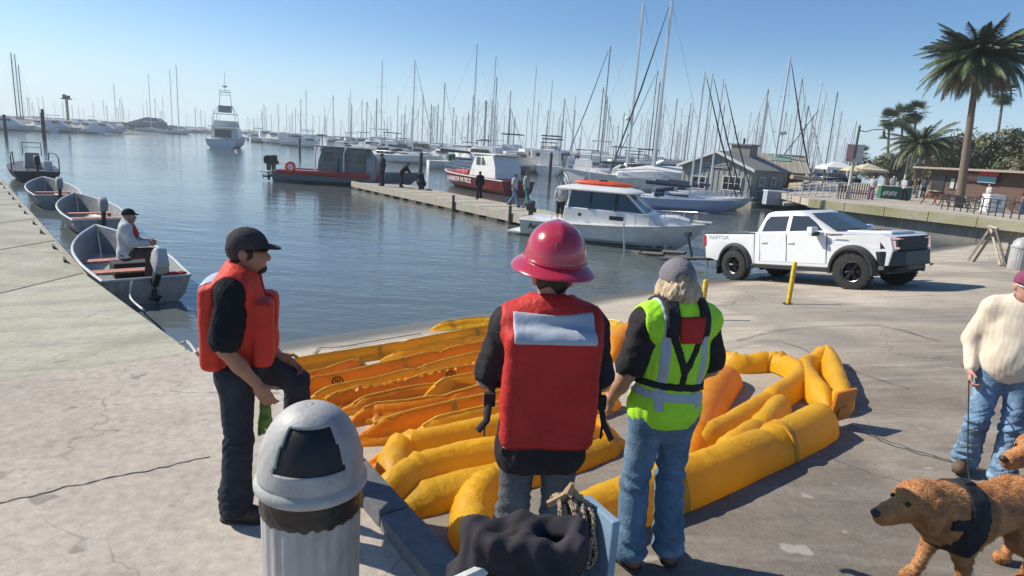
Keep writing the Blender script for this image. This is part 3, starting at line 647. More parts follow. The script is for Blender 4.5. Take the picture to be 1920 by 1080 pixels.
# ---------------------------------------------------------------- blue cart with jacket and rope at the bottom edge
cart_m = mat('faded_blue_panel', (.2, .31, .42), .5, var=.15, scale=3, dirt=(.3, .36, .42), dscale=4)
cart = thing('equipment_cart', 'open pale blue equipment cart in front of the red-helmeted man', 'cart', (0, 0, 0))
cz = 2.1
cA = at(870, 1105, cz); cB = at(985, 1050, cz); cC = at(1106, 975, 2.1); cD = at(1140, 1100, 1.9)
def panel(a, b, h, th, name, m, par, lean=0.):
    d = (b-a).normalized(); n_ = Vector((-d.y, d.x, 0)).normalized(); q = MB()
    lo = Vector((0, 0, h)); q.add([a-n_*th, b-n_*th, b, a, a-n_*th-lo, b-n_*th-lo, b-lo, a-lo], [(0, 1, 2, 3), (7, 6, 5, 4), (4, 5, 1, 0), (5, 6, 2, 1), (6, 7, 3, 2), (7, 4, 0, 3)]); return q.build(name, m, par, 0, bevel=.006)
cE = Vector((cB.x+.08, cB.y+.1, cz))
cR = Vector((cC.x, cC.y+.05, cz)); cF = Vector((cD.x, cD.y+.3, cz)); cL = Vector((cA.x-.25, cA.y-.18, cz))
panel(cL, cE, .62, .035, 'side_panel', cart_m, cart); panel(cE, cR, .62, .035, 'back_panel', cart_m, cart); panel(cR+Vector((0, 0, .08)), cF+Vector((.02, -.3, .08)), .7, .035, 'side_panel', cart_m, cart)
q = MB(); q.tube([cL+Vector((0, 0, .015)), cE+Vector((0, 0, .015))], .022, 6); q.tube([cE+Vector((0, 0, .015)), cR+Vector((0, 0, .015))], .022, 6); q.build('rail', mat('white_rail_paint', (.7, .7, .68), .5, var=.15, scale=20), cart)
q = MB(); q.prism([tuple(cL.xy), (cL.x+.3, cL.y-.4), tuple((cF+Vector((.02, -.3, 0))).xy), tuple(cR.xy), tuple(cE.xy)], 1.62, 1.65); q.build('bed', wood_dark, cart, 0)
for p in (cL, cE, cR): q = MB(); q.lathe([(.02, PVZ if p is not cR else 1.25), (.02, 1.64)], 8, (p.x, p.y-.06, 0)); q.build('leg', dark_metal, cart)
# ================================================================ PEOPLE
def skin_mat(name, c): return mat(name, c, .5, var=.12, scale=14, bump=.08, bscale=60, sub=.12)
skin_a = skin_mat('tanned_skin', (.36, .18, .115)); skin_b = skin_mat('ruddy_skin', (.5, .27, .2)); skin_c = skin_mat('weathered_skin', (.42, .23, .16))
def cloth(name, c, var=.18, bump=.35, scale=10, bscale=90, rough=.9, dirt=None): return mat(name, c, rough, var=var, scale=scale, bump=bump, bscale=bscale, spec=.2, dirt=dirt, dscale=3)
char_cloth = cloth('charcoal_shirt', (.03, .027, .03)); black_cloth = cloth('black_shirt', (.014, .016, .021)); navy_cloth = cloth('dark_navy_trousers', (.028, .032, .044), dirt=(.05, .056, .072))
grey_trs = cloth('grey_work_trousers', (.12, .13, .145), dirt=(.07, .075, .085)); denim = cloth('washed_denim', (.11, .19, .29), .3, scale=5, dirt=(.2, .3, .41)); denim2 = cloth('pale_torn_denim', (.17, .28, .42), .35, scale=6, dirt=(.42, .52, .6))
pfd_red = cloth('red_life_vest_fabric', (.46, .03, .026), .14, .3, 5, 50, .6); pfd_or = cloth('orange_red_life_vest_fabric', (.62, .05, .03), .12, .3, 5, 50, .6)
lime = mat('lime_hi_vis_mesh', (.42, .86, .03), .75, var=.1, scale=7, bump=.3, bscale=120, emis=None); silver = mat('silver_reflective_tape', (.38, .44, .51), .5, var=.08, metal=0., bump=.1, bscale=60)
cream = cloth('cream_sweatshirt', (.66, .58, .46), .08, .08, 8, 140); boot_m = mat('tan_work_boots', (.15, .09, .055), .7, var=.3, bump=.2); boot_d = mat('dark_brown_boots', (.045, .03, .024), .7, var=.3, bump=.2)
hair_g = mat('sandy_grey_hair', (.52, .385, .25), .7, var=.35, scale=30, bump=.6, bscale=80, stretch=(1, 1, .25)); hair_d = mat('dark_hair', (.02, .015, .012), .6, var=.3, scale=40, bump=.4)
cap_grey = cloth('charcoal_cap', (.055, .05, .05), .2); cap_mid = cloth('grey_cap_cloth', (.2, .19, .21), .15); cap_plum = cloth('plum_cap', (.22, .06, .11)); strap_black = mat('black_webbing', (.012, .012, .014), .8, var=.1)
helmet_m = mat('glossy_red_hard_hat', (.42, .02, .05), .22, var=.08, scale=4, coat=.5, dirt=(.36, .05, .06), dscale=14)
dark_cloth = cloth('dark_blue_uniform', (.02, .022, .034)); white_cl = cloth('pale_shirt', (.5, .52, .53)); black_sun = mat('sunglasses_plastic', (.008, .008, .009), .15, var=0)
def RZ(a): return np.array([[math.cos(a), -math.sin(a), 0], [math.sin(a), math.cos(a), 0], [0, 0, 1]])
def RX(a): return np.array([[1, 0, 0], [0, math.cos(a), -math.sin(a)], [0, math.sin(a), math.cos(a)]])
BASE = dict(pelvis=(0, 0, .96), hipR=(.095, 0, .93), hipL=(-.095, 0, .93), kneeR=(.105, .025, .51), kneeL=(-.105, .025, .51), ankR=(.115, -.02, .095), ankL=(-.115, -.02, .095),
            chest=(0, 0, 1.27), neck=(0, -.02, 1.5), head=(0, .02, 1.655), shR=(.185, -.01, 1.44), shL=(-.185, -.01, 1.44), elR=(.25, -.03, 1.14), elL=(-.25, -.03, 1.14), wrR=(.255, .05, .89), wrL=(-.255, .05, .89))
class Person:
    def __init__(s, label, loc, rz, pose=None, k=1., wide=1., belly=0., res=.009, skin=skin_a, group=None, headyaw=0., headpitch=0., feetyaw=(-.25, .25), detail=True):
        s.J = {a: np.array(b, float) for a, b in {**BASE, **(pose or {})}.items()}; s.res = res; s.w = wide; s.belly = belly; s.skin = skin; s.fy = feetyaw; s.detail = detail
        s.root = thing('person', label, 'person', loc, rz, group); s.root.scale = (k, k, k); s.Rh = RZ(headyaw) @ RX(headpitch)
    def hp(s, o): return s.J['head'] + s.Rh @ np.array(o)
    def fld(s, names, pad=.14, res=None, extra=()):
        P = np.array([s.J[n] for n in names]+list(extra)); pv_ = np.array([pad, max(pad, .3), pad]); return F(P.min(0)-pv_, P.max(0)+pv_, res or s.res)
    def torso(s, f, g=0., k=.06, low=True):
        J = s.J; w = s.w; Y = ((0, 1, 0), 1.45)
        if low: f.add(f.cap(J['hipL']*.75+J['pelvis']*.25+[0, 0, .03], J['hipR']*.75+J['pelvis']*.25+[0, 0, .03], .105*w+g, .105*w+g), k)
        f.add(f.cap(J['pelvis'], J['chest'], .145*w+g*1.2, .165*w+g*1.2, Y), k)
        f.add(f.cap(J['chest'], J['neck']*.55+J['chest']*.45, .168*w+g*1.2, .15*w+g*1.2, Y), k)
        f.add(f.cap(J['shL']*.9+J['neck']*.1, J['shR']*.9+J['neck']*.1, .068*w+g, .068*w+g), k)
        f.add(f.cap(J['neck']+[0, 0, .015], J['shR']*.8+J['neck']*.2, .05+g, .055+g), k); f.add(f.cap(J['neck']+[0, 0, .015], J['shL']*.8+J['neck']*.2, .05+g, .055+g), k)
        if s.belly: f.add(f.ell(J['pelvis']*.62+J['chest']*.38+[0, .07, 0], (.15+g, .08+s.belly+g, .15+g)), .08)
    def part(s, name, me, parent=None): return link(name, me, parent or s.root)
    def body(s, hands=True, grip=.6):
        J = s.J; f = s.fld(J.keys(), .16); s.torso(f, -.012)
        for sd in 'RL':
            f.add(f.cap(J['sh'+sd], J['el'+sd], .052, .043), .03); f.add(f.cap(J['el'+sd], J['el'+sd]*.55+J['wr'+sd]*.45, .041, .043), .02); f.add(f.cap(J['el'+sd]*.6+J['wr'+sd]*.4, J['wr'+sd], .042, .028), .02)
            f.add(f.cap(J['hip'+sd], J['knee'+sd], .08, .055), .04); f.add(f.cap(J['knee'+sd], J['ank'+sd], .055, .04), .02)
        f.add(f.cap(J['neck'], s.hp((0, -.02, -.06)), .06, .056), .03)
        f.add(f.ell(s.hp((0, -.005, .02)), (.077, .097, .1), s.Rh.T if False else s.Rh), .02); f.add(f.ell(s.hp((0, .03, -.055)), (.058, .066, .062), s.Rh), .04)
        f.add(f.cap(s.hp((0, .09, .005)), s.hp((0, .112, -.035)), .012, .018), .02); f.add(f.cap(s.hp((-.03, .082, .03)), s.hp((.03, .082, .03)), .016, .016), .02)
        f.add(f.cap(s.hp((-.02, .088, -.068)), s.hp((.02, .088, -.068)), .012, .012), .012); f.add(f.ell(s.hp((0, .078, -.1)), (.025, .022, .02), s.Rh), .02)
        for sx in (-1, 1):
            f.add(f.ell(s.hp((sx*.08, -.01, -.01)), (.013, .026, .036), s.Rh), .008); f.cut(f.ell(s.hp((sx*.031, .098, .008)), (.014, .012, .009), s.Rh), .01)
        me = f.mesh('person_body', s.skin)
        b = s.part('body', me)
        if hands:
            vs, fs = [], []
            for sd in 'RL':
                h = s.hand(sd, grip); n = len(vs)
            # hands join the same body mesh
                vs += [tuple(v.co) for v in h.vertices]; fs += [tuple(i+n for i in p.vertices) for p in h.polygons]; bpy.data.meshes.remove(h)
            bm = bmesh.new(); bm.from_mesh(me); m2 = bpy.data.meshes.new('h'); m2.from_pydata(vs, [], fs); m2.polygons.foreach_set('use_smooth', [True]*len(fs)); bm.from_mesh(m2); bm.to_mesh(me); bm.free(); bpy.data.meshes.remove(m2)
        # eyes
        if s.detail:
            q = MB()
            for sx in (-1, 1): q.ball(s.hp((sx*.031, .086, .008)), .012, 8, 6)
            q.build('eyes', mat('eye_white', (.5, .47, .44), .2, var=0) if 'eye_white' not in bpy.data.materials else bpy.data.materials['eye_white'], s.root)
        return b
    def hand(s, sd, grip):
        J = s.J; w = J['wr'+sd]; d = J.get('hd'+sd, w-J['el'+sd]); d = d/np.linalg.norm(d); pn = J.get('pn'+sd, np.array([-1. if sd == 'R' else 1., 0, 0])); pn = pn-d*(pn@d); pn /= np.linalg.norm(pn); th = np.cross(d, pn)
        th = th if th @ np.array([0, 1., .3]) > 0 else -th
        f = F(w-.2, w+.2, .0055) if s.detail else F(w-.19, w+.19, .012)
        c = w+d*.055; Rm = np.stack([th, d, pn], 1)
        f.add(f.cap(w-d*.05, w+d*.02, .03, .029), .01); f.add(f.rbox(c, (.042, .048, .015), .014, Rm), .02)
        for i, (o, L_) in enumerate(((.03, .074), (.01, .082), (-.011, .076), (-.031, .06))):
            a = w+d*.1+th*o; g = grip*(1+.08*i); b1 = a+(d*math.cos(g*.6)+pn*math.sin(g*.6))*L_*.45; b2 = b1+(d*math.cos(g*1.5)+pn*math.sin(g*1.5))*L_*.32; b3 = b2+(d*math.cos(g*2.2)+pn*math.sin(g*2.2))*L_*.26
            f.add(f.cap(a-d*.02, b1, .0095, .009), .006); f.add(f.cap(b1, b2, .009, .0085), .003); f.add(f.cap(b2, b3, .0085, .0072), .003)
        t0 = w+d*.03+th*.035; t1 = t0+(th*.7+d*.6+pn*.35)*.042; t2 = t1+(th*.25+d*.8+pn*.5)*.034
        f.add(f.cap(w+d*.02+th*.02, t0, .015, .014), .012); f.add(f.cap(t0, t1, .013, .011), .008); f.add(f.cap(t1, t2, .011, .009), .003)
        return f.mesh('hand', None)
    def shirt(s, m, sleeve=.62, hem=.88, g=.014, wr=.006, name='shirt', loose=.02, forearm=False, seed=1):
        J = s.J; ns = ['hipR', 'hipL', 'shR', 'shL', 'elR', 'elL', 'neck']+(['wrR', 'wrL'] if forearm else []); f = s.fld(ns, .17)
        s.torso(f, g)
        if hem < .85: f.add(f.cap(J['hipL']+[.02, 0, -.09], J['hipR']+[-.02, 0, -.09], .118*s.w+g, .118*s.w+g), .05)
        for sd in 'RL':
            e = J['sh'+sd]+(J['el'+sd]-J['sh'+sd])*min(1, sleeve); f.add(f.cap(J['sh'+sd], e, .066*s.w+g*.7, .058+loose), .05)
            if forearm: f.add(f.cap(J['el'+sd], J['el'+sd]*.08+J['wr'+sd]*.92, .054+loose*.6, .04+loose*.4), .03)
        f.wrinkle(wr, 26, seed, (1, 1, .45)); f.wrinkle(wr*.5, 60, seed+5)
        for sd in 'RL':
            a = J['sh'+sd]*.15+J['el'+sd]*.85 if not forearm else J['wr'+sd]; 
            if not forearm:
                dirn = (J['el'+sd]-J['sh'+sd]); L_ = np.linalg.norm(dirn); dirn /= L_; p = J['sh'+sd]+dirn*L_*(sleeve+.16)
                f.cut(f.cap(J['sh'+sd]+dirn*L_*sleeve, J['sh'+sd]+dirn*L_*(sleeve+.6), .05, .06), .0)
        f.D = np.maximum(f.D, hem+.008*np.sin(f.X*14+1)+.006*np.sin(f.Y*19)-f.Z)
        f.cut(f.cap(J['neck']+[0, .03, .03], J['neck']+[0, .05, .2], .066, .085), .01)
        return s.part(name, f.mesh('person_'+name, m))
    def trousers(s, m, g=.016, wr=.006, cuff=.036, top=1.0, seed=2, name='trousers', length=1.):
        J = s.J; f = s.fld(['hipR', 'hipL', 'kneeR', 'kneeL', 'ankR', 'ankL', 'pelvis'], .19); P = J['pelvis']
        f.add(f.cap(J['hipL']*.8+P*.2, J['hipR']*.8+P*.2, .108*s.w+g, .108*s.w+g), .03); f.add(f.cap(P, P+[0, 0, .12], .14*s.w+g, .14*s.w+g, ((0, 1, 0), 1.4)), .05)
        for sd in 'RL':
            a = J['knee'+sd]+(J['ank'+sd]-J['knee'+sd])*length
            f.add(f.cap(J['hip'+sd], J['knee'+sd], .094+g*.6, .066+g*.6), .05); f.add(f.cap(J['knee'+sd], J['knee'+sd]*.6+a*.4, .066+g*.6, .066+g*.5), .03); f.add(f.cap(J['knee'+sd], a, .062+g*.5, .05+g*.6+cuff), .03)
        D1 = f.D.copy(); f.wrinkle(wr*1.5, 34, seed+3, (.8, .8, 1.3)); mk = .12+np.zeros_like(f.D)
        for sd in 'RL':
            for jn, wd in (('knee', .11), ('ank', .12)): mk += .9*np.exp(-((f.Z-J[jn+sd][2]-(.06 if jn == 'ank' else 0))/wd)**2)*(np.abs(f.X-J[jn+sd][0]) < .14)
        f.D = D1+(f.D-D1)*np.minimum(mk, 1); f.wrinkle(wr*.5, 13, seed, (1, 1, .6))
        f.D = np.maximum(f.D, f.Z-top)
        for sd in 'RL':
            d = J['ank'+sd]-J['knee'+sd]; d = d/np.linalg.norm(d); e = J['knee'+sd]+(J['ank'+sd]-J['knee'+sd])*length
            dist = (f.X-e[0])*d[0]+(f.Y-e[1])*d[1]+(f.Z-e[2])*d[2]-.04; near = np.sqrt((f.X-e[0])**2+(f.Y-e[1])**2+(f.Z-e[2])**2)-.2
            f.D = np.where(near < 0, np.maximum(f.D, dist), f.D)
        return s.part(name, f.mesh('person_'+name, m))
    def boots(s, m, res=None):
        for sd, fy in zip('RL', s.fy):
            a = s.J['ank'+sd]; pit = s.J.get('fp'+sd, 0.); R = RZ(fy) @ RX(pit if not isinstance(pit, np.ndarray) else float(pit)); T = lambda o: a+R @ np.array(o)
            f = F(a-.24, a+.24, res or min(.012, s.res))
            f.add(f.cap(T((0, -.03, .07)), T((0, -.025, -.02)), .052, .05), .03); f.add(f.cap(T((0, -.045, -.045)), T((0, .13, -.05)), .045, .048, None), .03); f.add(f.cap(T((0, .02, 0)), T((0, .12, -.045)), .045, .042), .03)
            n = R @ np.array([0, 0, 1.]); o = T((0, 0, -.092)); f.D = np.maximum(f.D, (o[0]-f.X)*n[0]+(o[1]-f.Y)*n[1]+(o[2]-f.Z)*n[2])
            b = s.part('boot', f.mesh('person_boot', m))
            f2 = F(a-.24, a+.24, res or .012); f2.add(f2.cap(T((0, -.045, -.08)), T((0, .135, -.08)), .05, .052), 0)
            for lo, sg in ((-.095, 1), (-.07, -1)):
                o = T((0, 0, lo)); f2.D = np.maximum(f2.D, sg*((o[0]-f2.X)*n[0]+(o[1]-f2.Y)*n[1]+(o[2]-f2.Z)*n[2]))
            if s.detail: s.part('sole', f2.mesh('person_sole', black_rubber), b)
    def cap(s, m, brim=True, strap=None):
        c = s.hp((0, -.003, .03)); f = F(c-.24, c+.26, min(s.res, .008) if s.detail else s.res); R = s.Rh
        f.add(f.ell(c, (.097, .118, .112), R), 0); n = R @ np.array([0, -.12, 1.]); o = s.hp((0, 0, .022)); f.D = np.maximum(f.D, (o[0]-f.X)*n[0]+(o[1]-f.Y)*n[1]+(o[2]-f.Z)*n[2])
        f.add(f.ell(s.hp((0, -.003, .136)), (.008, .008, .006)), .004)
        if brim:
            g = F(c-.24, c+.26, .008) if s.detail else f
            f.add(f.ell(s.hp((0, .105, .034)), (.072, .085, .011), R @ RX(-.15)), .008)
        f.wrinkle(.0012, 60, 3)
        if s.detail:                                  # opening above the strap at the back
            f.cut(f.ell(s.hp((0, -.1, .048)), (.036, .03, .026), R), .004)
        o = s.part('cap', f.mesh('person_cap', m))
        if s.detail:
            q = MB(); q.tube([tuple(s.hp((x, -.02-.088*math.cos(x/.045*1.1)**.5, .034))) for x in (-.045, -.025, 0, .025, .045)], .007, 6, flat=1.6); q.build('cap_strap', m, o)
        return o
    def hair(s, m, shag=.0, seed=4, low=-.06, grow=.006):
        c = s.hp((0, 0, 0)); f = F(c-.22, c+.22, min(s.res, .008) if s.detail else s.res)
        f.add(f.ell(s.hp((0, -.012, .02)), (.08+grow, .1+grow, .105+grow*.5), s.Rh), 0)
        if shag: f.add(f.ell(s.hp((0, -.045, -.045)), (.098+shag, .085+shag, .075), s.Rh), .03); f.add(f.ell(s.hp((-.06, -.02, -.03)), (.05, .06, .05), s.Rh), .03); f.add(f.ell(s.hp((.06, -.02, -.03)), (.05, .06, .05), s.Rh), .03)
        f.wrinkle(.004+shag*.25, 90 if not shag else 55, seed, (1, 1, .35)); f.wrinkle(.003+shag*.1, 130, seed+1, (1, 1, .3))
        fr = s.Rh @ np.array([0, 1., 0]); o = s.hp((0, .045, 0)); top = s.hp((0, 0, low)); f.D = np.maximum(f.D, np.minimum((f.X-o[0])*fr[0]+(f.Y-o[1])*fr[1]+(f.Z-o[2])*fr[2], 9)); f.D = np.maximum(f.D, top[2]-.02*np.sin(f.X*60)-f.Z)
        return s.part('hair', f.mesh('person_hair', m))
    def pfd(s, m, g=.035, hem=.96, topz=1.5, back=.03, hole=.085, wr=.004, seed=9):
        J = s.J; f = s.fld(['hipR', 'hipL', 'shR', 'shL', 'neck'], .19, extra=[J['chest']+[0, 0, -.32]])
        s.torso(f, g, .06, low=False)
        zc = (hem+topz)/2; cx = (J['chest'][0]+J['pelvis'][0])/2; cy = J['chest'][1]
        f.add(f.rbox((cx, cy-.135-back*.3, zc-.0), (.19*s.w+.02, .05+back*.5, (topz-hem)/2-.015), .045), .04)
        f.add(f.rbox((cx-.1, cy+.13, zc-.04), (.09*s.w, .06, (topz-hem)/2-.07), .04), .03); f.add(f.rbox((cx+.1, cy+.13, zc-.04), (.09*s.w, .06, (topz-hem)/2-.07), .04), .03)
        f.wrinkle(wr, 18, seed, (1, 1, .8)); f.wrinkle(wr*.45, 48, seed+2)
        for sd in 'RL':
            sg = 1 if sd == 'R' else -1; f.cut(f.cap(J['sh'+sd]+[sg*.055, .0, -.02], J['sh'+sd]*.3+J['el'+sd]*.7+[sg*.06, .0, -.05], hole, hole*1.15), .02); f.cut(f.cap(J['sh'+sd]+[sg*.07, 0, .02], J['sh'+sd]+[sg*.3, 0, 0], hole, hole), .02)
        f.D = np.maximum(f.D, hem+.01*np.sin(f.X*9)-f.Z)
        f.cut(f.cap(J['neck']+[0, .02, .02], J['neck']+[0, .06, .25], .075, .1), .02); f.cut(f.rbox(J['neck']+[0, .18, -.12], (.035, .1, .3), .01), .01)
        return s.part('life_vest', f.mesh('person_vest', m)), f
    def cutout(s, f, grow, mask, name, m, par):
        """a patch that lies on the garment: the garment's own field, thickened, limited to a region"""
        D0 = f.D; f.D = np.maximum(D0-grow, mask); me = f.mesh('person_'+name, m); f.D = D0; return link(name, me, par)
# ---- man in the red hard hat (arms folded, seen from behind)
yH = 2.8; tH = atY(1056, 452, yH); gH = rampz(tH.x, yH); kH = (tH.z-gH)/1.815
P = Person('person in a red full-brim hard hat and red life vest, arms folded', (tH.x-.03, yH, gH), .1, dict(elR=(.262, .04, 1.16), elL=(-.262, .04, 1.16), wrR=(.03, .22, 1.19), wrL=(-.03, .25, 1.16), shR=(.182, -.01, 1.42), shL=(-.182, -.01, 1.42)), k=kH, wide=.98, skin=skin_b, res=.009)
P.body(); P.shirt(char_cloth, .85, .77, .022, .005, loose=.015, seed=3); P.trousers(grey_trs, .004, .008, top=.84); P.boots(boot_d); P.hair(hair_d, low=-.05)
v, f = P.pfd(pfd_red, .035, .915, 1.47, .035, .08)
P.cutout(f, .006, np.maximum(np.maximum(np.abs(f.X)-.175, np.abs(f.Z-1.465-.02*f.X)-.055), f.Y+.02), 'reflective_panel', silver, v)
P.cutout(f, .004, f.Z-.94, 'hem_binding', maroon, v)
for s_ in (-1, 1): P.cutout(f, .003, np.maximum(np.maximum(np.abs(f.X-s_*.165)-.004, f.Z-1.4), f.Y+.05), 'seam', maroon, v)
for sx, (z0, z1) in ((-1, (1.12, .98)), (1, (1.1, .95))):
    q = MB(); q.tube([(sx*.235, -.02, 1.17), (sx*.25, -.06, 1.1), (sx*.262, -.1, 1.02), (sx*.3, -.12, z1)], .016, 6, flat=.35); q.box((sx*.25, -.05, 1.1), (.05, .03, .06)); q.tube([(sx*.24, -.03, 1.14), (sx*.27, -.05, 1.04), (sx*.265, -.06, .93)], .012, 6, flat=.4); q.build('buckle_strap', strap_black, v)
q = MB(); n = 48
def hat(a, r, z): return (.93*r*math.cos(a), r*1.1*math.sin(a), z)
rows = [(.175, -.012), (.178, -.006), (.172, .002), (.14, .014), (.128, .02), (.125, .05), (.117, .09), (.098, .125), (.07, .15), (.035, .165), (.004, .169)]
q.loft([[hat(2*PI*k/n, r*(1+(.03*max(0, math.sin(2*PI*k/n)) if r > .15 else 0)), z+(-.012*abs(math.cos(2*PI*k/n)) if r > .15 else 0)+(.006*math.exp(-((math.cos(2*PI*k/n)*r)/.018)**2) if .03 < r < .125 else 0)) for k in range(n)] for r, z in rows], True, True)
hh = q.build('hard_hat', helmet_m, P.root, 60); c = P.hp((0, -.01, .055)); hh.location = c; hh.scale = (1.14, 1.14, 1.14); hh.rotation_euler = (.1, .04, 0); hh.modifiers.new('s', 'SUBSURF').levels = 1
q = MB(); q.tube([(.131*math.cos(a)*.93, .131*1.1*math.sin(a), .026) for a in [PI*1.1+PI*.8*k/14 for k in range(15)]], .006, 6); q.build('rain_gutter', helmet_m, hh)
q = MB(); q.add([(-.028, -.098, .1), (-.004, -.087, .118), (-.003, -.084, .115), (-.027, -.1, .094)], [(0, 1, 2, 3)]); q.add([(.004, -.09, .114), (.012, -.1, .094), (.015, -.099, .095), (.008, -.087, .115)], [(0, 1, 2, 3)]); st_ = q.build('sticker', mat('worn_sticker', (.5, .4, .36), .6), hh, 0, fix=False); st_.location = (0, -.022, .004)
# ---- man in the lime vest
pv = onramp(1212, 1052); tV = atY(1255, 482, pv.y+.02); kV = (tV.z-pv.z)/1.795
P = Person('person in a lime hi-vis vest, blue jeans and grey cap, seen from behind', (pv.x+.0, pv.y+.02, pv.z), .32, dict(elL=(-.27, -.03, 1.17), wrL=(-.25, .16, .95), elR=(.27, .0, 1.17), wrR=(.22, .22, 1.0), kneeL=(-.115, .03, .51), ankL=(-.13, -.02, .095), ankR=(.12, -.03, .095), head=(0, .03, 1.65)), k=kV, skin=skin_c, res=.009, headyaw=-.25)
P.body(); P.shirt(char_cloth, .8, .95, .016, .006, loose=.025, seed=11); P.trousers(denim, .016, .007, seed=6); P.boots(boot_m); P.hair(hair_g, .024, low=-.12); P.cap(cap_mid)
J = P.J; f = P.fld(['hipR', 'hipL', 'shR', 'shL', 'neck'], .17); P.torso(f, .035); f.wrinkle(.006, 20, 4, (1, 1, .5)); f.wrinkle(.003, 50, 8, (1, 1, .4))
for sd, sg in (('R', 1), ('L', -1)): f.cut(f.cap(J['sh'+sd]+[sg*.06, 0, -.03], J['sh'+sd]*.4+J['el'+sd]*.6+[sg*.06, 0, 0], .088, .1), .02); f.cut(f.cap(J['sh'+sd]+[sg*.07, 0, .02], J['sh'+sd]+[sg*.3, 0, 0], .08, .08), .02)
f.D = np.maximum(f.D, .86+.01*np.sin(f.X*13+2)-f.Z); f.cut(f.cap(J['neck']+[0, .02, .02], J['neck']+[0, .06, .25], .08, .1), .02); f.cut(f.rbox(J['neck']+[0, .2, -.1], (.025, .1, .25), .01), .01)
v = P.part('hi_vis_vest', f.mesh('person_hi_vis', lime))
for sg in (-1, 1): P.cutout(f, .004, np.maximum(np.abs(f.X-sg*.115)-.026, .99-f.Z), 'reflective_stripe', silver, v)
P.cutout(f, .0045, np.abs(f.Z-1.06+.1*f.X)-.026, 'reflective_stripe', silver, v)
def strapmask(f, a, b, w_):
    a = np.array(a); b = np.array(b); d = (b-a)/np.linalg.norm(b-a); u = (f.X-a[0])*d[0]+(f.Z-a[1])*d[1]; q = np.abs(-(f.X-a[0])*d[1]+(f.Z-a[1])*d[0]); return np.maximum(np.maximum(q-w_, -u), u-np.linalg.norm(b-a))
inf = thing('harness', 'black inflatable life jacket harness with red collar worn over the lime vest', 'life jacket', P.root.location, .32); inf.scale = P.root.scale
m_ = np.minimum(np.minimum(strapmask(f, (-.12, 1.5), (.0, 1.2), .02), strapmask(f, (.12, 1.5), (.0, 1.2), .02)), np.minimum(strapmask(f, (0, 1.22), (0, 1.1), .02), np.abs(f.Z-1.12+.10*f.X)-.021))
P.cutout(f, .012, np.where(f.Y < .02, m_, np.abs(f.Z-1.12+.1*f.X)-.021), 'strap', strap_black, inf)
P.cutout(f, .02, np.maximum(np.maximum(np.abs(np.abs(f.X)-.095)-.035, 1.4-f.Z), 1.1-f.Z), 'collar', strap_black, inf)
P.cutout(f, .022, np.maximum(np.maximum(np.abs(f.X-.015)-.075+.25*np.maximum(0, 1.43-f.Z), np.abs(f.Z-1.44)-.07), f.Y+.01), 'red_pad', pfd_red, inf)
# ---- man in profile, foot on the kerb
pm_ = at(438, 960, PVZ); tM = atY(452, 424, pm_.y); kM = (tM.z-PVZ)/1.80
P = Person('person in orange-red life vest and dark cap, one foot up on the kerb', (pm_.x+.05, pm_.y+.03, PVZ), -1.32, dict(kneeL=(-.27, .3, .75), ankL=(-.29, .31, .265), hipL=(-.095, .02, .93), pelvis=(0, .0, .96), elR=(.26, -.03, 1.14), wrR=(.2, .13, .9), elL=(-.26, .02, 1.15), wrL=(-.24, .2, .93), chest=(0, .02, 1.27), neck=(0, .02, 1.5), head=(0, .06, 1.65), hdR=(-.15, .45, -.85), hdL=(0, .6, -.5), pnR=(-1., .2, -.2), kneeR=(.11, .0, .51), ankR=(.11, -.03, .095)), k=kM, skin=skin_a, res=.009, headyaw=-.05)
P.body(grip=.45); P.shirt(black_cloth, .82, .93, .014, .005, loose=.03, seed=21); P.trousers(navy_cloth, .02, .007, seed=16); P.boots(boot_d); P.hair(hair_d, low=-.06); P.cap(cap_grey)
q = MB(); 
for sx in (-1, 1): q.tube([P.hp((sx*.03, .1, .012)), P.hp((sx*.065, .085, .014)), P.hp((sx*.082, .04, .014)), P.hp((sx*.083, -.01, .012))], [.016, .014, .005, .004], 6)
q.build('sunglasses', black_sun, P.root)
q = MB(); 
f = F(P.hp((0, .07, -.1))-.07, P.hp((0, .07, -.1))+.07, .008); f.add(f.ell(P.hp((0, .078, -.1)), (.03, .027, .03), P.Rh), 0); f.wrinkle(.003, 120, 1); link('beard', f.mesh('beard', hair_d), P.root)
v, f = P.pfd(pfd_or, .03, .97, 1.5, .02, .088, seed=31)
P.cutout(f, .006, np.maximum(np.maximum(np.abs(f.X)-.14, np.abs(f.Z-1.45)-.05), f.Y+.06), 'reflective_panel', silver, v)
g_ = MB(); gp = P.root.matrix_world
f = F((.0, 0, 0), (.16, .12, .3), .01); f.add(f.cap((.08, .06, .26), (.08, .06, .12), .03, .045, ((0, 1, 0), 2.)), .01)
for i in range(4): f.add(f.cap((.05+.02*i, .06, .12), (.045+.024*i, .06+.01*i, .04), .014, .011), .008)
f.wrinkle(.004, 60, 2)
gl_ = link('work_gloves', f.mesh('gloves', mat('green_glove_cloth', (.17, .27, .06), .85, var=.35, scale=30, dirt=(.04, .05, .03), dscale=12)), None); tag(gl_, 'green work gloves hanging from the hip of the man in profile', 'gloves')
gq = at(487, 822, 1.75); gl_.location = atY(470, 835, pm_.y-.0) ; gl_.rotation_euler = (0, 0, .3)
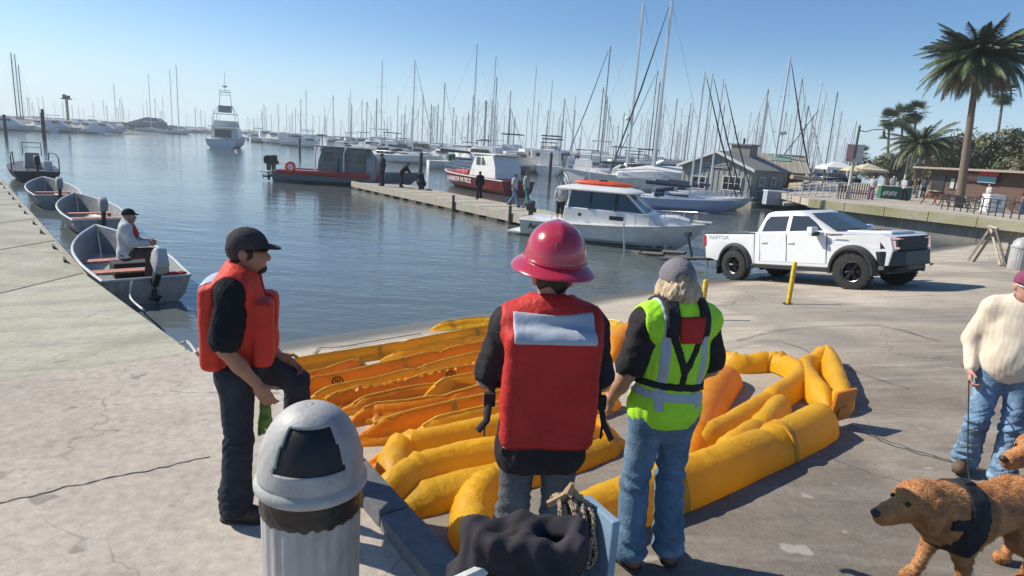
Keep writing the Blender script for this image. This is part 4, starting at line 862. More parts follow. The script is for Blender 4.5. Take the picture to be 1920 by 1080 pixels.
# ---- man in cream, walking the dog
pc = at(1858, 905, 1.27); tC = atY(1925, 503, pc.y+.05); kC = (tC.z-1.27)/1.795
P = Person('person in a cream sweatshirt, plum cap and pale torn jeans, walking behind the dog', (tC.x+.04, pc.y+.05, 1.27), 2.55, dict(elR=(.27, -.04, 1.16), wrR=(.24, .1, .93), kneeR=(.12, .12, .53), ankR=(.13, -.06, .12), kneeL=(-.11, .06, .51), ankL=(-.12, .1, .095)), k=kC, skin=skin_b, res=.009, belly=.01, headyaw=.3, headpitch=-.1)
P.body(grip=.9); P.shirt(cream, 1., .86, .022, .0045, loose=.02, forearm=True, seed=41); P.trousers(denim2, .018, .009, seed=44, cuff=.04); P.boots(boot_m); P.cap(cap_plum)
q = MB()
for sx in (-1, 1): q.tube([P.hp((sx*.03, .102, .012)), P.hp((sx*.065, .085, .014))], [.016, .014], 6); q.tube([P.hp((sx*.068, .083, .014)), P.hp((sx*.084, .03, .014)), P.hp((sx*.083, -.01, .012))], [.006, .005, .004], 6)
q.build('sunglasses', mat('white_sunglasses', (.6, .6, .6), .3, var=0), P.root)
WALKER = P
# ================================================================ DOG, JACKET, ROPE
fur_m = mat('golden_fur', (.42, .18, .06), .75, var=.35, scale=7, bump=.5, bscale=70, dirt=(.5, .27, .12), dscale=4)
pd_ = at(1712, 1086, 1.27); rzD = math.radians(108)
dog = thing('dog', 'golden-haired dog in a black harness walking across the asphalt', 'dog', (0, 0, 1.27), rzD)
off_ = Matrix.Rotation(rzD, 3, 'Z') @ Vector((.085, .26, 0)); dog.location = (pd_.x-off_.x, pd_.y-off_.y, 1.27)
f = F((-.28, -.82, -.02), (.28, .86, .98), .0095)
A = f.add; c_ = f.cap
A(f.ell((0, .16, .43), (.135, .2, .175)), 0); A(c_((0, .1, .45), (0, -.25, .47), .14, .125), .08); A(f.ell((0, -.3, .47), (.13, .16, .14)), .06)
A(c_((0, .25, .5), (0, .44, .57), .125, .1), .08); A(c_((0, .3, .42), (0, .42, .5), .09, .08), .08); A(f.ell((0, .5, .575), (.09, .1, .088)), .05)
A(c_((0, .56, .55), (0, .705, .515), .058, .044), .03); A(c_((0, .55, .5), (0, .68, .478), .045, .032), .03); A(c_((-.035, .55, .6), (.035, .55, .6), .028, .028), .03)
for sx in (-1, 1):
    A(f.ell((sx*.098, .455, .525), (.022, .055, .1)), .006); f.cut(f.ell((sx*.046, .6, .585), (.013, .013, .012)), .01)
    fy = .06 if sx > 0 else -.08
    A(c_((sx*.085, .2, .42), (sx*.09, .18, .25), .07, .045), .06); A(c_((sx*.09, .18, .25), (sx*.09, .2+fy, .045), .042, .03), .03); A(f.ell((sx*.09, .235+fy, .032), (.04, .055, .034)), .02)
    ry = .05 if sx < 0 else -.07
    A(c_((sx*.085, -.32, .45), (sx*.1, -.24+ry*.5, .29), .1, .062), .06); A(c_((sx*.1, -.24+ry*.5, .29), (sx*.095, -.42+ry, .17), .055, .033), .03); A(c_((sx*.095, -.42+ry, .17), (sx*.095, -.4+ry, .045), .032, .028), .02); A(f.ell((sx*.095, -.36+ry, .032), (.038, .056, .034)), .02)
A(c_((0, -.42, .53), (0, -.54, .6), .05, .05), .05); A(c_((0, -.54, .6), (-.03, -.64, .73), .05, .075), .04); A(c_((-.03, -.64, .73), (-.06, -.6, .88), .075, .035), .04)
f.wrinkle(.005, 26, 3); f.wrinkle(.002, 70, 5, (1, .5, 1))
dme = f.mesh('dog_body', fur_m); body = link('body', dme, dog)
D0 = f.D
f.D = np.maximum(D0-.012, np.minimum(np.abs(f.Y-.2+.35*(f.Z-.5))-.065, np.maximum(np.abs(f.Z-.48)-.03, np.abs(f.Y-.34)-.2)+9*(f.Y > .36)+.0)); f.D = np.where(f.Z < .28, 9, f.D)
link('harness', f.mesh('dog_harness', strap_black), dog)
f.D = np.maximum(D0-.022, np.maximum(np.maximum(np.abs(f.Y-.15)-.05, .57-f.Z), np.abs(f.X)-.03)); link('harness_handle', f.mesh('dog_handle', strap_black), dog); f.D = D0
q = MB(); q.tube([(.145, .21, .5), (.155, .19, .47), (.15, .17, .45)], .006, 6); q.build('buckle', chrome, dog)
q = MB(); q.ball((0, .748, .527), (.026, .02, .02), 10, 6); q.build('nose', black_plastic, dog); q = MB()
for sx in (-1, 1): q.ball((sx*.046, .596, .585), .013, 8, 6)
q.build('eyes', black_sun, dog)
# fur: short tapering locks over the whole coat
nv_ = len(dme.vertices); co = np.empty(nv_*3); dme.vertices.foreach_get('co', co); co = co.reshape(-1, 3); no = np.empty(nv_*3); dme.vertices.foreach_get('normal', no); no = no.reshape(-1, 3)
sel = rng.integers(0, nv_, 42000); p = co[sel]+rng.normal(size=(len(sel), 3))*.003; n = no[sel]
keep = ~((np.abs(p[:, 1]-.2+.35*(p[:, 2]-.5)) < .075) & (p[:, 2] > .28)) & (p[:, 1] < .6); p = p[keep]; n = n[keep]
flow = np.tile([0, -.8, -.55], (len(p), 1))+rng.normal(size=(len(p), 3))*.2; flow -= n*(flow*n).sum(1)[:, None]*.75; flow /= np.linalg.norm(flow, axis=1)[:, None]
ln = rng.uniform(.014, .03, len(p))*np.where(p[:, 2] < .3, .5, 1)*np.where(p[:, 1] > .45, .4, 1)*np.where(p[:, 1] < -.5, 1.7, 1); sdv = np.cross(flow, n); sdv /= np.linalg.norm(sdv, axis=1)[:, None]+1e-9; wv_ = .0024
tip = p+flow*ln[:, None]+n*(ln*.2)[:, None]; V = np.stack([p-sdv*wv_, p+sdv*wv_, tip], 1).reshape(-1, 3)
fm = bpy.data.meshes.new('fur'); fm.from_pydata(V.tolist(), [], [(3*i, 3*i+1, 3*i+2) for i in range(len(p))]); fm.materials.append(mat('golden_fur_locks', (.52, .225, .075), .6, var=.45, scale=9, dirt=(.6, .34, .16), dscale=5)); tag(link('fur', fm, dog), kind='stuff')
d2 = dup(dog); d2['label'] = 'second golden dog, only its muzzle and ear entering the photo beside the walker'; nz_ = at(1880, 862, 1.79); o2 = Matrix.Rotation(rzD, 3, 'Z') @ Vector((0, .75, 0)); d2.location = (nz_.x-o2.x, nz_.y-o2.y, 1.27)
# leash from harness to hand
bpy.context.view_layer.update()
hw = WALKER.root.matrix_world @ Vector(WALKER.J['wrR']+np.array([0, .03, -.07])); dw = dog.matrix_world @ Vector((0, .12, .62))
q = MB(); mid = (hw+dw)/2-Vector((0, .05, .2)); q.tube(spline([hw, mid, dw], .06), .0045, 5); tag(q.build('leash', strap_black, None), 'thin black leash running from the dog harness to the walker', 'leash')
# ---- jacket hung over the cart, rope bundle on its rail
jack_m = cloth('dark_grey_jacket', (.04, .037, .043), .25, .15, 6, 90)
jc = at(1000, 1005, 2.1)
f = F((-.34, -.36, -.62), (.36, .3, .14), .0085)
f.add(f.rbox((-.0, -.09, -.2), (.24, .045, .26), .04), 0); f.add(f.cap((-.2, .03, -.0), (.2, .05, .02), .075, .06, ((0, 0, 1), 1.2)), .08); f.add(f.cap((-.2, -.03, -.04), (-.3, -.1, -.16), .06, .055), .06); f.add(f.cap((-.06, -.11, -.2), (-.1, -.14, -.58), .11, .13, ((0, 1, 0), 1.8)), .06)
f.add(f.cap((.1, -.1, -.1), (.16, -.12, -.55), .1, .1, ((0, 1, 0), 1.6)), .05)
f.wrinkle(.024, 11, 8, (1, .6, .4)); f.wrinkle(.006, 28, 9, (1, 1, .35))
jo = link('jacket', f.mesh('jacket', jack_m), None); tag(jo, 'dark grey jacket draped over the front of the blue cart', 'jacket'); jo.location = jc+Vector((-.03, -.13, .075)); jo.scale = (.8, .85, .9)
rp_m, t_, b_, L_ = nodes_mat('tan_braided_rope'); wv = N(t_, 'ShaderNodeTexNoise', Scale=90., Detail=2); L_(obj_coord(t_), wv.inputs['Vector']); L_(ramp_node(t_, wv.outputs[0], [(.42, (.05, .04, .03)), (.5, (.3, .2, .13)), (.62, (.5, .38, .28))]), b_.inputs[0]); b_.inputs['Roughness'].default_value = .85
rc = at(1066, 962, 2.13); rr = random.Random(3)
bundle = thing('rope_bundle', 'tan braided rope bundled on the rail of the blue cart', 'rope', rc); bundle.scale = (.85, .85, .85)
for k in range(9):
    a0 = rr.uniform(-.09, .07); q = MB(); pts = [(a0-.03+rr.uniform(-.02, .02), .08, .0), (a0+rr.uniform(-.04, .04), .03, .045+rr.uniform(0, .03)), (a0+rr.uniform(-.03, .05), -.05, .03+rr.uniform(0, .03)), (a0+.03+rr.uniform(-.03, .05), -.1, -.06), (a0+.04+rr.uniform(-.02, .05), -.1, -.16-rr.uniform(0, .07)), (a0+.075, -.09, -.14), (a0+.05, -.06, -.02), (a0+.03, .03, .03)]
    q.tube(spline(pts, .012), .012, 7); q.build('rope_loop', rp_m, bundle)
q = MB(); q.tube(spline([(-.1, -.02, .05), (-.03, .0, .085), (.0, .02, .11), (.05, 0, .07), (.1, -.02, .05)], .012), .016, 7); q.tube([(-.01, .0, .1), (.005, .0, .15)], [.022, .012], 7); q.build('knot', mat('tan_leather_tie', (.42, .27, .14), .7), bundle)
# ================================================================ TRUCK, TRAILER, BOATS
TX, TY, TYAW = 6.6, 18.75, -1.06
up_ = Vector((-RB, -RC, 1)).normalized(); hd_ = Vector((math.cos(TYAW), math.sin(TYAW), 0)); hd_ = (hd_-up_*hd_.dot(up_)).normalized(); lf_ = up_.cross(hd_)
TM = Matrix((hd_, lf_, up_)).transposed().to_4x4(); TM.translation = (TX, TY, rampz(TX, TY)+.0)
TM = TM @ Matrix.Translation((0, .97, 0))
truck = thing('pickup_truck', 'white four-door pickup truck with black wheel flares climbing the launch ramp', 'pickup truck'); truck.matrix_world = TM
carw = mat('white_car_paint', (.74, .75, .76), .22, var=.02, coat=.6); flare_m = mat('textured_black_trim', (.018, .019, .021), .6, var=.15, bump=.15, bscale=120)
lamp_w = mat('headlamp_glass', (.5, .42, .42), .1, var=0, emis=((1., .5, .42), .5)); lamp_r = mat('tail_lamp_red', (.5, .01, .025), .2, var=0); tyre_m = mat('dusty_tyre_rubber', (.028, .027, .027), .85, var=.25, scale=9, bump=.3, bscale=50); rim_m = mat('dark_alloy', (.035, .035, .038), .35, metal=.8, var=.1)
HW = .98
def arc(cx, r, a0, a1, n=10): return [(cx+r*math.cos(math.radians(a0+(a1-a0)*k/n)), .44+r*math.sin(math.radians(a0+(a1-a0)*k/n))) for k in range(n+1)]
def wall(q, poly, y0, y1): q.side(poly, y0, y1)
# cab and engine block up to the belt line
q = MB(); poly = [(.72, .5)] + [(.72, 1.38), (3.2, 1.42), (4.3, 1.37), (4.52, 1.27), (4.58, 1.0), (4.5, .62), (4.2, .58)] + arc(3.69, .55, 5, 175) + [(3.1, .5)]
q.side(poly, -HW, HW); me = q.mesh('truck_body', carw, 0)
for v in me.vertices:
    if v.co.x > 3.9: v.co.y *= 1-.20*((v.co.x-3.9)/.7)**2
    if v.co.z > 1.2: v.co.y *= .965
bm = bmesh.new(); bm.from_mesh(me); bmesh.ops.bevel(bm, geom=[e for e in bm.edges if e.calc_face_angle(0) > .35], offset=.035, segments=3, profile=.6, affect='EDGES', clamp_overlap=True); bmesh.ops.recalc_face_normals(bm, faces=bm.faces); bm.to_mesh(me); bm.free()
me.polygons.foreach_set('use_smooth', [True]*len(me.polygons)); me.set_sharp_from_angle(angle=.6); link('body', me, truck)
# bed: two sides, tailgate, floor
bed = None
for s_ in (-1, 1):
    q = MB(); poly = [(-1.16, .62), (-1.18, 1.36), (.70, 1.38), (.70, .5)] + [(.6, .5)] + arc(0, .55, 5, 175) + [(-.9, .6)]; q.side(poly, s_*HW-(.06 if s_ > 0 else 0), s_*HW+(.06 if s_ < 0 else 0)); b = q.build('bed_side', carw, truck, 30, bevel=.02)
    q = MB(); q.box((-.23, s_*(HW-.03), 1.385), (1.86, .09, .03)); q.build('rail_cap', flare_m, b, 0, bevel=.008)
q = MB(); q.box((-1.16, 0, 1.0), (.06, HW*1.9, .74)); q.build('tailgate', carw, truck, 0, bevel=.02); q = MB(); q.box((-.22, 0, .86), (1.84, HW*1.9, .05)); q.build('bed_floor', flare_m, truck, 0)
# greenhouse: white pillars and roof, dark glass set in
def gh(y): return None
B = [(.76, 1.38), (3.14, 1.40)]; T = [(1.02, 1.90), (2.2, 1.93)]
q = MB(); rings = []
for z, xr, xf, hw in ((1.37, .74, 3.16, .93), (1.62, .86, 2.72, .87), (1.86, .97, 2.28, .80), (1.94, 1.04, 2.14, .775), (1.985, 1.18, 2.0, .70)):
    rings.append([(xr, -hw, z), (xf-.12, -hw, z), (xf, -hw*.82, z), (xf+.06, 0, z), (xf, hw*.82, z), (xf-.12, hw, z), (xr, hw, z)])
q.loft(rings, True, True); q.build('cab', carw, truck, 35, bevel=.02)
def sidept(x0, z, s_):      # on the side glass surface
    hw = np.interp(z, [1.37, 1.62, 1.86, 1.94], [.93, .87, .80, .775]); return (x0, s_*(hw+.006), z)
glass_t = mat('truck_side_glass', (.035, .04, .048), .06, var=0, spec=.7)
for s_ in (-1, 1):
    for nm, pts in (('rear_window', [(.93, 1.43), (1.72, 1.44), (1.74, 1.84), (1.14, 1.84), (1.02, 1.72)]), ('front_window', [(1.84, 1.44), (2.84, 1.46), (2.52, 1.70), (2.32, 1.83), (1.86, 1.85)])):
        q = MB(); a = [sidept(x, z, s_) for x, z in pts]; b = [(x, y-.03*s_, z) for x, y, z in a]; n = len(a); q.add(a+b, [tuple(range(n))]+[(i, (i+1) % n, n+(i+1) % n, n+i) for i in range(n)]); q.build(nm, glass_t if nm == 'rear_window' else dark_glass, truck, 0)
q = MB(); a = [(3.06, -.78, 1.44), (3.14, 0, 1.45), (3.06, .78, 1.44), (2.27, .66, 1.87), (2.345, 0, 1.88), (2.27, -.66, 1.87)]; q.add([(x+.03, y, z+.035) for x, y, z in a], [(0, 1, 4, 5), (1, 2, 3, 4)]); q.build('windshield', mat('windshield_glass', (.05, .075, .08), .05, var=0, spec=.8), truck, 0, fix=False)
q = MB(); q.box((2.66, -.35, 1.62), (.1, .35, .03)); 
# hood: raised centre with two dark vents
q = MB(); q.loft([[(x, -.5, 1.39-.0+dz), (x, -.44, 1.435+dz), (x, .44, 1.435+dz), (x, .5, 1.39+dz)] for x, dz in ((3.2, .01), (3.9, -.005), (4.35, -.03))], True, True); hd = q.build('hood', carw, truck, 30, bevel=.012)
for s_ in (-1, 1): q = MB(); q.box((3.62, s_*.22, 1.436), (.5, .26, .014)); q.build('vent', flare_m, hd, 0)
for s_ in (-1, 1):
    q = MB(); q.add([(3.02, s_*.962, 1.32), (3.42, s_*.968, 1.33), (3.42, s_*.966, 1.36), (3.12, s_*.962, 1.36)], [(0, 1, 2, 3)]); q.build('fender_vent', flare_m, truck, 0, fix=False)
    # doors: panels standing a few mm proud with dark gaps, handles
    for nm, x0, x1 in (('rear_door', .93, 1.79), ('front_door', 1.81, 2.98)):
        q = MB(); q.side([(x0, .6), (x0, 1.37), (x1-.02, 1.38), (x1, .9), (x1-.02, .6)], s_*(HW-.012), s_*(HW+.005)); d = q.build(nm, carw, truck, 0, bevel=.006)
        q = MB(); q.box((x0+.13, s_*(HW+.022), 1.13), (.2, .03, .045)); q.build('handle', carw, d, 0, bevel=.012)
    for xg in (.905, 1.8, 2.995): q = MB(); q.box((xg, s_*(HW-.0), .98), (.012, .004, .76)); q.build('door_gap', black_rubber, truck, 0)
    # flares and wheels
    for xw in (0, 3.69):
        q = MB(); rings = []
        for k in range(19):
            a = math.radians(-6+192*k/18); ca, sa = math.cos(a), math.sin(a); rings.append([(xw+r*ca, s_*y, .44+r*sa*1.02) for r, y in ((.53, HW-.05), (.53, HW+.095), (.58, HW+.1), (.65, HW+.02), (.65, HW-.05))])
        q.loft(rings, True, True); q.build('wheel_flare', flare_m, truck, 40)
        w_ = MB(); tw = .3; R_ = .445
        w_.lathe([(.25, -tw/2), (.36, -tw/2), (.425, -tw/2+.015), (R_, -tw/2+.05), (R_, tw/2-.05), (.425, tw/2-.015), (.36, tw/2), (.25, tw/2), (.25, -tw/2)], 40, (0, 0, 0), 'Y')
        for k in range(36):
            a = 2*PI*k/36
            for yy in (-.08, .08): w_.box((math.cos(a)*(R_+.004), yy+.02*(k % 2), math.sin(a)*(R_+.004)), (.03, .11, .045), ry=-a)
        wh = thing('wheel', None, None, (0, 0, 0)); wh.parent = truck; KID.setdefault(truck.name, []).append(wh); wh.location = (xw, s_*(HW-.065), .445)
        if xw > 1: wh.rotation_euler = (0, 0, .22)
        w_.build('tyre', tyre_m, wh, 35); r_ = MB(); r_.lathe([(.255, -.1), (.255, .08*1), (.235, .09), (.23, .06), (.2, .0), (.06, .02), (.0, .02)], 28, (0, 0, 0), 'Y')
        r_.M = Matrix.Scale(1 if s_ > 0 else -1, 4, (0, 1, 0))
        for k in range(6):
            a = 2*PI*k/6
            for da in (-.13, .13): r_.tube([(.05*math.cos(a), .07, .05*math.sin(a)), (.235*math.cos(a+da), .085, .235*math.sin(a+da))], .02, 5)
        r_.lathe([(.06, .05), (.06, .09), (.0, .095)], 14, (0, 0, 0), 'Y'); r_.build('rim', rim_m, wh, 35)
        if s_ < 0:
            q = MB(); q.lathe([(.236, -.088), (.246, -.094), (.254, -.088)], 28, (0, 0, 0), 'Y'); q.build('rim_ring', mat('bright_alloy', (.5, .5, .5), .3, metal=.9, var=0) if 'bright_alloy' not in bpy.data.materials else bpy.data.materials['bright_alloy'], wh)
    q = MB(); q.side([(.62, .4), (.62, .52), (3.08, .52), (3.08, .4)], s_*(HW-.08), s_*(HW+.06)); q.build('running_board', flare_m, truck, 0, bevel=.02)
    # mirrors
    q = MB(); q.box((2.72, s_*1.17, 1.46), (.16, .24, .2)); mr_ = q.build('mirror', carw, truck, 0, bevel=.035); q = MB(); q.box((2.74, s_*1.03, 1.40), (.1, .12, .06)); q.build('mirror_arm', flare_m, mr_, 0)
    q = MB(); q.box((2.81, s_*1.18, 1.37), (.1, .2, .1)); q.build('mirror_base', flare_m, mr_, 0, bevel=.02)
    # lamps
    q = MB(); q.loft([[(4.60, s_*.5, z), (4.59, s_*.66, z), (4.42, s_*.80, z), (4.3, s_*.84, z), (4.28, s_*.7, z), (4.45, s_*.5, z)] for z in (1.0, 1.27)], True, True); hl = q.build('headlight', dark_glass, truck, 0, bevel=.01)
    q = MB(); q.tube([(4.61, s_*.45, 1.245), (4.605, s_*.655, 1.245), (4.445, s_*.80, 1.25)], .016, 5); q.build('running_lamp', lamp_w, hl); q = MB(); q.tube([(4.56, s_*.71, 1.2), (4.575, s_*.7, 1.03), (4.6, s_*.58, 1.02)], .028, 5); q.tube([(4.48, s_*.775, 1.18), (4.49, s_*.77, 1.05)], .022, 5); q.build('running_lamp', lamp_w, hl)
    q = MB(); q.box((-1.17, s_*.89, 1.15), (.12, .2, .34)); q.build('tail_light', lamp_r, truck, 0, bevel=.03)
    q = MB(); q.box((-.62, s_*(HW-.04), .36), (.03, .26, .42)); q.build('mud_flap', black_rubber, truck, 0, bevel=.01)
# front: grille, bumper, skid plate, tow hooks
q = MB(); q.box((4.57, 0, 1.12), (.08, 1.2, .34)); gr = q.build('grille', flare_m, truck, 0, bevel=.02)
for k in range(5): q = MB(); q.box((4.615, 0, .99+.065*k), (.02, 1.14, .018)); q.build('slat', black_plastic, gr, 0)
q = MB(); q.loft([[(4.35, -.93, z), (4.58, -.74, z), (4.72, -.5, z), (4.72, .5, z), (4.58, .74, z), (4.35, .93, z), (4.2, .9, z), (4.2, -.9, z)] for z in (.60, .68, .88, .95)], True, True); q.build('front_bumper', mat('dark_bumper_steel', (.028, .034, .045), .4, metal=.3, var=.1), truck, 0, bevel=.025)
q = MB(); q.loft([[(4.7, -.36, z), (4.7, .36, z), (4.3, .36, z-.1), (4.3, -.36, z-.1)] for z in (.5, .6)], True, True); q.build('skid_plate', dark_metal, truck, 0, bevel=.01)
q = MB(); q.tube([(4.72, .5, .62), (4.8, .5, .6), (4.72, .5, .56)], .02, 6); q.tube([(4.72, -.5, .62), (4.8, -.5, .6), (4.72, -.5, .56)], .02, 6); q.build('tow_hook', dark_metal, truck)
q = MB(); q.box((-1.22, 0, .62), (.14, 1.8, .2)); q.build('rear_bumper', flare_m, truck, 0, bevel=.03); q = MB(); q.box((-1.42, 0, .5), (.5, .09, .09)); q.build('hitch', dark_metal, truck, 0)
q = MB(); q.box((1.8, 0, .48), (5.0, 1.1, .2)); q.build('chassis', black_plastic, truck, 0); q = MB(); q.tube([(0, -.8, .44), (0, .8, .44)], .07, 8); q.build('axle', dark_metal, truck); q = MB(); q.tube([(3.69, -.8, .44), (3.69, .8, .44)], .07, 8); q.build('axle', dark_metal, truck)
def text(name, s_, size, m, M, par, ext=.003):
    cu = bpy.data.curves.new(name, 'FONT'); cu.body = s_; cu.size = size; cu.extrude = ext; cu.align_x = 'CENTER'; cu.align_y = 'CENTER'
    tmp = bpy.data.objects.new('t', cu); C.objects.link(tmp); me = bpy.data.meshes.new_from_object(tmp.evaluated_get(bpy.context.evaluated_depsgraph_get())); bpy.data.objects.remove(tmp); bpy.data.curves.remove(cu)
    me.transform(M); me.materials.clear(); me.materials.append(m); me.name = name; return link(name, me, par)
gd = mat('grey_decal', (.52, .53, .55), .4, var=.1)
text('lettering', 'RAPTOR', .16, gd, Matrix.Translation((-.62, -HW-.0065, 1.255)) @ Matrix.Rotation(PI/2, 4, 'X') @ Matrix.Scale(1.3, 4, (1, 0, 0)), truck)
# driver seen through the open front window
# wet boat trailer behind the truck
tr = thing('boat_trailer', 'dark wet boat trailer hitched to the truck and running down into the water', 'trailer'); tr.matrix_world = TM
q = MB(); q.tube([(-1.6, 0, .52), (-2.6, 0, .5), (-8.4, 0, .42)], .06, 4); q.build('tongue', dark_metal, tr, 0)
for s_ in (-1, 1):
    q = MB(); q.tube([(-2.6, 0, .48), (-3.9, s_*.85, .46), (-8.6, s_*.95, .44)], .055, 4); q.build('side_rail', dark_metal, tr, 0); q = MB(); q.tube([(-3.6, s_*.5, .62), (-8.5, s_*.55, .7)], .07, 4); q.build('bunk', wood_dark, tr, 0)
    q = MB(); q.tube([(-5.2, s_*.98, .4), (-5.2, s_*.98, 1.75)], .035, 6); q.build('guide_post', alu, tr)
q = MB(); q.tube([(-2.75, 0, .5), (-2.95, 0, 1.25)], .06, 4); q.box((-2.95, 0, 1.3), (.2, .16, .16)); q.build('winch_stand', dark_metal, tr, 0)
q = MB(); q.tube([(-1.95, -.12, .05), (-1.95, -.12, .95)], .032, 8); q.lathe([(0, .95), (.06, .95), (.06, 1.0), (0, 1.0)], 8, (-1.95, -.12, 0)); q.build('jack', alu, tr)
for s_ in (-1, 1):
    q = MB(); q.lathe([(.15, -.09), (.3, -.09), (.33, -.05), (.33, .05), (.3, .09), (.15, .09)], 20, (-6.3, s_*1.02, .33), 'Y'); q.build('wheel', tyre_m, tr)

# ---------------------------------------------------------------- boat builders. local: bow +X, stern at 0, waterline z = 0
def hullpts(L, B, F0, F1, rake=.16, draft=.25, n=14, full=.45, flare=.86, transom=.9):
    st = []
    for i in range(n+1):
        t = i/n; b = B/2*(1-max(0, (t-full)/(1-full))**2.3)*(transom+(1-transom)*min(1, t/.3)); z = F0+(F1-F0)*t**1.8; sh = L*t; lo = L*(t-rake*t**3); wl = L*(t-rake*.45*t**3)
        b = max(b, .012); st.append([(sh, -b, z), (wl, -b*flare, z*.28), (lo, -b*.55*(1-.3*t), -draft*.55), (lo, 0, -draft*(1-.35*t**3))])
    return st
def hull(q, L, B, F0, F1, deck=True, **k):
    st = hullpts(L, B, F0, F1, **k); rings = [s+[(x, -y, z) for x, y, z in s[-2::-1]] for s in st]
    q.loft(rings, False, False); n = len(rings[0]); q.add(rings[0], [tuple(range(n))])
    if deck: q.loft([[r[0], ((r[0][0]), 0, r[0][2]+.03*B*.3), r[-1]] for r in rings], False, False)
    return st
def rail(q, st, h, i0, i1, r=.012, inset=.95, every=2):
    for s_ in (-1, 1):
        top = []
        for i in range(i0, i1+1):
            x, y, z = st[i][0]; y = y*s_*inset; top.append((x, y, z+h))
            if (i-i0) % every == 0 or i == i1: q.tube([(x, y, z), (x, y, z+h)], r, 5)
        q.tube(top, r*1.1, 5)
def place(o, p, q_, z=0.): o.location = (p[0], p[1], z); o.rotation_euler = (0, 0, math.atan2(q_[1]-p[1], q_[0]-p[0]))
# ---- cabin cruiser coming in to the trailer
cs, cb = Vector((.55, 26.9)), Vector((7.3, 24.3))
cr = thing('cabin_cruiser', 'white cabin cruiser with lettered stern nosing up to the trailer behind the truck', 'motor boat'); place(cr, cs, cb); LC = (cb-cs).length
q = MB(); st = hull(q, LC, 2.7, .72, 1.12, True, rake=.2, full=.5, draft=.4); q.build('hull', white_gel, cr, 30)
q = MB()
for i in range(len(st)-1):
    for s_ in (-1, 1): q.tube([(st[i][0][0], st[i][0][1]*s_*1.01, st[i][0][2]-.04), (st[i+1][0][0], st[i+1][0][1]*s_*1.01, st[i+1][0][2]-.04)], .035, 5, cap=False)
q.build('rub_rail', off_white, cr)
q = MB()
for i in range(len(st)-1):
    for s_ in (-1, 1):
        a, b = st[i], st[i+1]; f1 = lambda p, k: ((p[1][0]*(1-k)+p[2][0]*k), (p[1][1]*(1-k)+p[2][1]*k)*s_*1.012, p[1][2]*(1-k)+p[2][2]*k)
        q.quad(f1(a, .3), f1(b, .3), f1(b, .42), f1(a, .42))
q.build('boot_stripe', mat('dark_boot_stripe', (.05, .055, .07), .5, var=0), cr, 0, fix=False)
q = MB(); q.loft([[(x0, -y, z), (x1, -y*.93, z), (x1+.0, y*.93, z), (x0, y, z)] for z, x0, x1, y in ((.75, 1.75, 5.6, 1.12), (1.32, 1.8, 5.1, 1.08), (1.36, 1.8, 5.05, 1.06))], True, True); q.build('cabin_side', white_gel, cr, 0, bevel=.03)
q = MB(); q.loft([[(x0, -y, z), (x1, -y*.85, z), (x1+.1, 0, z), (x1, y*.85, z), (x0, y, z)] for z, x0, x1, y in ((1.34, 1.85, 4.95, 1.05), (2.02, 1.95, 4.15, .95))], True, True); gh_ = q.build('window_band', boat_glass, cr, 0)
for s_ in (-1, 1):
    for x in (1.9, 2.75, 3.75): q = MB(); q.tube([(x+.02, s_*1.06, 1.34), (x+.07, s_*.965, 2.02)], .035, 4); q.build('pillar', white_gel if x < 2 else black_plastic, cr, 0)
    q = MB(); q.tube([(4.93, s_*.9, 1.34), (4.15, s_*.82, 2.02)], .05, 4); q.build('pillar', white_gel, cr, 0)
    q = MB(); q.box((3.9, s_*1.1, 1.08), (.55, .02, .16)); q.build('side_window', dark_glass, cr, 0, bevel=.008)
    q = MB(); q.lathe([(.0, -.01), (.07, -.01), (.07, .01), (0, .01)], 12, (2.45, s_*1.12, 1.1), 'Y'); q.build('port', dark_metal, cr)
    q = MB(); q.tube([(4.6, s_*.3, 1.62), (4.95, s_*.25, 1.4)], .015, 4); q.build('wiper', black_plastic, cr)
q = MB(); q.loft([[(x0, -y, z), (x1-.3, -y, z), (x1, -y*.7, z), (x1+.08, 0, z), (x1, y*.7, z), (x1-.3, y, z), (x0, y, z)] for z, x0, x1, y in ((2.0, 1.5, 4.45, 1.04), (2.05, 1.42, 4.55, 1.1), (2.13, 1.5, 4.4, 1.05), (2.2, 1.8, 4.0, .8))], True, True); q.build('roof', white_gel, cr, 40, bevel=.02)
q = MB(); q.loft([[(x, -y, .95+.0), (x, -y*.85, z), (x, y*.85, z), (x, y, .95)] for x, y, z in ((5.0, 1.0, 1.33), (6.0, .72, 1.3), (6.5, .45, 1.2))], True, True); q.build('foredeck_trunk', white_gel, cr, 40, bevel=.05)
q = MB(); rail(q, st, .42, 9, 13, .016, .9, 1); q.tube([(st[13][0][0], st[13][0][1]*.9, st[13][0][2]+.42), (LC-.02, 0, st[13][0][2]+.45), (st[13][0][0], -st[13][0][1]*.9, st[13][0][2]+.42)], .018, 5); q.build('bow_rail', chrome, cr)
q = MB(); q.box((LC-.25, 0, 1.17), (.7, .26, .07)); q.build('anchor_pulpit', white_gel, cr, 0, bevel=.02); q = MB(); q.box((-.28, 0, .12), (.6, 2.0, .1)); q.build('swim_platform', white_gel, cr, 0, bevel=.03)
for s_ in (-1, 1): q = MB(); q.tube([(1.45, s_*1.0, 2.1), (1.3, s_*1.02, 1.4), (1.3, s_*1.02, .8)], .022, 6); q.build('roof_strut', chrome, cr)
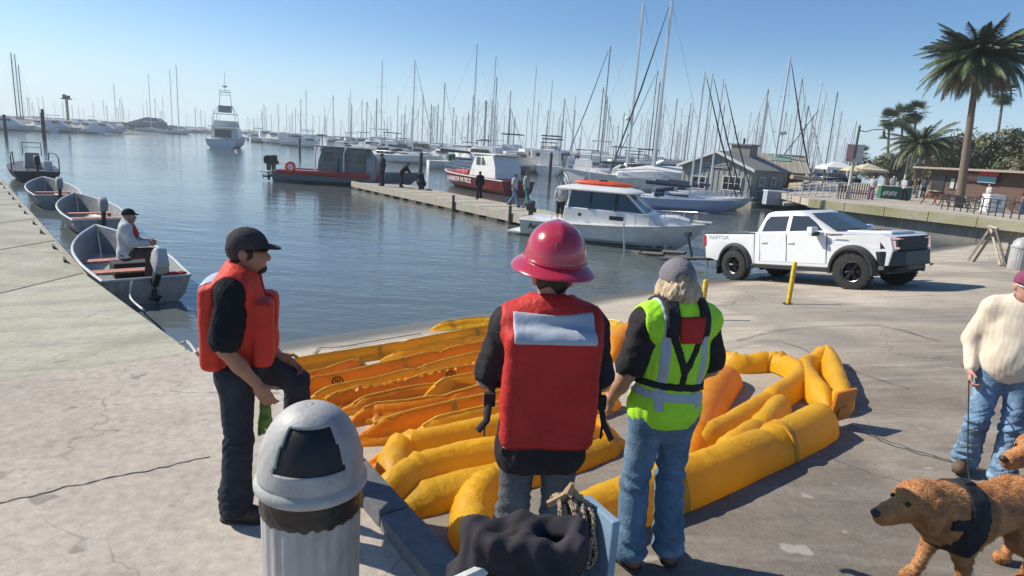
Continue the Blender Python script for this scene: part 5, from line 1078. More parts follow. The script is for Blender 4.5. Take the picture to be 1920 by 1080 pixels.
# rod holders and antenna
for y in (-.6, -.2, .2, .6): q = MB(); q.tube([(1.5, y, 2.12), (1.28, y, 2.55)], .022, 6); q.build('rod_holder', chrome, cr)
q = MB(); q.tube([(2.2, .9, 2.15), (2.05, .9, 4.0)], .012, 5); q.build('antenna', chrome, cr)
kk = thing('kayak', 'orange-red kayak lying on the roof of the white cabin cruiser', 'kayak'); kk.matrix_world = Matrix.Translation(cs.to_3d()) @ Matrix.Rotation(cr.rotation_euler.z, 4, 'Z') @ Matrix.Translation((2.9, .4, 2.28)) @ Matrix.Scale(.85, 4)
q = MB(); q.loft([[(x, w_*math.cos(a), h*math.sin(a)) for a in [2*PI*k/10 for k in range(10)]] for x, w_, h in ((-1.45, .02, .02), (-1.1, .2, .1), (-.4, .32, .14), (.4, .32, .14), (1.1, .2, .1), (1.45, .02, .02))], True, True); q.build('shell', mat('orange_kayak_plastic', (.62, .09, .03), .4, var=.1), kk, 60); q = MB(); q.lathe([(.2, .12), (.24, .15), (.2, .16)], 12); q.build('cockpit_rim', black_plastic, kk)
def outboard(par, loc, s=1., col=None, tilt=0., name='outboard_motor'):
    M_ = Matrix.Translation(loc) @ Matrix.Rotation(tilt, 4, 'Y') @ Matrix.Scale(s, 4)
    q = MB(M_); q.loft([[(x-.02+dx, y, z) for x, y in ((-.22*a, -.11*a), (-.26*a, 0), (-.22*a, .11*a), (.1*a, .13*a), (.16*a, 0), (.1*a, -.13*a))] for z, a, dx in ((.38, .8, 0), (.45, 1, 0), (.7, 1.05, 0), (.8, .85, .02), (.83, .5, .03))], True, True); o = q.build(name, col or black_plastic, par, 50, bevel=.02)
    q = MB(M_); q.box((-.04, 0, .12), (.16, .1, .56), taper=1.2); q.box((-.06, 0, -.2), (.3, .025, .025)); q.lathe([(0, .2), (.05, .1), (.055, -.1), (.02, -.2)], 8, (-.1, 0, -.32), 'X'); q.box((-.05, 0, -.42), (.12, .02, .2)); q.box((.12, 0, .42), (.14, .12, .2)); q.build('lower_unit', dark_metal, o, 30)
    q = MB(M_)
    for k in range(3): a = 2*PI*k/3; q.box((-.3, .06*math.cos(a), -.32+.06*math.sin(a)), (.02, .12, .06), rx=a+.5)
    q.build('propeller', dark_metal, o, 0); return o
om = outboard(cr, (-.02, .25, .55), .95); 
ink = mat('hull_lettering', (.04, .05, .07), .5, var=0)
for s_ in (-1,):
    M_ = Matrix.Translation((.72, s_*1.235, .43)) @ Matrix.Rotation(PI/2-.1, 4, 'X') @ Matrix.Shear('XY', 4, (.25, 0)) if False else Matrix.Translation((.78, s_*1.262, .46)) @ Matrix.Rotation(PI/2+.24, 4, 'X')
    text('lettering', 'Anon', .34, ink, M_, cr, .02)
# ================================================================ OPEN SKIFFS AT THE DOCK
skiff_m = mat('dull_aluminium_paint', (.34, .345, .34), .45, metal=.25, var=.15, scale=5, dirt=(.2, .19, .17), dscale=3); seat_m = mat('salmon_thwart_paint', (.45, .19, .13), .7, var=.2, scale=8)
def skiff(label, stern, head, L=5.3, group=None):
    o = thing('skiff', label, 'boat', (stern[0], stern[1], 0), math.atan2(head[1], head[0]), group)
    q = MB(); st = hull(q, L, 1.75, .5, .82, False, rake=.14, full=.4, draft=.15, transom=.88); q.build('hull', skiff_m, o, 40)
    q = MB(); st2 = [[(x-.02*(i > 10), y*.95, z) if k == 0 else (x, y*.9, z*.45+.09) if k == 1 else (x, y*.85, .07+.1*(i/14)**3) if k == 2 else (x, 0, .06+.16*(i/14)**4) for k, (x, y, z) in enumerate(s)] for i, s in enumerate(st)]
    st2[0] = [(x+.04, y, z) for x, y, z in st2[0]]; st2[-1] = [(x-.12, y, z) for x, y, z in st2[-1]]
    rg = [s+[(x, -y, z) for x, y, z in s[-2::-1]] for s in st2]; q.loft(rg, False, False); q.add(rg[0], [tuple(range(len(rg[0])))]); q.build('inner_hull', skiff_m, o, 40, fix=False)
    q = MB(); q.tube([(s[0][0], s[0][1], s[0][2]+.01) for s in st]+[(s[0][0], -s[0][1], s[0][2]+.01) for s in st[::-1]], .03, 6); q.tube([(st[0][0][0], st[0][0][1], .51), (st[0][0][0], -st[0][0][1], .51)], .03, 6); q.build('gunwale', mat('scuffed_gunwale', (.62, .62, .6), .4, metal=.3, var=.1) if 'scuffed_gunwale' not in bpy.data.materials else bpy.data.materials['scuffed_gunwale'], o)
    for x, w_ in ((.3, 1.5), (1.75, 1.55), (3.1, 1.4)):
        q = MB(); q.box((x, 0, .34), (.34, w_, .04)); q.build('thwart', seat_m, o, 0, bevel=.008)
    return o, st
sk_s = at(283, 571, 0).xy; hdv = (at(158, 415, .7).xy-sk_s).normalized()
s1, st = skiff('dull aluminium skiff with a person seated aboard and red bag in its stern', sk_s+hdv*.1, hdv, 5.5, 'open skiffs tied along the dock')
ms = s1.rotation_euler.z
bpy.context.view_layer.update()
def onboat(o, x, y, z): return Matrix.Translation(o.location) @ Matrix.Rotation(o.rotation_euler.z, 4, 'Z') @ Vector((x, y, z))
outboard(s1, (-.12, -.1, .55), 1.0, mat('silver_cowling', (.42, .44, .46), .4, var=.1), -.75)
b2 = at(128, 361, .82).xy; dS = dd*1.0
s2, _ = skiff('empty aluminium skiff with pale thwarts, second along the dock', b2-dS*5.3+Vector((.25, 0)), dS, 5.3, 'open skiffs tied along the dock')
b3 = at(66, 331, .82).xy; s3, _ = skiff('empty aluminium skiff third along the dock, next to the console boat', b3-dS*5.2+Vector((.35, 0)), dS, 5.2, 'open skiffs tied along the dock')
for s_, lab in ((s2, 'grey outboard on the stern of the second skiff'), (s3, 'grey outboard on the stern of the third skiff')): outboard(s_, (-.1, 0, .5), .9, grey_canvas, -.2)
q = MB(); q.box((0, 0, .16), (.55, .75, .32)); bx = tag(q.build('storage_box', black_canvas, None, 0, bevel=.03), 'dark storage box on the thwart of the occupied skiff', 'box'); bx.location = onboat(s1, 2.35, -.15, .12); bx.rotation_euler.z = ms
f = F((-.35, -.2, -.02), (.35, .2, .25), .015); f.add(f.cap((-.2, 0, .09), (.2, 0, .09), .1, .1), 0); f.wrinkle(.012, 25, 3); f.D = np.maximum(f.D, .0-f.Z); bg_ = tag(link('dry_bag', f.mesh('bag', pfd_red), None), 'red bag lying in the stern of the occupied skiff', 'bag'); bg_.location = onboat(s1, .3, -.5, .36); bg_.rotation_euler.z = ms+1.4
q = MB(); a_ = onboat(s1, -.1, .3, .5); e_ = Vector((at(268, 585, .45).x, at(268, 585, .45).y, .5)); q.tube(spline([a_, a_+Vector((.1, -.25, -.25)), (a_+e_)/2+Vector((.15, -.1, -.25)), e_], .06), .018, 6); tag(q.build('mooring_line', mat('white_rope', (.7, .7, .68), .8, var=.2), None), 'white mooring line hanging from the outboard of the near skiff', 'rope')
def seated(label, loc, rz, **kw): 
    return Person(label, loc, rz, dict(pelvis=(0, 0, .52), hipR=(.095, .02, .5), hipL=(-.095, .02, .5), kneeR=(.12, .42, .52), kneeL=(-.12, .42, .52), ankR=(.12, .4, .1), ankL=(-.12, .4, .1), chest=(0, .03, .84), neck=(0, .06, 1.06), head=(0, .1, 1.21), shR=(.185, .05, 1.0), shL=(-.185, .05, 1.0), elR=(.25, .15, .74), elL=(-.25, .15, .74), wrR=(.15, .4, .72), wrL=(-.15, .4, .72)), **kw)
p_ = onboat(s1, .95, .2, .05); SP = seated('person in pale hoodie and dark cap seated in the near skiff', (p_.x, p_.y, .3), -1.1, k=1.1, skin=skin_a, res=.016, detail=False)
SP.body(); SP.shirt(white_cl, 1., .45, .03, .008, loose=.03, forearm=True); SP.trousers(tan_canvas if False else cloth('brown_trousers', (.09, .06, .05)), top=.6); SP.boots(boot_d, .018); SP.cap(black_cloth)
f = F(SP.J['neck']-.25, SP.J['neck']+.25, .014); f.add(f.cap(SP.J['neck']+[-.09, .02, .0], SP.J['neck']+[.09, .02, .0], .07, .07), 0); f.add(f.cap(SP.J['neck']+[-.08, .08, -.02], SP.J['neck']+[-.08, .14, -.2], .04, .05), .03); f.add(f.cap(SP.J['neck']+[.08, .08, -.02], SP.J['neck']+[.08, .14, -.2], .04, .05), .03); link('life_vest_collar', f.mesh('collar', pfd_red), SP.root)
# centre-console boat at the far end of the dock
cc = thing('console_boat', 'small dark console boat with a hoop frame at the far end of the dock', 'boat'); place(cc, at(72, 341, 0).xy, at(72, 341, 0).xy+dd*1.0)
q = MB(); st = hull(q, 5.4, 2.3, .55, .85, True, full=.5); q.build('hull', mat('dark_grey_hull', (.05, .05, .055), .5), cc, 40); q = MB(); q.box((2.3, 0, 1.0), (.7, .8, .9), taper=.8); q.build('console', grey_canvas, cc, 0, bevel=.04); q = MB(); q.box((1.3, -.6, .8), (.4, .4, .5)); q.build('seat_box', off_white, cc, 0, bevel=.03)
for y, h in ((-1.05, .95), (1.05, .95)): q = MB(); q.tube([(.6, y, .55), (.6, y, h+.3), (1.2, y*.95, h+.5), (2.6, y*.8, h+.5), (2.9, y*.75, .7)], .03, 6); q.build('hoop_rail', dark_metal, cc)
q = MB(); q.tube([(1.9, -.42, 1.3), (1.9, -.42, 2.0), (1.9, .42, 2.0), (1.9, .42, 1.3)], .025, 6); q.tube([(1.9, -.42, 1.75), (1.9, .42, 1.75)], .015, 5); q.build('windscreen_frame', dark_metal, cc); outboard(cc, (-.1, 0, .5), 1.1)

# ================================================================ BOATS ALONG THE PIER
gp0 = at(520, 339, 0).xy
gb = thing('patrol_boat', 'grey and red patrol boat with dark cabin and twin outboards at the pier end', 'boat'); place(gb, gp0, gp0+Vector((1, .06))); gb.scale = (1, 1, .86)
q = MB(); st = hull(q, 10.6, 3., .95, 1.5, True, rake=.2, full=.55, draft=.3); q.build('hull', grey_paint, gb, 30)
for s_ in (-1, 1): q = MB(); q.loft([[(x, s_*1.42*w_, .72), (x, s_*1.56*w_, .76), (x, s_*1.56*w_, 1.02+.02*x), (x, s_*1.4*w_, 1.06+.02*x)] for x, w_ in ((.4, .98), (3, 1), (5.8, 1), (7.5, .85))], True, True); q.build('sponson', red_paint, gb, 40, bevel=.02)
q = MB(); q.loft([[(a, -1.1, z), (b, -1.05, z), (b, 1.05, z), (a, 1.1, z)] for z, a, b in ((.9, 3.1, 7.3), (2.0, 3.2, 7.2), (3.05, 3.5, 6.5))], True, True); cab = q.build('cabin', mat('cabin_grey', (.19, .19, .19), .5, var=.12), gb, 0, bevel=.05)
for x in (3.9, 5.1, 6.2): 
    for s_ in (-1, 1): q = MB(); q.box((x, s_*1.075, 2.3), (.62, .06, .75)); q.build('window', dark_glass, gb, 0, bevel=.02)
q = MB(); q.loft([[(a, -1.3, z), (b, -1.2, z), (b, 1.2, z), (a, 1.3, z)] for z, a, b in ((3.05, 2.8, 7.0), (3.16, 2.9, 6.8))], True, True); q.build('roof', grey_canvas, gb, 0, bevel=.03)
q = MB(); q.box((4.6, 0, 1.6), (.05, 2.3, 1.2)); q.build('aft_bulkhead', dark_metal, gb, 0)
for x, y in ((3.0, -1.2), (5.0, -1.28)): q = MB(); q.tube([(x, y, .95), (x, y, 2.6), (x+.15, y, 3.1)], .06, 6); q.build('roof_post', white_far, gb)
q = MB(); q.tube([(3.2, 0, 3.1), (3.2, 0, 4.1)], .04, 6); q.box((3.2, 0, 4.0), (.5, .9, .08)); q.lathe([(.0, 3.2), (.28, 3.22), (.28, 3.36), (0, 3.38)], 12, (5, 0, 0)); q.tube([(6, .6, 3.1), (6, .6, 5.4)], .02, 5); tag(q.build('mast_gear', grey_canvas, gb), kind='stuff')
q = MB(); q.box((-.45, 0, .8), (.7, 2.3, .1)); q.build('stern_platform', white_far, gb, 0, bevel=.02)
for y in (-.55, .55): outboard(gb, (-.35, y, .85), 1.5)
q = MB(); q.box((1.1, -.6, 1.2), (.5, .9, .8)); q.build('deck_locker', white_far, gb, 0, bevel=.04)
lb = MB(); lb.lathe([(.3+.085*math.cos(a), .085*math.sin(a)) for a in [2*PI*k/8 for k in range(9)]], 20, (0, 0, 0), 'Y'); lr = tag(lb.build('life_ring', mat('orange_life_ring', (.75, .13, .05), .6), None), 'orange life ring hung at the stern of the grey patrol boat', 'life ring'); lr.location = onboat(gb, 1.4, -1.62, 1.15)
fs = at(948, 368, 0).xy+pn*1.1; fb = thing('harbor_boat', 'deep red harbor boat with white wheelhouse moored along the timber pier', 'boat'); place(fb, fs, fs-pd*1.0+pn*.06)
q = MB(); st = hull(q, 11.5, 3.1, 1.05, 1.25, True, rake=.18, full=.5, draft=.3); q.build('hull', maroon, fb, 30)
q = MB()
for s_ in (-1, 1): q.tube([(s[0][0], s[0][1]*s_*1.005, s[0][2]) for s in st], .05, 5)
q.build('rub_rail', off_white, fb)
q = MB(); q.loft([[(a, -1.15, z), (b, -1.0, z), (b, 1.0, z), (a, 1.15, z)] for z, a, b in ((1.1, 1.4, 5.6), (1.9, 1.5, 5.2), (2.75, 1.9, 4.6))], True, True); q.build('wheelhouse', white_far, fb, 0, bevel=.05)
for s_ in (-1, 1):
    for x in (2.45, 3.3, 4.1): q = MB(); q.box((x, s_*1.045, 2.3), (.6, .1, .55), rx=s_*.06); q.build('window', dark_glass, fb, 0, bevel=.02)
q = MB(); q.box((4.98, 0, 2.3), (.05, 1.7, .6), ry=-.6); q.build('windscreen', dark_glass, fb, 0); q = MB(); q.box((3.2, 0, 2.82), (3.2, 2.3, .1)); q.build('roof', off_white, fb, 0, bevel=.03)
q = MB(); q.box((7.4, 0, 1.3), (2.2, 1.5, .3), taper=.9); q.build('foredeck_box', red_paint, fb, 0, bevel=.05); q = MB(); q.tube([(3.5, 0, 2.8), (3.5, 0, 4.6)], .04, 6); q.tube([(3.5, -.7, 3.9), (3.5, .7, 3.9)], .025, 5); q.build('mast', off_white, fb)
q = MB(); rail(q, st, .55, 5, 13, .02); q.build('rail', chrome, fb)
text('lettering', 'HARBOR PATROL', .5, white_far, Matrix.Translation((6.2, 1.53, .72)) @ Matrix.Rotation(PI, 4, 'Z') @ Matrix.Rotation(PI/2-.15, 4, 'X'), fb, .02)
for (px, py, ty, lab) in ((788, 338, 285, 'dark timber pile behind the crouching figure on the pier'), (1030, 340, 285, 'dark brown pile beside the large white yacht'), (958, 352, 300, 'dark pile near the walking pair on the pier'), (562, 290, 258, 'dark mooring pile among the small cruisers')):
    p = at(px, py, 0); t_ = atY(px, ty, p.y); q = MB(); q.lathe([(.18, -1.), (.17, t_.z-.12), (.05, t_.z)], 10, (p.x, p.y, 0)); tag(q.build('mooring_pile', wood_dark, None), lab, 'pile')
# figures on the pier and aboard
figs = [((898, 374), 321, .4, 'person in dark uniform standing alone midway along the pier', (dark_cloth, dark_cloth), .4, {}, 1.2), ((716, 349), 288, .4, 'person in dark clothes standing beside the patrol boat cabin', (dark_cloth, dark_cloth), 2.2, {}, 0), ((752, 351), 293, .4, 'person in dark clothes bending toward the crouching figure', (black_cloth, dark_cloth), -1.2, dict(chest=(0, .2, 1.2), neck=(0, .33, 1.4), head=(0, .43, 1.5), shR=(.19, .3, 1.34), shL=(-.19, .3, 1.34), elR=(.24, .45, 1.1), elL=(-.24, .45, 1.1), wrR=(.2, .6, .95), wrL=(-.2, .6, .95)), 0),
 ((963, 388), 325, .4, 'person in striped pale shirt striding along the pier', (white_cl, denim), -2.0, dict(kneeR=(.11, .2, .52), ankR=(.11, .3, .1), kneeL=(-.11, -.1, .52), ankL=(-.11, -.35, .16)), 1), ((985, 386), 322, .4, 'person in teal trousers walking behind the striped figure', (cloth('sage_shirt', (.42, .45, .38)), cloth('teal_trousers', (.08, .26, .24))), -2.0, dict(kneeR=(.11, .15, .52), ankR=(.11, .2, .1)), 1)]
for (px, py), ty, z, lab, (sm_, tm_), rz, pose, hat_ in figs:
    p = at(px, py, z); k = (atY(px, ty, p.y).z-z)/1.79; 
    if 'bending' in lab: k = 1.0
    P = Person(lab, (p.x, p.y, z), rz, pose, k=k, res=.03, detail=False, skin=skin_a); P.body(False); P.shirt(sm_, 1. if sm_ is not white_cl else .7, .9, .02, .004, forearm=sm_ is not white_cl); P.trousers(tm_, res) if False else P.trousers(tm_); P.boots(boot_d, .03)
    if hat_ == 1: P.hair(hair_d)
    else: P.cap(dark_cloth, brim=True)
p = at(792, 356, .4); P = Person('person crouching in dark clothes on the pier by the red boat', (p.x, p.y, .4), 1.0, dict(pelvis=(0, -.1, .38), hipR=(.1, -.08, .36), hipL=(-.1, -.08, .36), kneeR=(.16, .32, .5), kneeL=(-.16, .32, .5), ankR=(.14, .05, .1), ankL=(-.14, .05, .1), chest=(0, .1, .72), neck=(0, .2, .95), head=(0, .27, 1.08), shR=(.19, .17, .9), shL=(-.19, .17, .9), elR=(.25, .32, .65), elL=(-.25, .32, .65), wrR=(.1, .5, .55), wrL=(-.1, .5, .55)), res=.03, detail=False); P.body(False); P.shirt(dark_cloth, 1., .3, .02, .004, forearm=True); P.trousers(dark_cloth, top=.5); P.boots(boot_d, .03); P.cap(dark_cloth)
p = onboat(cr, 1.25, .2, .55); k = 1.0; P = Person('person in grey shirt and dark shorts standing in the cruiser cockpit', (p.x, p.y, .5), 2.6, dict(elR=(.25, .1, 1.2), wrR=(.1, .3, 1.15)), k=.98, res=.025, detail=False); P.body(False); P.shirt(cloth('pale_grey_shirt', (.3, .32, .34)), .65, .9, .02, .004); P.trousers(black_cloth, length=.1); P.boots(boot_d, .03); P.hair(hair_d)
# small dock structures on the pier end
q = MB(); b_ = at(680, 342, .4); kb = thing('dock_cabinet', 'tall grey utility cabinet on the end of the pier', 'cabinet', (b_.x+.4, b_.y+.9, .4)); q.box((0, 0, .85), (.7, .5, 1.7)); q.build('body', grey_paint, kb, 0, bevel=.02); q = MB(); q.box((0, -.26, .9), (.58, .03, 1.4)); q.build('door', grey_canvas, kb, 0, bevel=.01)

# ================================================================ SPORT FISHER IN THE FAIRWAY
s0 = at(414, 278, 0).xy; sf = thing('sport_fisher', 'white sport fishing boat with a tall tower heading away down the fairway', 'motor boat'); place(sf, s0, s0+Vector((-.24, 1)))
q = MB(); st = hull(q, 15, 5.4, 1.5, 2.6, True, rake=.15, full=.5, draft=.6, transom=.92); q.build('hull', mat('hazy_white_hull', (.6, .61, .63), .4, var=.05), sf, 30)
q = MB(); q.loft([[(a, -y, z), (b, -y*.8, z), (b, y*.8, z), (a, y, z)] for z, a, b, y in ((1.5, 3.4, 11, 2.3), (3.5, 3.3, 9.5, 2.1))], True, True); q.build('saloon', white_far, sf, 0, bevel=.08); q = MB(); q.box((3.32, .2, 2.5), (.2, 2.7, 1.3)); q.build('aft_glass', dark_glass, sf, 0); q = MB(); q.box((3.2, 0, 3.62), (3.4, 4.5, .16)); q.build('flybridge_deck', white_far, sf, 0, bevel=.04)
q = MB(); q.box((5.4, 0, 4.2), (3.4, 3.9, 1.0), taper=.9); q.build('flybridge', off_white, sf, 0, bevel=.08)
for s_ in (-1, 1):
    for x in (3.4, 6.2): q = MB(); q.tube([(x, s_*1.9, 3.7), (x+.2, s_*1.75, 5.8), (5.0, s_*1.0, 7.4), (5.0, s_*.8, 9.9)], .05, 5); q.build('tower_leg', alu, sf)
q = MB(); q.box((4.8, 0, 5.85), (3.2, 3.7, .1)); q.build('hardtop', white_far, sf, 0, bevel=.03); q = MB(); q.box((4.6, 0, 6.7), (.1, 2.2, 1.2), ry=.1); q.build('tower_canvas', grey_canvas, sf, 0); q = MB(); q.box((5, 0, 9.6), (1.2, 1.7, .08)); q.tube([(4.4, -.85, 9.9), (4.4, .85, 9.9)], .04, 5); q.tube([(4.4, -.9, 9.1), (4.4, .9, 9.1)], .04, 5); q.build('tower_top', alu, sf, 0); q = MB(); q.tube([(5, 0, 9.6), (5, 0, 13.)], .04, 5); q.lathe([(0, 10.4), (.4, 10.5), (.4, 10.7), (0, 10.8)], 10, (5, 0, 0)); q.build('antenna', alu, sf)
wk = MB(); 
for s_ in (-1, 1):
    pts = [(-.2-3.*k, s_*(2.2+.55*k)) for k in range(8)]
    for (a, b), (c, d) in zip(pts[:-1], pts[1:]): wk.quad((a, b, .01), (a, b+s_*.35, .01), (c, d+s_*.45, .01), (c, d, .01))
wko = wk.build('wake_foam', mat('foam', (.6, .66, .7), .6, var=.3, scale=2, alpha=.35), None, 0, fix=False); wko.matrix_world = Matrix.Translation((s0.x, s0.y, 0)) @ Matrix.Rotation(sf.rotation_euler.z, 4, 'Z'); tag(wko, 'thin wake foam trailing the sport fishing boat', 'foam', kind='stuff')

# ================================================================ THE CROWDED MARINA
mast_grey = mat('grey_mast_paint', (.3, .31, .33), .5, var=.1)
def yh(x): return YH+SL*(x-960)
def front(x): return float(np.interp(x, [0, 250, 440, 610, 850, 1100, 1560], [160, 330, 210, 138, 88, 72, 64]))
def sail_proto(variant):
    o = thing('sailboat', 'x', 'sailboat'); hm, cm = [(white_far, navy), (white_far, green_canvas), (mat('navy_hull_paint', (.03, .045, .09), .35), tan_canvas)][variant]
    L = 10.5; q = MB(); st = hull(q, L, 3.2, 1.05, 1.4, True, rake=.2, full=.42, draft=.4, transom=.75); q.build('hull', hm, o, 30)
    q = MB(); q.loft([[(x, -y, 1.1), (x, -y*.82, z), (x, y*.82, z), (x, y, 1.1)] for x, y, z in ((2.6, 1.0, 1.6), (3.2, 1.1, 1.72), (6.2, .9, 1.68), (7.4, .4, 1.4))], True, True); q.build('cabin', white_far, o, 30, bevel=.04)
    q = MB()
    for s_ in (-1, 1): q.box((4.6, s_*.93, 1.45), (2.2, .06, .16))
    tag(q.build('port_lights', dark_glass, o, 0), kind='stuff')
    q = MB(); q.tube([(5.9, 0, 2.35), (1.6, 0, 2.5)], [.16, .2], 8); q.build('boom_cover', cm, o)
    q = MB(); q.loft([[(x, -1.05, 1.2), (x+.1, -.95, z), (x+.1, .95, z), (x, 1.05, 1.2)] for x, z in ((2.5, 1.9), (3.4, 2.05))], True, True); q.build('dodger', cm, o, 30)
    q = MB(); rail(q, st, .55, 0, 13, .018, .96, 2); q.build('lifelines', chrome, o)
    return o
def mast_parts(o, h, r=.085, jib=0, mm=None):
    q = MB(); q.tube([(5.9, 0, 1.2), (5.9, 0, h)], [r, r*.75], 6); q.build('mast', mm or alu_mast, o)
    q = MB(); s1_ = h*.45+.6; s2_ = h*.72+.3
    for z, w_ in ((s1_, .95), (s2_, .7)): q.tube([(5.9, -w_, z), (5.9, w_, z)], r*.3, 4)
    q.build('spreaders', alu_mast, o); rr_ = r*.1
    q = MB(); q.tube([(.05, 0, 1.2), (5.9, 0, h-.1)], rr_, 3)
    for s_ in (-1, 1): q.tube([(5.6, s_*1.4, 1.2), (5.9, s_*.95, s1_), (5.9, s_*.7, s2_), (5.9, 0, h-.2)], rr_, 3)
    if not jib: q.tube([(10.3, 0, 1.4), (5.9, 0, h-.1)], rr_, 3)
    q.build('rigging', mast_grey, o)
    if jib: q = MB(); q.tube([(10.2, 0, 1.7), (8, 0, 1.4+(h-1.4)*.5), (6.1, 0, h-.5)], [min(.075, r*.55), min(.09, r*.7), .03], 6); q.build('furled_jib', [None, navy, off_white, black_canvas][jib], o)
# hero sailboats: px top of mast, depth, heading, hull variant, mast radius, jib
HERO = [
 (717, 113, 108, 1.9, 0, .08, 0, 'far sailboat with a lone tall mast above the pier end', None), (778, 112, 100, -.4, 0, .1, 2, 'sailboat whose thick pale mast rises behind the dark pile', None), (895, 82, 88, .3, 1, .085, 0, 'tall sailboat behind the man standing on the pier', None),
 (930, 105, 90, 2.6, 2, .085, 0, 'dark-hulled sailboat close beside the tall one behind the pier', None), (1036, 150, 96, 2.9, 0, .08, 0, 'sailboat behind the green-topped motor yachts', None), (1145, 86, 78, 3.0, 1, .09, 3, 'sailboat with a dark furled jib behind the white cruiser', mast_dark),
 (1207, 4, 70, 3.05, 0, .17, 0, 'big sailboat with a bright mast carrying a radar dome', None), (1260, 2, 66, 3.1, 0, .2, 3, 'big sailboat with the thickest bright mast and a dark diagonal furled sail', None), (1233, 133, 82, 2.95, 1, .075, 3, 'sailboat with a dark mast between the two big bright masts', mast_dark),
 (1270, 185, 92, 2.4, 0, .075, 0, 'slim sailboat just right of the thickest bright mast', mast_dark), (1296, 193, 92, 2.7, 0, .075, 0, 'slim sailboat behind the gable of the grey floating house', mast_dark),
 (1322, 134, 44, -.18, 0, .08, 3, 'sailboat with pale blue hull moored in front of the grey floating house', None), (1336, 138, 46.5, -.2, 0, .08, 1, 'sailboat mostly hidden behind the pale-blue-hulled one', None), (1357, 148, 48.5, -.25, 0, .08, 3, 'third of the sailboats bunched before the floating house', None),
 (1482, 108, 62, .2, 0, .11, 3, 'sailboat with a radar dome on a thick mast behind the metal-roofed shed', None), (1510, 178, 66, .35, 1, .07, 0, 'sailboat with thin mast right of the radar-domed one behind the shed', None), (1542, 195, 62, 2.7, 0, .07, 3, 'sailboat near the end of the metal roof with crossing dark stays', None), (1571, 172, 60, .5, 2, .07, 0, 'dark-hulled sailboat by the white gangway railing', mast_dark),
 (330, 121, 250, .1, 0, .14, 0, 'tall far mast boat beside the navy-covered yacht in the haze', None), (318, 130, 255, .1, 0, .12, 0, 'second tall far mast boat in the haze beyond the fairway', None), (278, 138, 270, .3, 0, .12, 0, 'lone hazy mast boat left of the paired far masts', None),
 (20, 98, 190, .2, 2, .16, 0, 'leftmost tall fishing sailboat behind the sand bank', mast_dark), (27, 101, 195, .3, 0, .14, 0, 'tall mast boat paired with the leftmost one behind the sand bank', mast_dark), (34, 121, 200, .3, 0, .14, 0, 'shorter mast boat right of the tall pair behind the sand bank', mast_dark), (213, 157, 250, .2, 0, .11, 0, 'hazy mast boat beyond the tip of the sand bank', None)]
protos = [sail_proto(v) for v in range(3)]; used = [False]*3
def sail_at(px, py, D, rz, v, r, jib, label, mm, group=None, sc_=1.):
    top = atY(px, py, D); h = top.z; o = protos[v] if not used[v] else dup(protos_bare[v])
    if not used[v]: used[v] = True
    o['label'] = label; 
    if group: o['group'] = group
    elif 'group' in o.keys(): del o['group']
    c, s_ = math.cos(rz), math.sin(rz); o.location = (top.x-5.9*c*sc_, D-5.9*s_*sc_, 0); o.rotation_euler = (0, 0, rz); o.scale = (sc_,)*3; mast_parts(o, h/sc_, r/sc_, jib, mm); return o
protos_bare = [dup(p) for p in protos]                   # plain hulls kept for copying, placed last
bare_used = []
heroes = [sail_at(px, py, D, rz, v, r, jib, lab, mm, None, .7 if 40 < D < 49.5 else 1.) for px, py, D, rz, v, r, jib, lab, mm in HERO]
for i in (6, 14):
    o = heroes[i]; h = [c for c in kids(o) if c.name.startswith('mast')][-1]; q = MB(); z = 7.2 if i == 6 else 6.4; q.lathe([(0, z-.18), (.3, z-.15), (.32, z), (.2, z+.16), (0, z+.2)], 14, (6.35, 0, 0)); q.box((6.1, 0, z-.2), (.5, .2, .06)); q.build('radar_dome', white_far, o)
# pale blue topsides on the near sailboat
for c in kids(heroes[11]):
    if c.name.startswith('hull'): c.data = c.data.copy(); c.data.materials[0] = mat('pale_blue_topsides', (.4, .46, .6), .35, var=.06)
# white winter tarp over the two big yachts
for i, lab in ((7, 'tarp'),):
    q = MB(); q.loft([[(x, -w_, 1.15), (x, -w_*.8, 1.15+h*.6), (x, 0, 1.15+h), (x, w_*.8, 1.15+h*.6), (x, w_, 1.15)] for x, w_, h in ((.3, 1.2, .8), (3, 1.6, 1.5), (6.5, 1.5, 1.4), (9.5, .7, .8))], True, True); q.build('winter_cover', white_far, heroes[i], 40)
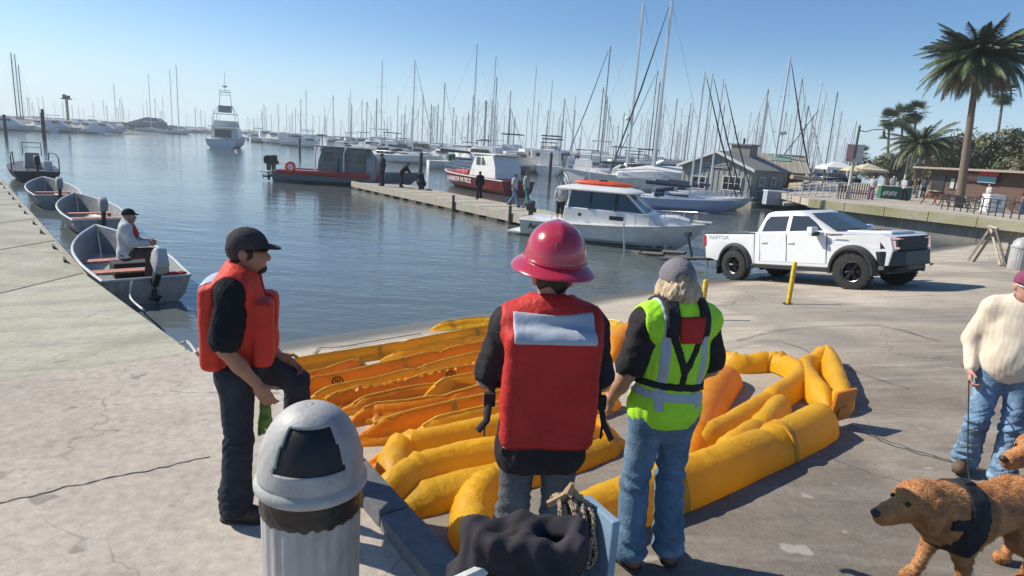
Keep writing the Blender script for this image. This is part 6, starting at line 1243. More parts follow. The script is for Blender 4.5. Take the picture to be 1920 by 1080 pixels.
# ---- motor yachts
def motor_proto(kind):
    o = thing('motor_yacht', 'x', 'motor boat'); q = MB(); L = 10; st = hull(q, L, 3.5, 1.25, 1.75, True, rake=.18, full=.5, draft=.4); q.build('hull', white_far, o, 30)
    q = MB(); q.loft([[(a, -y, z), (b, -y*.75, z), (b, y*.75, z), (a, y, z)] for z, a, b, y in ((1.3, 2.2, 8.2, 1.45), (2.2, 2.3, 7.0, 1.35), (2.75, 2.5, 5.8, 1.25))], True, True); q.build('cabin', white_far if kind != 2 else off_white, o, 0, bevel=.06)
    for s_ in (-1, 1): q = MB(); q.box((4.4, s_*1.33, 2.2), (2.6, .1, .42), rx=s_*.12); q.build('side_window', dark_glass, o, 0)
    q = MB(); q.box((6.45, 0, 2.45), (.08, 2.0, .75), ry=-.95); q.build('windscreen', dark_glass, o, 0)
    q = MB(); rail(q, st, .6, 6, 13, .025, .95, 2); q.build('bow_rail', chrome, o)
    if kind in (0, 1):
        q = MB(); q.box((4.0, 0, 3.05), (2.6, 2.3, .6), taper=.9); q.build('flybridge', white_far, o, 0, bevel=.06)
        q = MB(); q.loft([[(a, -1.25, z), (b, -1.2, z), (b, 1.2, z), (a, 1.25, z)] for z, a, b in ((4.6, 2.5, 5.3), (4.75, 2.7, 5.1))], True, True); q.build('bimini', [green_canvas, white_far][kind], o, 30, bevel=.03)
        for x, y in ((2.7, -1.15), (2.7, 1.15), (5.0, -1.1), (5.0, 1.1)): q = MB(); q.tube([(x, y, 2.8), (x, y, 4.62)], .03, 5); q.build('bimini_pole', chrome, o)
    else:
        q = MB(); q.loft([[(.2, -1.5, z), (2.4, -1.35, z), (2.4, 1.35, z), (.2, 1.5, z)] for z in (2.6, 2.72)], True, True); q.build('awning', navy, o, 0)
        q = MB(); q.tube([(4.2, 0, 2.7), (4.2, 0, 5.6)], .05, 5); q.tube([(4.2, -.8, 4.6), (4.2, .8, 4.6)], .03, 4); q.lathe([(0, 3.2), (.3, 3.22), (.3, 3.4), (0, 3.42)], 10, (4.6, 0, 0)); q.build('signal_mast', alu, o)
    q = MB(); q.tube([(3.0, 1.1, 2.8), (2.6, 1.1, 6.)], .02, 4); q.build('antenna', off_white, o); return o
mp = [motor_proto(k) for k in range(3)]; mused = [0]*3
MOT = [(497, 262, 2.9, 0, .9, 'small white motor yacht first past the sport fishing boat'), (548, 268, 3.0, 2, .85, 'low cruiser with a navy awning beside the fairway'), (598, 276, 2.95, 1, .95, 'grey-white cruiser with white top near the twin posts'), (634, 282, 1.2, 2, .9, 'white trawler bow just above the patrol boat stern'), (742, 296, 2.8, 1, 1.1, 'white cruiser right behind the patrol boat roof'), (800, 304, 3.0, 2, 1.1, 'blue-grey shaded cruiser behind the dark pile'), (842, 302, 1.3, 1, 1., 'white flybridge boat with lattice tower above the pier'), (868, 310, 2.7, 2, .85, 'low motor boat seen above the red harbor boat roof'), (912, 312, 2.9, 0, .8, 'small green-topped boat behind the man on the pier'), (952, 322, 2.6, 2, .9, 'cruiser whose stern shows above the walking pair'), (1010, 322, 2.9, 0, 1.15, 'green-bimini motor yacht left of its twin by the white block hull'), (1085, 325, 2.95, 0, 1.2, 'green-bimini motor yacht directly behind the cruiser cabin'), (1130, 322, 3.0, 2, 1.1, 'white cruiser with navy awning behind the orange kayak'), (1180, 335, 3.0, 1, 1.1, 'large white yacht hull behind the cruiser bow'), (690, 284, .2, 1, .9, 'white cruiser tucked behind the patrol boat cabin'), (1240, 342, 3.05, 2, .9, 'dark-awninged boat behind the thick mast')]
mb_ = [dup(p) for p in mp]
for px, py, rz, k, s_, lab in MOT:
    p = at(px, py, 0); o = mp[k] if not mused[k] else dup(mb_[k]); mused[k] += 1
    o['label'] = lab; o.location = (p.x, p.y+2, 0); o.rotation_euler = (0, 0, rz); o.scale = (s_, s_, s_)
# the far crowd: hulls with cabin and mast, copies
def far_proto(k):
    o = thing('distant_sailboat' if k < 3 else 'distant_motorboat', 'x', 'sailboat' if k < 3 else 'motor boat'); q = MB(); L = 10; hull(q, L, 3.2, 1.1, 1.5, True, n=6, full=.45, draft=.2); q.build('hull', [white_far, off_white, bpy.data.materials['navy_hull_paint'], white_far, off_white][k], o, 30)
    q = MB(); q.loft([[(x, -y, 1.1), (x, -y*.85, z), (x, y*.85, z), (x, y, 1.1)] for x, y, z in (((2.4, 1.1, 1.7), (6.5, .8, 1.6)) if k < 3 else ((2.2, 1.4, 2.9), (4.8, 1.3, 3.0), (6.8, 1.0, 1.8)))], True, True); q.build('cabin', white_far, o, 0)
    if k < 3:
        q = MB(); q.tube([(5.8, 0, 2.3), (1.6, 0, 2.4)], .2, 6); q.build('boom_cover', [navy, tan_canvas, navy][k], o); q = MB(); q.tube([(5.8, 0, .8), (5.8, 0, 13)], [.12, .1], 5); q.tube([(5.8, -.85, 7.2), (5.8, .85, 7.2)], .03, 3); q.build('mast', [alu_mast, mast_grey, alu_mast][k], o)
        q = MB(); q.tube([(0.1, 0, 1.2), (5.8, 0, 12.9)], .009, 3); q.tube([(10, 0, 1.5), (5.8, 0, 12.9)], .05 if k == 1 else .01, 3); q.tube([(5.7, -1.4, 1.2), (5.8, -.9, 7.2), (5.8, 0, 12.8)], .008, 3); q.tube([(5.7, 1.4, 1.2), (5.8, .9, 7.2), (5.8, 0, 12.8)], .008, 3); q.build('rigging', mast_grey, o)
    else:
        for s_ in (-1, 1): q = MB(); q.box((4, s_*1.3, 2.4), (2.4, .12, .4)); q.build('side_window', dark_glass, o, 0)
        if k == 4: q = MB(); q.box((3.6, 0, 4.2), (2.6, 2.4, .12)); q.tube([(2.6, -1, 2.9), (2.6, -1, 4.2)], .04, 4); q.tube([(2.6, 1, 2.9), (2.6, 1, 4.2)], .04, 4); q.build('bimini', navy, o, 0)
    return o
fp = [far_proto(k) for k in range(5)]; fused = [0]*5; fb_ = [dup(p) for p in fp]
GL = {0: 'distant white sailboat with bare mast in the crowded marina', 1: 'distant cream sailboat with bare dark mast in the crowded marina', 2: 'distant navy-hulled sailboat with bare mast in the crowded marina', 3: 'distant white cabin motorboat in the crowded marina', 4: 'distant cream motorboat with navy top in the crowded marina'}
rs = random.Random(11)
def far(px, D, k, rz, h=13., s_=1.):
    p = atY(px, yh(px)+EYE*FPX/D, D); o = fp[k] if not fused[k] else dup(fb_[k]); fused[k] += 1
    rg_ = ['in the haze left of the sport fisher', 'beyond the grey patrol boat', 'behind the timber pier', 'behind the white cabin cruiser', 'behind the grey floating house'][sum(px > b for b in (430, 705, 1000, 1290))]
    o['label'] = GL[k].replace('in the crowded marina', rg_); o['group'] = GL[k].split(' ', 1)[1].replace('in the crowded marina', rg_); o.location = (p.x-5*math.cos(rz), D-5*math.sin(rz), 0); o.rotation_euler = (0, 0, rz); o.scale = (s_, s_, s_)
    for c in kids(o):
        if c.name.startswith(('mast', 'rigging')): c.scale = (1, 1, h/13/s_)
for i in range(240):
    px = rs.uniform(455, 1575) if i < 205 else rs.uniform(40, 420); d = max(front(px)*rs.uniform(1.12, 1.3), 1.)*rs.uniform(1, 2.4)
    if px < 420: d = rs.uniform(330, 460)
    if px > 1240: d = rs.uniform(85, 260)
    far(px, d, rs.choice([0, 0, 1, 1, 2]), rs.choice([0, PI])+rs.uniform(-.5, .5), rs.uniform(10, 16.5), rs.uniform(.8, 1.15))
for i in range(130):
    px = rs.uniform(470, 1270) if i < 110 else rs.uniform(150, 430); d = front(px)*rs.uniform(1.02, 1.5) if px > 430 else rs.uniform(335, 430)
    far(px, d, rs.choice([3, 3, 4]), rs.choice([2.9, .1, 1.4])+rs.uniform(-.4, .4), 1, rs.uniform(.7, 1.2))
for i, (px, py, rz, k) in enumerate(((30, 244, .2, 3), (72, 243, 2.8, 3), (118, 245, .3, 4), (160, 246, 2.9, 3), (205, 248, .1, 3))): far(px, 140+8*i, k, rz, 1, .9)
# spare copies were only templates: place the unused hull templates as further far boats would, else drop them
for o in protos_bare+mb_+fb_:
    for c in list(o.children_recursive): bpy.data.objects.remove(c)
    bpy.data.objects.remove(o)
# navy-covered yacht, left centre
p = at(352, 247, 0); ny = thing('covered_yacht', 'large yacht under navy covers lying left of the fairway', 'yacht', (p.x+10, p.y-40, 0), PI-.1)
q = MB(); hull(q, 24, 6, 1.6, 3, True, n=8); q.build('hull', navy, ny, 30); q = MB(); q.loft([[(x, -w_, 1.7), (x, -w_*.8, 1.7+h), (x, w_*.8, 1.7+h), (x, w_, 1.7)] for x, w_, h in ((1, 2.6, 2), (4, 2.8, 4.2), (9, 2.6, 4.4), (15, 2., 2.6), (20, 1, 1.4))], True, True); q.build('cover', mat('faded_navy_cover', (.1, .13, .19), .8), ny, 40); q = MB(); q.box((7, 0, 4.0), (7, 5.3, .5)); q.build('window_strip', white_far, ny, 0)
# beached boats, posts and a lookout on the sand bank at the left edge
pt = thing('lookout_platform', 'small lookout platform on a pole above the sand bank', 'platform', tuple(atY(128, 228, 210))); pt.location.z = 2.5; hh_ = atY(128, 187, 210).z-2.5
q = MB(); q.tube([(0, 0, 0), (0, 0, hh_)], .4, 8); q.build('pole', wood_grey, pt); q = MB(); q.box((0, 0, hh_+.2), (2.4, 2, .3)); q.build('deck', wood_dark, pt, 0)
for x, h_ in ((-.6, 1.2), (.6, .9)): q = MB(); q.box((x, 0, hh_+.35+h_/2), (.8, .8, h_)); q.build('equipment', dark_metal, pt, 0)
for px, ty in ((12, 215), (84, 205), (330/4, 212)): 
    p = atY(px, 262, 100); q = MB(); t_ = atY(px, ty, 100); q.lathe([(.22, -.5), (.2, t_.z)], 8, (p.x, 100, 0)); tag(q.build('channel_pile', wood_dark, None), 'dark channel pile standing off the sand bank', 'pile', 'piles off the sand bank')
# ================================================================ FLOATING HOUSE AND SHED
bb = mat('grey_board_cladding', (.33, .325, .305), .8, var=.15, scale=3, stretch=(1, 1, .3)); bb2 = mat('pale_grey_batten', (.37, .38, .38), .8, var=.12); roof_m = mat('grey_roof_shingle', (.24, .235, .22), .9, var=.25, scale=9, bump=.4, bscale=50); white_trim = mat('white_trim', (.68, .68, .66), .5, var=.06)
hA = atY(1402, 381, 51.5); hA.z = .5; ga = math.radians(139); gdv = Vector((math.cos(ga), math.sin(ga))); sdv_ = Vector((gdv.y, -gdv.x)); sdv_ = sdv_ if sdv_.x > 0 else -sdv_
house = thing('floating_house', 'grey board-clad floating house with a gable and white window', 'house', (hA.x, hA.y, 0), math.atan2(sdv_.y, sdv_.x))   # local x: along the side wall, y: along the gable
HWd, HL, HE, HR = 6.0, 7.4, 2.95, 4.15; sgy = 1 if (Matrix.Rotation(house.rotation_euler.z, 2) @ Vector((0, 1))).dot(gdv) > 0 else -1
q = MB(); q.box((HL/2, sgy*HWd/2, .2), (HL+1, HWd+1, .5)); q.build('float_deck', wood_grey, house, 0)
q = MB(); q.add([(x, sgy*y, z) for x in (0, HL) for y, z in ((0, .45), (HWd, .45), (HWd, HE), (HWd/2, HR), (0, HE))], [(0, 1, 2, 3, 4), (9, 8, 7, 6, 5), (0, 4, 9, 5), (1, 6, 7, 2), (0, 5, 6, 1)]); q.build('wall', bb, house, 0)
for k in range(14):
    y = HWd*(k+.5)/14; zt = HE+(HR-HE)*(1-abs(y-HWd/2)/(HWd/2)); q = MB(); q.box((-.02, sgy*y, (.45+zt)/2), (.05, .06, zt-.47)); q.build('batten', bb2, house, 0)
for k in range(16):
    q = MB(); q.box((HL*(k+.5)/16, -sgy*.02, 1.7), (.06, .05, 2.45)); q.build('batten', bb2, house, 0)
for s_ in (0, 1):
    y0, y1 = (HWd/2, -.35) if s_ == 0 else (HWd/2, HWd+.35); ze = HE-(HR-HE)*.35/(HWd/2); q = MB(); q.add([(x, sgy*y, z+t) for t in (.02, .14) for x in (-.4, HL+.4) for y, z in ((y0, HR), (y1, ze))], [(0, 1, 3, 2), (4, 6, 7, 5), (0, 4, 5, 1), (2, 3, 7, 6), (1, 5, 7, 3), (0, 2, 6, 4)]); rf = q.build('roof', roof_m, house, 0)
    q = MB(); q.add([(x, sgy*y, z+t) for t in (-.06, .16) for x in (-.46, -.4) for y, z in ((y0, HR), (y1, ze))], [(0, 1, 3, 2), (4, 6, 7, 5), (0, 4, 5, 1), (2, 3, 7, 6), (1, 5, 7, 3), (0, 2, 6, 4)]); q.build('bargeboard', white_trim, rf, 0)
def window(par, c, w_, h, ax, nx=2, ny=2, out=-1, m=dark_glass, fr=white_trim, t=.07):
    """ax 'x': lies in the plane x = const, 'y': y = const"""
    P3 = (lambda a, b, d: (c[0]+out*d, c[1]+a, c[2]+b)) if ax == 'x' else (lambda a, b, d: (c[0]+a, c[1]+out*d, c[2]+b)); D3 = (lambda a, b, d: (d, a, b)) if ax == 'x' else (lambda a, b, d: (a, d, b))
    q = MB(); q.box(P3(0, 0, .0), D3(w_, h, .03)); f_ = q.build('window', m, par, 0)
    q = MB()
    for a in (-w_/2, w_/2): q.box(P3(a, 0, .035), D3(t, h+t, .05))
    for b in (-h/2, h/2): q.box(P3(0, b, .036), D3(w_-t*.98, t, .05))
    for k in range(1, nx): q.box(P3(-w_/2+w_*k/nx, 0, .03), D3(t*.5, h-t, .035))
    for k in range(1, ny): q.box(P3(0, -h/2+h*k/ny, .031), D3(w_-t, t*.5, .035))
    q.build('frame', fr, f_, 0); return f_
window(house, (-.06, sgy*1.5, 1.75), 1.5, 1.1, 'x', 3, 2); window(house, (-.06, sgy*4.4, 1.6), 1.3, 1.0, 'x', 2, 2)
q = MB(); q.box((-.07, sgy*3.0, 3.1), (.03, 2.3, .5)); lv = q.build('louvre_panel', dark_metal, house, 0)
for k in range(4): q = MB(); q.box((-.1, sgy*3.0, 2.93+.12*k), (.03, 2.3, .04)); q.build('slat', white_trim, lv, 0)
for x in (2.0, 4.6): window(house, (x, -sgy*.06, 1.8), 1.0, 1.1, 'y', 2, 2, -sgy)
cu = thing('roof_cupola', None, None); cu.parent = house; cu.location = (5.2, sgy*HWd/2, HR-.35); KID.setdefault(house.name, []).append(cu)
q = MB(); q.box((0, 0, .55), (1.7, 1.7, 1.1)); q.build('cupola_wall', mat('grey_shingle_wall', (.25, .24, .22), .9, var=.25, scale=14), cu, 0); q = MB(); q.box((0, 0, 1.15), (2.0, 2.0, .12)); q.build('cupola_roof', roof_m, cu, 0); q = MB(); q.tube([(-.3, 0, 1.2), (-.3, 0, 1.7)], .1, 8); q.build('vent_pipe', dark_metal, cu)
# shed with a ribbed metal roof and green skylights
sA = at(1530, 372, .8); shed = thing('metal_roof_shed', 'waterfront shed with a ribbed pale metal roof and green skylights', 'shed', (sA.x, sA.y+3.0, 0), math.radians(-8)); metal_roof = mat('faded_metal_roof', (.4, .36, .29), .6, metal=.1, var=.15, scale=2, dirt=(.26, .22, .17)); green_glz = mat('green_fibreglass', (.22, .34, .27), .5, var=.15)
SL_, SD, SE, SR = 7.0, 5.0, 3.0, 4.35
q = MB(); q.add([(x, y, z) for x in (-SL_, 0) for y, z in ((0, -.2), (SD, -.2), (SD, SE), (SD/2, SR), (0, SE))], [(4, 3, 2, 1, 0), (5, 6, 7, 8, 9), (0, 5, 9, 4), (1, 2, 7, 6), (0, 1, 6, 5)]); q.build('wall', mat('dark_shed_boards', (.12, .115, .1), .85, var=.2), shed, 0)
for s_ in (0, 1):
    y1 = -.45 if s_ == 0 else SD+.45; ze = SE-(SR-SE)*.45/(SD/2); q = MB(); q.add([(x, y, z+t) for t in (.02, .08) for x in (-SL_-.4, .4) for y, z in ((SD/2, SR), (y1, ze))], [(0, 1, 3, 2), (4, 6, 7, 5), (0, 4, 5, 1), (2, 3, 7, 6), (1, 5, 7, 3), (0, 2, 6, 4)]); rf = q.build('roof', metal_roof, shed, 0)
    if s_ == 0:
        for k in range(15): x = -SL_-.3+k*(SL_+.6)/14; q = MB(); q.tube([(x, SD/2, SR+.1), (x, y1, ze+.1)], .03, 4); q.build('roof_rib', metal_roof, rf, 0)
        for x0 in (-5.0, -1.9): q = MB(); f1 = lambda u: (SD/2+(y1-SD/2)*u, SR+(ze-SR)*u); a, b = f1(.12), f1(.42); q.add([(x0-.9, a[0], a[1]+.16), (x0+.9, a[0], a[1]+.16), (x0+.9, b[0], b[1]+.16), (x0-.9, b[0], b[1]+.16), (x0-.9, a[0], a[1]+.05), (x0+.9, a[0], a[1]+.05), (x0+.9, b[0], b[1]+.05), (x0-.9, b[0], b[1]+.05)], [(0, 1, 2, 3), (4, 7, 6, 5), (0, 4, 5, 1), (1, 5, 6, 2), (2, 6, 7, 3), (3, 7, 4, 0)]); q.build('skylight', green_glz, rf, 0)
window(shed, (-2.2, -.03, 2.2), 1.2, .9, 'y', 2, 1, -1)
# ================================================================ PROMENADE
def railing(label, a, b, h, n, m=white_trim, rails=3, name='railing', slope=0.):
    o = thing(name, label, 'railing'); a = Vector(a); b = Vector(b)
    for k in range(n+1): p = a+(b-a)*k/n; q = MB(); q.tube([p, p+Vector((0, 0, h))], .035, 5); q.build('post', m, o)
    for k in range(rails): z = h*(k+1)/rails; q = MB(); q.tube([a+Vector((0, 0, z)), b+Vector((0, 0, z))], .025, 5); q.build('rail', m, o)
    return o
g0, g1_ = at(1462, 380, 1.0), at(1585, 368, 1.4); railing('white gangway railing between the shed and the promenade', at(1475, 378, .9), at(1580, 372, 1.4), 1.15, 8, rails=5)
railing('second white gangway railing behind the first', at(1490, 366, .9), at(1575, 362, 1.3), 1.15, 6, rails=4)
q = MB(); a, b = at(1470, 381, .8), at(1585, 374, 1.38); q.add([a, b, b+Vector((.8, 2.2, 0)), a+Vector((.8, 2.2, 0))]+[p-Vector((0, 0, .2)) for p in (a, b, b+Vector((.8, 2.2, 0)), a+Vector((.8, 2.2, 0)))], [(0, 1, 2, 3), (7, 6, 5, 4), (0, 4, 5, 1), (1, 5, 6, 2), (2, 6, 7, 3), (3, 7, 4, 0)]); tag(q.build('gangway', wood_grey, None, 0), 'sloping timber gangway beside the shed', 'gangway')
# white dock boxes and small white boat beyond the truck roof
for i, (px, py, sz, lab) in enumerate(((1450, 384, (1.5, .9, 1.0), 'pale blue-grey dock box behind the truck roof'), (1482, 384, (1.2, .9, .8), 'smaller white dock box right beside the pale blue one'))): p = at(px, py, .4); t_ = thing('dock_box', lab, 'dock box', (p.x, p.y, .4)); q = MB(); q.box((0, 0, sz[2]/2), (sz[0], sz[1], sz[2])); q.build('body', mat('pale_blue_grey_box', (.36, .4, .45), .6) if i == 0 else white_far, t_, 0, bevel=.03); q = MB(); q.box((0, 0, sz[2]+.05), (sz[0]+.08, sz[1]+.08, .1)); q.build('lid', white_far, t_, 0, bevel=.03)
p = at(1530, 387, .3); dg = thing('dinghy', 'upturned white dinghy on the float behind the truck roof', 'dinghy', (p.x, p.y, .3), .2); q = MB(); q.loft([[(x, w_*math.cos(a), h*math.sin(a)) for a in [PI*k/10 for k in range(11)]] for x, w_, h in ((-1.6, .3, .25), (-1.2, .75, .62), (0, .85, .75), (1.1, .6, .6), (1.6, .1, .2))], False, True); q.build('hull', white_far, dg, 60)
q = MB(); q.box((p.x, p.y, .15), (6, 3, .3)); tag(q.build('float', wood_grey, None, 0), 'timber float carrying the upturned dinghy', 'float')
# brown fence, green stand, umbrella, canopies
brown_f = mat('brown_fence_boards', (.13, .09, .065), .85, var=.25)
f0, f1 = at(1576, 374, 1.4), at(1640, 373, 1.4); fen = thing('board_fence', 'short brown board fence at the promenade edge', 'fence')
for k in range(14): p = f0+(f1-f0)*(k+.5)/14; q = MB(); q.box((p.x, p.y+.6, 1.4+.55), (.15, .03, 1.1), rz=math.atan2((f1-f0).y, (f1-f0).x)); q.build('board', brown_f, fen, 0)
gs = at(1680, 374, 1.4); st_ = thing('ticket_stand', 'green booth counter with pale lettering on the promenade', 'stand', (gs.x, gs.y+.4, 1.4), -.2); gg = mat('green_booth_paint', (.02, .13, .08), .6, var=.15)
q = MB(); q.box((0, 0, .48), (2.2, .8, .96)); q.build('counter', gg, st_, 0, bevel=.02); q = MB(); q.box((0, 0, 1.0), (2.35, .95, .07)); q.build('top', white_trim, st_, 0)
q = MB()
for k in range(5): q.box((-.85+.2*k, -.42, .42+.05*(k % 2)), (.13, .02, .34), ry=.3)
tag(q.build('lettering', white_trim, st_, 0), kind='stuff')
um = at(1625, 370, 1.4); u_ = thing('umbrella', 'pale yellow market umbrella above the promenade fence', 'umbrella', (um.x, um.y+3, 1.4)); q = MB(); q.tube([(0, 0, 0), (0, 0, 2.5)], .03, 6); q.build('pole', alu, u_); q = MB(); q.lathe([(1.0, 1.95), (.55, 2.2), (.02, 2.35)], 8); q.build('canopy', mat('pale_yellow_cloth', (.55, .5, .28), .8), u_, 0)
for px, w_, lab in ((1612, 2.6, 'white pop-up canopy behind the brown fence'), (1672, 2.6, 'cream pop-up canopy behind the green booth')):
    p = at(px, 366, 1.4); cn = thing('pop_up_canopy', lab, 'canopy', (p.x, p.y+5, 1.4))
    for x, y in ((-1.2, -1.2), (1.2, -1.2), (1.2, 1.2), (-1.2, 1.2)): q = MB(); q.tube([(x, y, 0), (x, y, 2.1)], .03, 5); q.build('leg', alu, cn)
    q = MB(); q.add([(-1.4, -1.4, 1.95), (1.4, -1.4, 1.95), (1.4, 1.4, 1.95), (-1.4, 1.4, 1.95), (0, 0, 2.75)]+[(x*1.4, y*1.4, 2.15) for x, y in ((-1, -1), (1, -1), (1, 1), (-1, 1))], [(5, 6, 4), (6, 7, 4), (7, 8, 4), (8, 5, 4), (0, 1, 6, 5), (1, 2, 7, 6), (2, 3, 8, 7), (3, 0, 5, 8)]); q.build('roof', white_far if px < 1640 else mat('cream_canvas', (.6, .52, .36), .8), cn, 0)
# street lamps
lamp_g = mat('grey_green_lamp_post', (.13, .15, .14), .6, metal=.3, var=.15); lamp_low = mat('pale_lamp_base', (.45, .43, .38), .7, var=.15)
def lamp(px, py, tpx, tpy, lab, arm=1.7):
    b = at(px, py, 1.4); t = atY(tpx, tpy, b.y); h = t.z-1.4; o = thing('street_lamp', lab, 'street lamp', b, 0, 'harbour street lamps'); q = MB(); q.lathe([(.16, 0), (.16, .5), (.11, .6), (.1, h*.55)], 12); q.build('base_shaft', lamp_low, o); q = MB(); q.lathe([(.09, h*.55), (.075, h-.25), (.1, h-.2), (.05, h), (.0, h+.05)], 12); q.build('shaft', lamp_g, o)
    q = MB(); q.tube(spline([(0, 0, h-.35), (.5, 0, h-.42), (1.0, 0, h-.25), (arm, 0, h-.2)], .15), .035, 6); q.build('arm', lamp_g, o); q = MB(); q.lathe([(.02, h-.2), (.09, h-.35), (.13, h-.6), (.33, h-.78), (.34, h-.82), (.0, h-.76)], 14, (arm, 0, 0)); q.build('lamp_shade', lamp_g, o); return o, h, b
lo, lh, lb_ = lamp(1588, 373, 1605, 234, 'tall street lamp with a bell shade and banners beside the brown fence', 1.75)
for s_, c in ((-1, (.55, .3, .32)), (1, (.5, .5, .5))): q = MB(); q.box((s_*.35, 0, lh*.62), (.5, .02, 1.2)); q.build('banner', mat('faded_banner', c, .8, var=.2), lo, 0); q = MB(); q.tube([(0, 0, lh*.62+.6), (s_*.62, 0, lh*.62+.6)], .015, 4); q.build('banner_rod', lamp_g, lo)
lamp(1690, 372, 1695, 290, 'shorter dark lamp post by the low trees', .8)
# kiosk
kiosk_m = mat('brown_kiosk_boards', (.10, .06, .048), .8, var=.2, scale=3, stretch=(1, 1, 6)); kA, kB = at(1752, 372, 1.4), at(1925, 396, 1.4)
kdv = (kB-kA); kl = kdv.length+6; ki = thing('kiosk', 'low brown wooden snack kiosk with a long flat roof behind the big palm', 'kiosk', (kA.x, kA.y+1.2, 1.4), math.atan2(kdv.y, kdv.x)); KH = 2.55
for k in range(9): z = .14+k*.28; q = MB(); q.box((kl/2, 1.6, z), (kl, 3.2-.02*(k % 2), .27)); q.build('wall_board', kiosk_m, ki, 0)
q = MB(); q.box((kl/2-.2, 1.2, KH+.1), (kl+1.2, 5.0, .16)); q.build('roof', mat('kiosk_roof_edge', (.3, .25, .2), .7, var=.2), ki, 0); q = MB(); q.box((1.7, -.01, 1.35), (2.3, .1, 1.3)); q.build('serving_opening', black_plastic, ki, 0); q = MB(); q.box((1.7, -.25, .68), (2.6, .5, .06)); q.build('counter', wood_grey, ki, 0)
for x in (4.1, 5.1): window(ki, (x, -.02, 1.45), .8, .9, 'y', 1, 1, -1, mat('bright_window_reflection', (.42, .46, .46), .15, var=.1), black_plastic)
q = MB(); q.box((7.0, -.05, 2.05), (3.2, .06, .6)); q.build('sign_board', mat('brown_sign', (.24, .1, .08), .6, var=.15), ki, 0); q = MB()
for k in range(11): q.box((5.75+.25*k, -.085, 2.05+.03*math.sin(k*2)), (.14, .012, .3 if k % 3 else .2), ry=.25*math.sin(k))
tag(q.build('sign_lettering', mat('pale_sign_letters', (.5, .38, .3), .7), ki, 0), kind='stuff')
q = MB(); q.box((9.6, -.3, 2.5), (2.6, .05, .45)); q.build('red_sign', mat('red_sign', (.5, .03, .04), .6), ki, 0); q = MB(); q.box((9.5, -.3, 1.98), (2.4, .05, .5)); q.build('blue_sign', mat('pale_blue_sign', (.16, .34, .44), .6), ki, 0)
# red feather banner, tables, bench, white case, menu board
p = at(1752, 372, 1.4); fb_o = thing('feather_banner', 'tall red banner standing at the left end of the kiosk', 'banner', (p.x, p.y-.2, 1.4)); q = MB(); q.tube([(0, 0, 0), (0, 0, 2.1)], .02, 5); q.build('pole', dark_metal, fb_o); q = MB(); q.loft([[(-.0, -.01, z), (w_, -.01, z), (w_, .01, z), (0, .01, z)] for z, w_ in ((.35, .7), (1.2, .72), (1.8, .62), (2.1, .3))], True, True); q.build('flag', mat('red_banner_cloth', (.6, .06, .06), .8, var=.25, scale=3), fb_o, 0)
def table(px, py, lab, m):
    p = at(px, py, 1.4); o = thing('picnic_table', lab, 'table', (p.x, p.y, 1.4), rr.uniform(-.3, .3)); q = MB(); q.box((0, 0, .74), (1.6, .75, .06)); q.build('tabletop', m, o, 0)
    for y in (-.65, .65): q = MB(); q.box((0, y, .44), (1.6, .28, .05)); q.build('seat', m, o, 0)
    for x in (-.55, .55):
        for s_ in (-1, 1): q = MB(); q.tube([(x, s_*.65, 0), (x, s_*.2, .72)], .05, 4); q.build('leg', m, o, 0)
table(1752, 384, 'reddish picnic table under the red banner', mat('red_brown_table', (.2, .07, .045), .7, var=.2)); table(1785, 388, 'dark picnic table left of the palm trunk', wood_dark); table(1815, 390, 'grey picnic table right of the palm trunk', wood_grey)
p = at(1858, 397, 1.4); wc = thing('ice_chest', 'white square chest standing in front of the kiosk', 'ice chest', (p.x, p.y, 1.4)); q = MB(); q.box((0, 0, .55), (1.05, .7, 1.1)); q.build('body', white_far, wc, 0, bevel=.03); q = MB(); q.box((.1, -.36, .65), (.3, .02, .3)); q.build('badge', grey_canvas, wc, 0)
for px, lab, m in ((1836, 'bicycle leaning by the white chest, pale frame', white_trim), (1880, 'dark bicycle parked right of the white chest', dark_metal)):
    p = at(px, 397, 1.4); bc = thing('bicycle', lab, 'bicycle', (p.x, p.y-.2, 1.4), rr.uniform(-.4, .3))
    for x in (-.52, .52): q = MB(); q.lathe([(.33+.025*math.cos(a), .025*math.sin(a)) for a in [2*PI*k/6 for k in range(7)]], 18, (x, 0, .34), 'Y'); q.build('wheel', black_rubber, bc)
    q = MB(); q.tube([(-.52, 0, .34), (-.15, 0, .8), (.38, 0, .82), (-.08, 0, .3), (-.52, 0, .34)], .02, 5); q.tube([(.52, 0, .34), (.36, 0, .95)], .02, 5); q.tube([(-.08, 0, .3), (-.18, 0, .92)], .018, 5); q.build('frame', m, bc); q = MB(); q.box((-.18, 0, .95), (.26, .12, .06)); q.build('saddle', black_plastic, bc, 0); q = MB(); q.tube([(.34, -.28, 1.0), (.36, 0, .97), (.34, .28, 1.0)], .016, 5); q.build('handlebar', dark_metal, bc)
railing('thin dark railing along the promenade in front of the kiosk', at(1765, 392, 1.4), at(1925, 414, 1.4), .95, 12, dark_metal, 2)
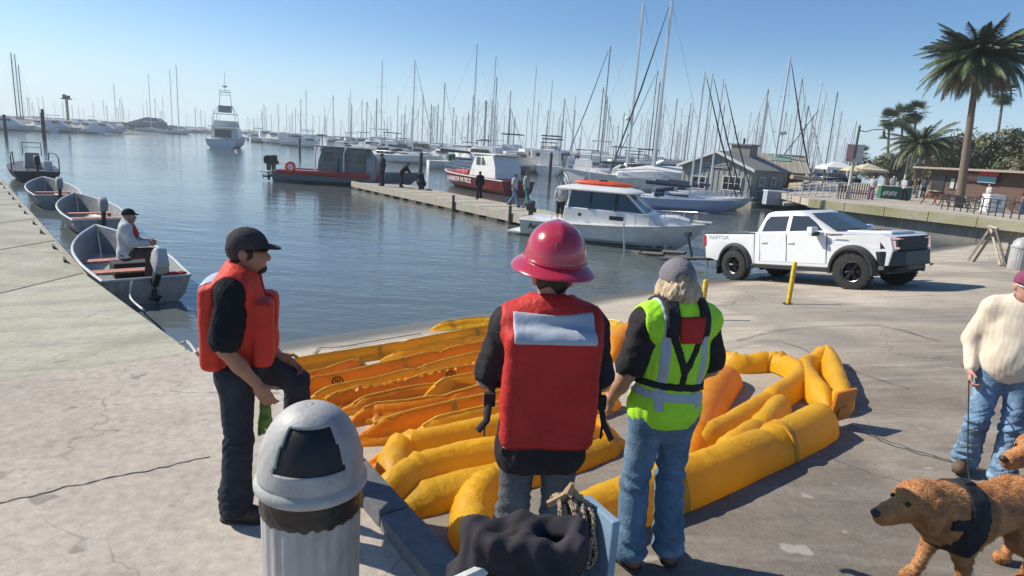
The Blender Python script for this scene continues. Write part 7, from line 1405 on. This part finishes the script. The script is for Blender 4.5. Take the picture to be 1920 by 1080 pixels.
# strollers on the promenade
PR = [((1630, 374), 332, 'person in white top leaning at the board fence with bag', white_cl, cloth('mauve_trousers', (.2, .14, .16)), 2.4), ((1690, 376), 341, 'person in pale grey top walking past the green booth', cloth('pale_grey_top', (.4, .42, .44)), dark_cloth, -1.5), ((1700, 371), 339, 'person in dark clothes behind the pale grey walker', dark_cloth, dark_cloth, -1.), ((1669, 366), 337, 'person in white hat behind the green booth counter', white_cl, denim, 3.0), ((1716, 371), 342, 'person in black standing left of the banner', black_cloth, denim, 1.), ((1728, 370), 341, 'person in grey standing nearest the red banner', grey_trs, dark_cloth, -.5), ((1912, 402), 368, 'person in blue jeans and dark jacket by the lamp at the kiosk corner', dark_cloth, denim, .6), ((1845, 392), 366, 'person in white shirt seated on the railing side of the bikes', white_cl, black_cloth, 1.5)]
for (px, py), ty, lab, a, b, rz in PR:
    p = at(px, py, 1.4); P = Person(lab, (p.x, p.y-.1, 1.4), rz, dict(wrR=(.2, .25, 1.05)) if rz > 0 else dict(kneeR=(.11, .15, .52), ankR=(.11, .2, .1)), k=.97, res=.034, detail=False, skin=skin_b); P.body(False); P.shirt(a, .8, .9, .02, .004); P.trousers(b); P.boots(boot_d, .034)
    (P.cap(white_cl) if 'hat' in lab else P.hair(hair_d))
# ================================================================ TREES AND PALMS
bark = mat('palm_bark', (.2, .155, .115), .9, var=.25, scale=6, stretch=(1, 1, 4), bump=.5, bscale=25); frond_m = mat('date_palm_frond', (.075, .105, .05), .6, var=.35, scale=2, dirt=(.12, .12, .05), dscale=3); frond_d = mat('dry_palm_frond', (.15, .115, .06), .8, var=.3); leaf_m = mat('dark_tree_leaves', (.075, .09, .04), .6, var=.5, scale=.6, dirt=(.16, .15, .07), dscale=.5); leaf_b = mat('brown_green_leaves', (.12, .11, .05), .6, var=.4, scale=.6, dirt=(.2, .15, .08), dscale=.6)
def leafmesh(name, m, seed, droop, L=3.2):
    r = random.Random(seed); q = MB(); n = 54; pts = []
    for k in range(n+1): t = k/n; pts.append(Vector((L*(t-.12*droop*t*t), 0, L*(.42*t-(.30+.62*droop)*t*t))))
    q.tube(pts[::4]+[pts[-1]], [.05*(1-.85*i/len(pts[::4])) for i in range(len(pts[::4])+1)], 4)
    for k in range(3, n+1):
        t = k/n; p = pts[k]; ln = .72*math.sin(PI*min(1, .12+t*.9))**.6*(1 if t < .85 else .8); d = (pts[k]-pts[k-1]).normalized()
        for s_ in (-1, 1):
            a = Vector((d.x*.55, s_*.8, d.z*.55-.12-.28*r.random())).normalized(); tip = p+a*ln*r.uniform(.85, 1.1)+Vector((0, 0, -.09)); wv = d*.042
            q.add([p-wv, p+wv, tip], [(0, 1, 2)])
    return q.mesh(name, m, 0, fix=False)
def date_palm(px, py, tpx, tpy, label, crown=3.1, nf=70, group=None, D=None, rt=.26, dead=.12, seed=1):
    b = at(px, py, 1.4) if D is None else Vector((*atY(px, py, D).xy, 1.4)); t = atY(tpx, tpy, b.y); h = t.z-1.4; o = thing('date_palm', label, 'palm tree', (b.x, b.y, 1.4), 0, group); r = random.Random(seed)
    q = MB(); lean = t.x-b.x; n = 18; q.loft([[(lean*(k/n)+(rt*(1.25-.55*k/n)*(1+.05*(j % 2)+.05*(k % 2)))*math.cos(2*PI*j/14), (rt*(1.25-.55*k/n)*(1+.05*(k % 2)))*math.sin(2*PI*j/14), h*k/n) for j in range(14)] for k in range(n+1)], True, True); q.build('trunk', bark, o, 50)
    q = MB(); q.lathe([(rt*.7, h-.5), (rt*1.5, h-.1), (rt*1.3, h+.25), (.05, h+.5)], 12, (lean, 0, 0)); q.build('crown_heart', mat('ochre_palm_heart', (.26, .17, .06), .8, var=.3) if 'ochre_palm_heart' not in bpy.data.materials else bpy.data.materials['ochre_palm_heart'], o)
    ms_ = [leafmesh('frond', frond_m, i, d_, crown) for i, d_ in enumerate((.1, .35, .55, .8))]+[leafmesh('frond', frond_d, 9, 1.05, crown*.8)]
    for k in range(nf):
        u = (k+.5)/nf; el = 1.45-2.05*u**.9; a = k*2.399+r.uniform(-.2, .2); mi = 4 if u > 1-dead else 0 if u < .25 else 1 if u < .5 else 2 if u < .75 else 3
        f_ = link('frond', ms_[mi], o); f_.location = (lean+.12*math.cos(a), .12*math.sin(a), h+.15); f_.rotation_euler = (Matrix.Rotation(a, 3, 'Z') @ Matrix.Rotation(-(el*.62-.18)+r.uniform(-.12, .12), 3, 'Y') @ Matrix.Rotation(r.uniform(-.5, .5), 3, 'X')).to_euler(); f_.scale = (r.uniform(.85, 1.1),)*3
    return o
date_palm(1797, 389, 1834, 118, 'tall date palm rising in front of the kiosk roof', 3.5, 150, rt=.22)
date_palm(1712, 368, 1728, 275, 'shorter date palm left of the dark trees', 3.6, 60, D=66, rt=.3, dead=.05, seed=3)
def fan_palm(px, tpx, tpy, D, label, rad=1.5, seed=0):
    b = atY(px, 360, D); t = atY(tpx, tpy, D); h = t.z-1.4; o = thing('fan_palm', label, 'palm tree', (b.x, D, 1.4), 0, 'slender fan palms'); r = random.Random(seed); lean = t.x-b.x
    q = MB(); q.tube([(lean*k/8, 0, h*k/8) for k in range(9)], [.24-.012*k for k in range(9)], 8); q.build('trunk', bark, o)
    q = MB()
    for k in range(95):
        a = r.uniform(0, 2*PI); el = r.uniform(-1.25, 1.2); d = Vector((math.cos(a)*math.cos(el), math.sin(a)*math.cos(el), math.sin(el))); c = Vector((lean, 0, h))+d*rad*r.uniform(.35, .75); sd_ = d.cross(Vector((0, 0, 1))).normalized(); up = sd_.cross(d)
        for j in range(9):
            an = (j-4)*.3; dd_ = (d*math.cos(an)+sd_*math.sin(an)+Vector((0, 0, -.15))).normalized(); wv = (sd_*math.cos(an)-d*math.sin(an))*.075
            q.add([c-wv, c+wv, c+dd_*rad*.55], [(0, 1, 2)])
    q.build('crown', frond_m, o, 0, fix=False); q = MB()
    for k in range(40): a = r.uniform(0, 2*PI); c = Vector((lean+.2*math.cos(a), .2*math.sin(a), h-r.uniform(.2, .9))); q.add([c, c+Vector((.14*math.cos(a+.5), .14*math.sin(a+.5), -.1)), c+Vector((.45*math.cos(a), .45*math.sin(a), -.6))], [(0, 1, 2)])
    q.build('skirt', frond_d, o, 0, fix=False)
fan_palm(1659, 1668, 224, 95, 'slender fan palm first left of the trio', 1.7, 1); fan_palm(1684, 1693, 217, 100, 'slender fan palm in the middle of the trio', 1.9, 2); fan_palm(1706, 1718, 208, 100, 'tallest slender fan palm of the trio', 1.9, 3); fan_palm(1600, 1612, 290, 110, 'small hazy fan palm behind the street lamp', 1.8, 4); fan_palm(1855, 1882, 175, 90, 'fan palm mostly hidden behind the big date palm', 1.7, 6)
def tree(px, D, hpx, wpx, label, m, seed, n=2600, base=1.4):
    b = atY(px, 360, D); top = atY(px, hpx, D); H = top.z-base; W = wpx/FPX*D/2*1.3; o = thing('broadleaf_tree', label, 'tree', (b.x, D, base)); r = np.random.default_rng(seed)
    q = MB(); q.tube([(0, 0, 0), (.1, 0, H*.35), (.3, .1, H*.7)], [.32, .24, .1], 8)
    for k in range(5): a = k*1.3; q.tube([(.1, 0, H*.3), (W*.45*math.cos(a), W*.45*math.sin(a), H*(.55+.06*k))], [.16, .05], 6)
    q.build('trunk', bark, o)
    cl = []
    for k in range(48):
        a = r.uniform(0, 2*PI); rr2 = W*math.sqrt(r.uniform(0, 1))*.85; z = H*r.uniform(.28, .93); lim = math.sqrt(max(.05, 1-((z/H-.5)/.52)**2)); cl.append((rr2*lim*math.cos(a), rr2*lim*math.sin(a), z, W*r.uniform(.17, .34)))
    V = []; Fc = []
    for cx, cy, cz, cr in cl:
        k = n//48; d = r.normal(size=(k, 3)); d /= np.linalg.norm(d, axis=1)[:, None]; p = np.array([cx, cy, cz])+d*cr*np.array([1, 1, .75])*(r.uniform(.5, 1.05, (k, 1)))
        u = r.normal(size=(k, 3)); u -= d*(u*d).sum(1)[:, None]*.6; u /= np.linalg.norm(u, axis=1)[:, None]; v = np.cross(d, u); s_ = r.uniform(.1, .22, (k, 1))
        for i in range(k): j = len(V); V += [tuple(p[i]-u[i]*s_[i]), tuple(p[i]+v[i]*s_[i]*.6), tuple(p[i]+u[i]*s_[i]), tuple(p[i]-v[i]*s_[i]*.6)]; Fc.append((j, j+1, j+2, j+3))
    q = MB(); q.add(V, Fc); q.build('crown', m, o, 0, fix=False); return o
TR = [(1662, 88, 288, 80, 'round dark tree at the left end of the tree line', leaf_m, 1), (1700, 92, 300, 70, 'low olive tree behind the green booth', leaf_b, 2), (1752, 78, 285, 80, 'dark tree between the shorter date palm and the kiosk roof', leaf_m, 3), (1792, 72, 258, 110, 'brownish tree rising behind the kiosk left half', leaf_b, 4), (1850, 66, 240, 130, 'biggest dark tree behind the tall date palm', leaf_m, 5), (1908, 62, 236, 120, 'dense dark tree at the edge of the photo behind the kiosk', leaf_m, 6), (1960, 58, 250, 120, 'dark tree beyond the kiosk end', leaf_b, 7)]
for px, D, hp, wp, lab, m, sd_ in TR: tree(px, D, hp, wp, lab, m, sd_, 6500)
tree(1585, 130, 305, 60, 'small hazy tree behind the promenade lamp', leaf_m, 11, 1200)
# ================================================================ SEA HAZE
hz = MB(); hz.box((-50, 330, 20), (1500, 700, 43)); hm_ = bpy.data.materials.new('sea_haze'); hm_.use_nodes = True; t = hm_.node_tree; t.nodes.remove(t.nodes['Principled BSDF']); pv_ = t.nodes.new('ShaderNodeVolumePrincipled'); pv_.inputs['Color'].default_value = (.93, .97, 1, 1); pv_.inputs['Density'].default_value = .00055; pv_.inputs['Anisotropy'].default_value = .2; t.links.new(pv_.outputs[0], t.nodes['Material Output'].inputs['Volume'])
ho = hz.build('haze', hm_, None, 0); tag(ho, kind='stuff')
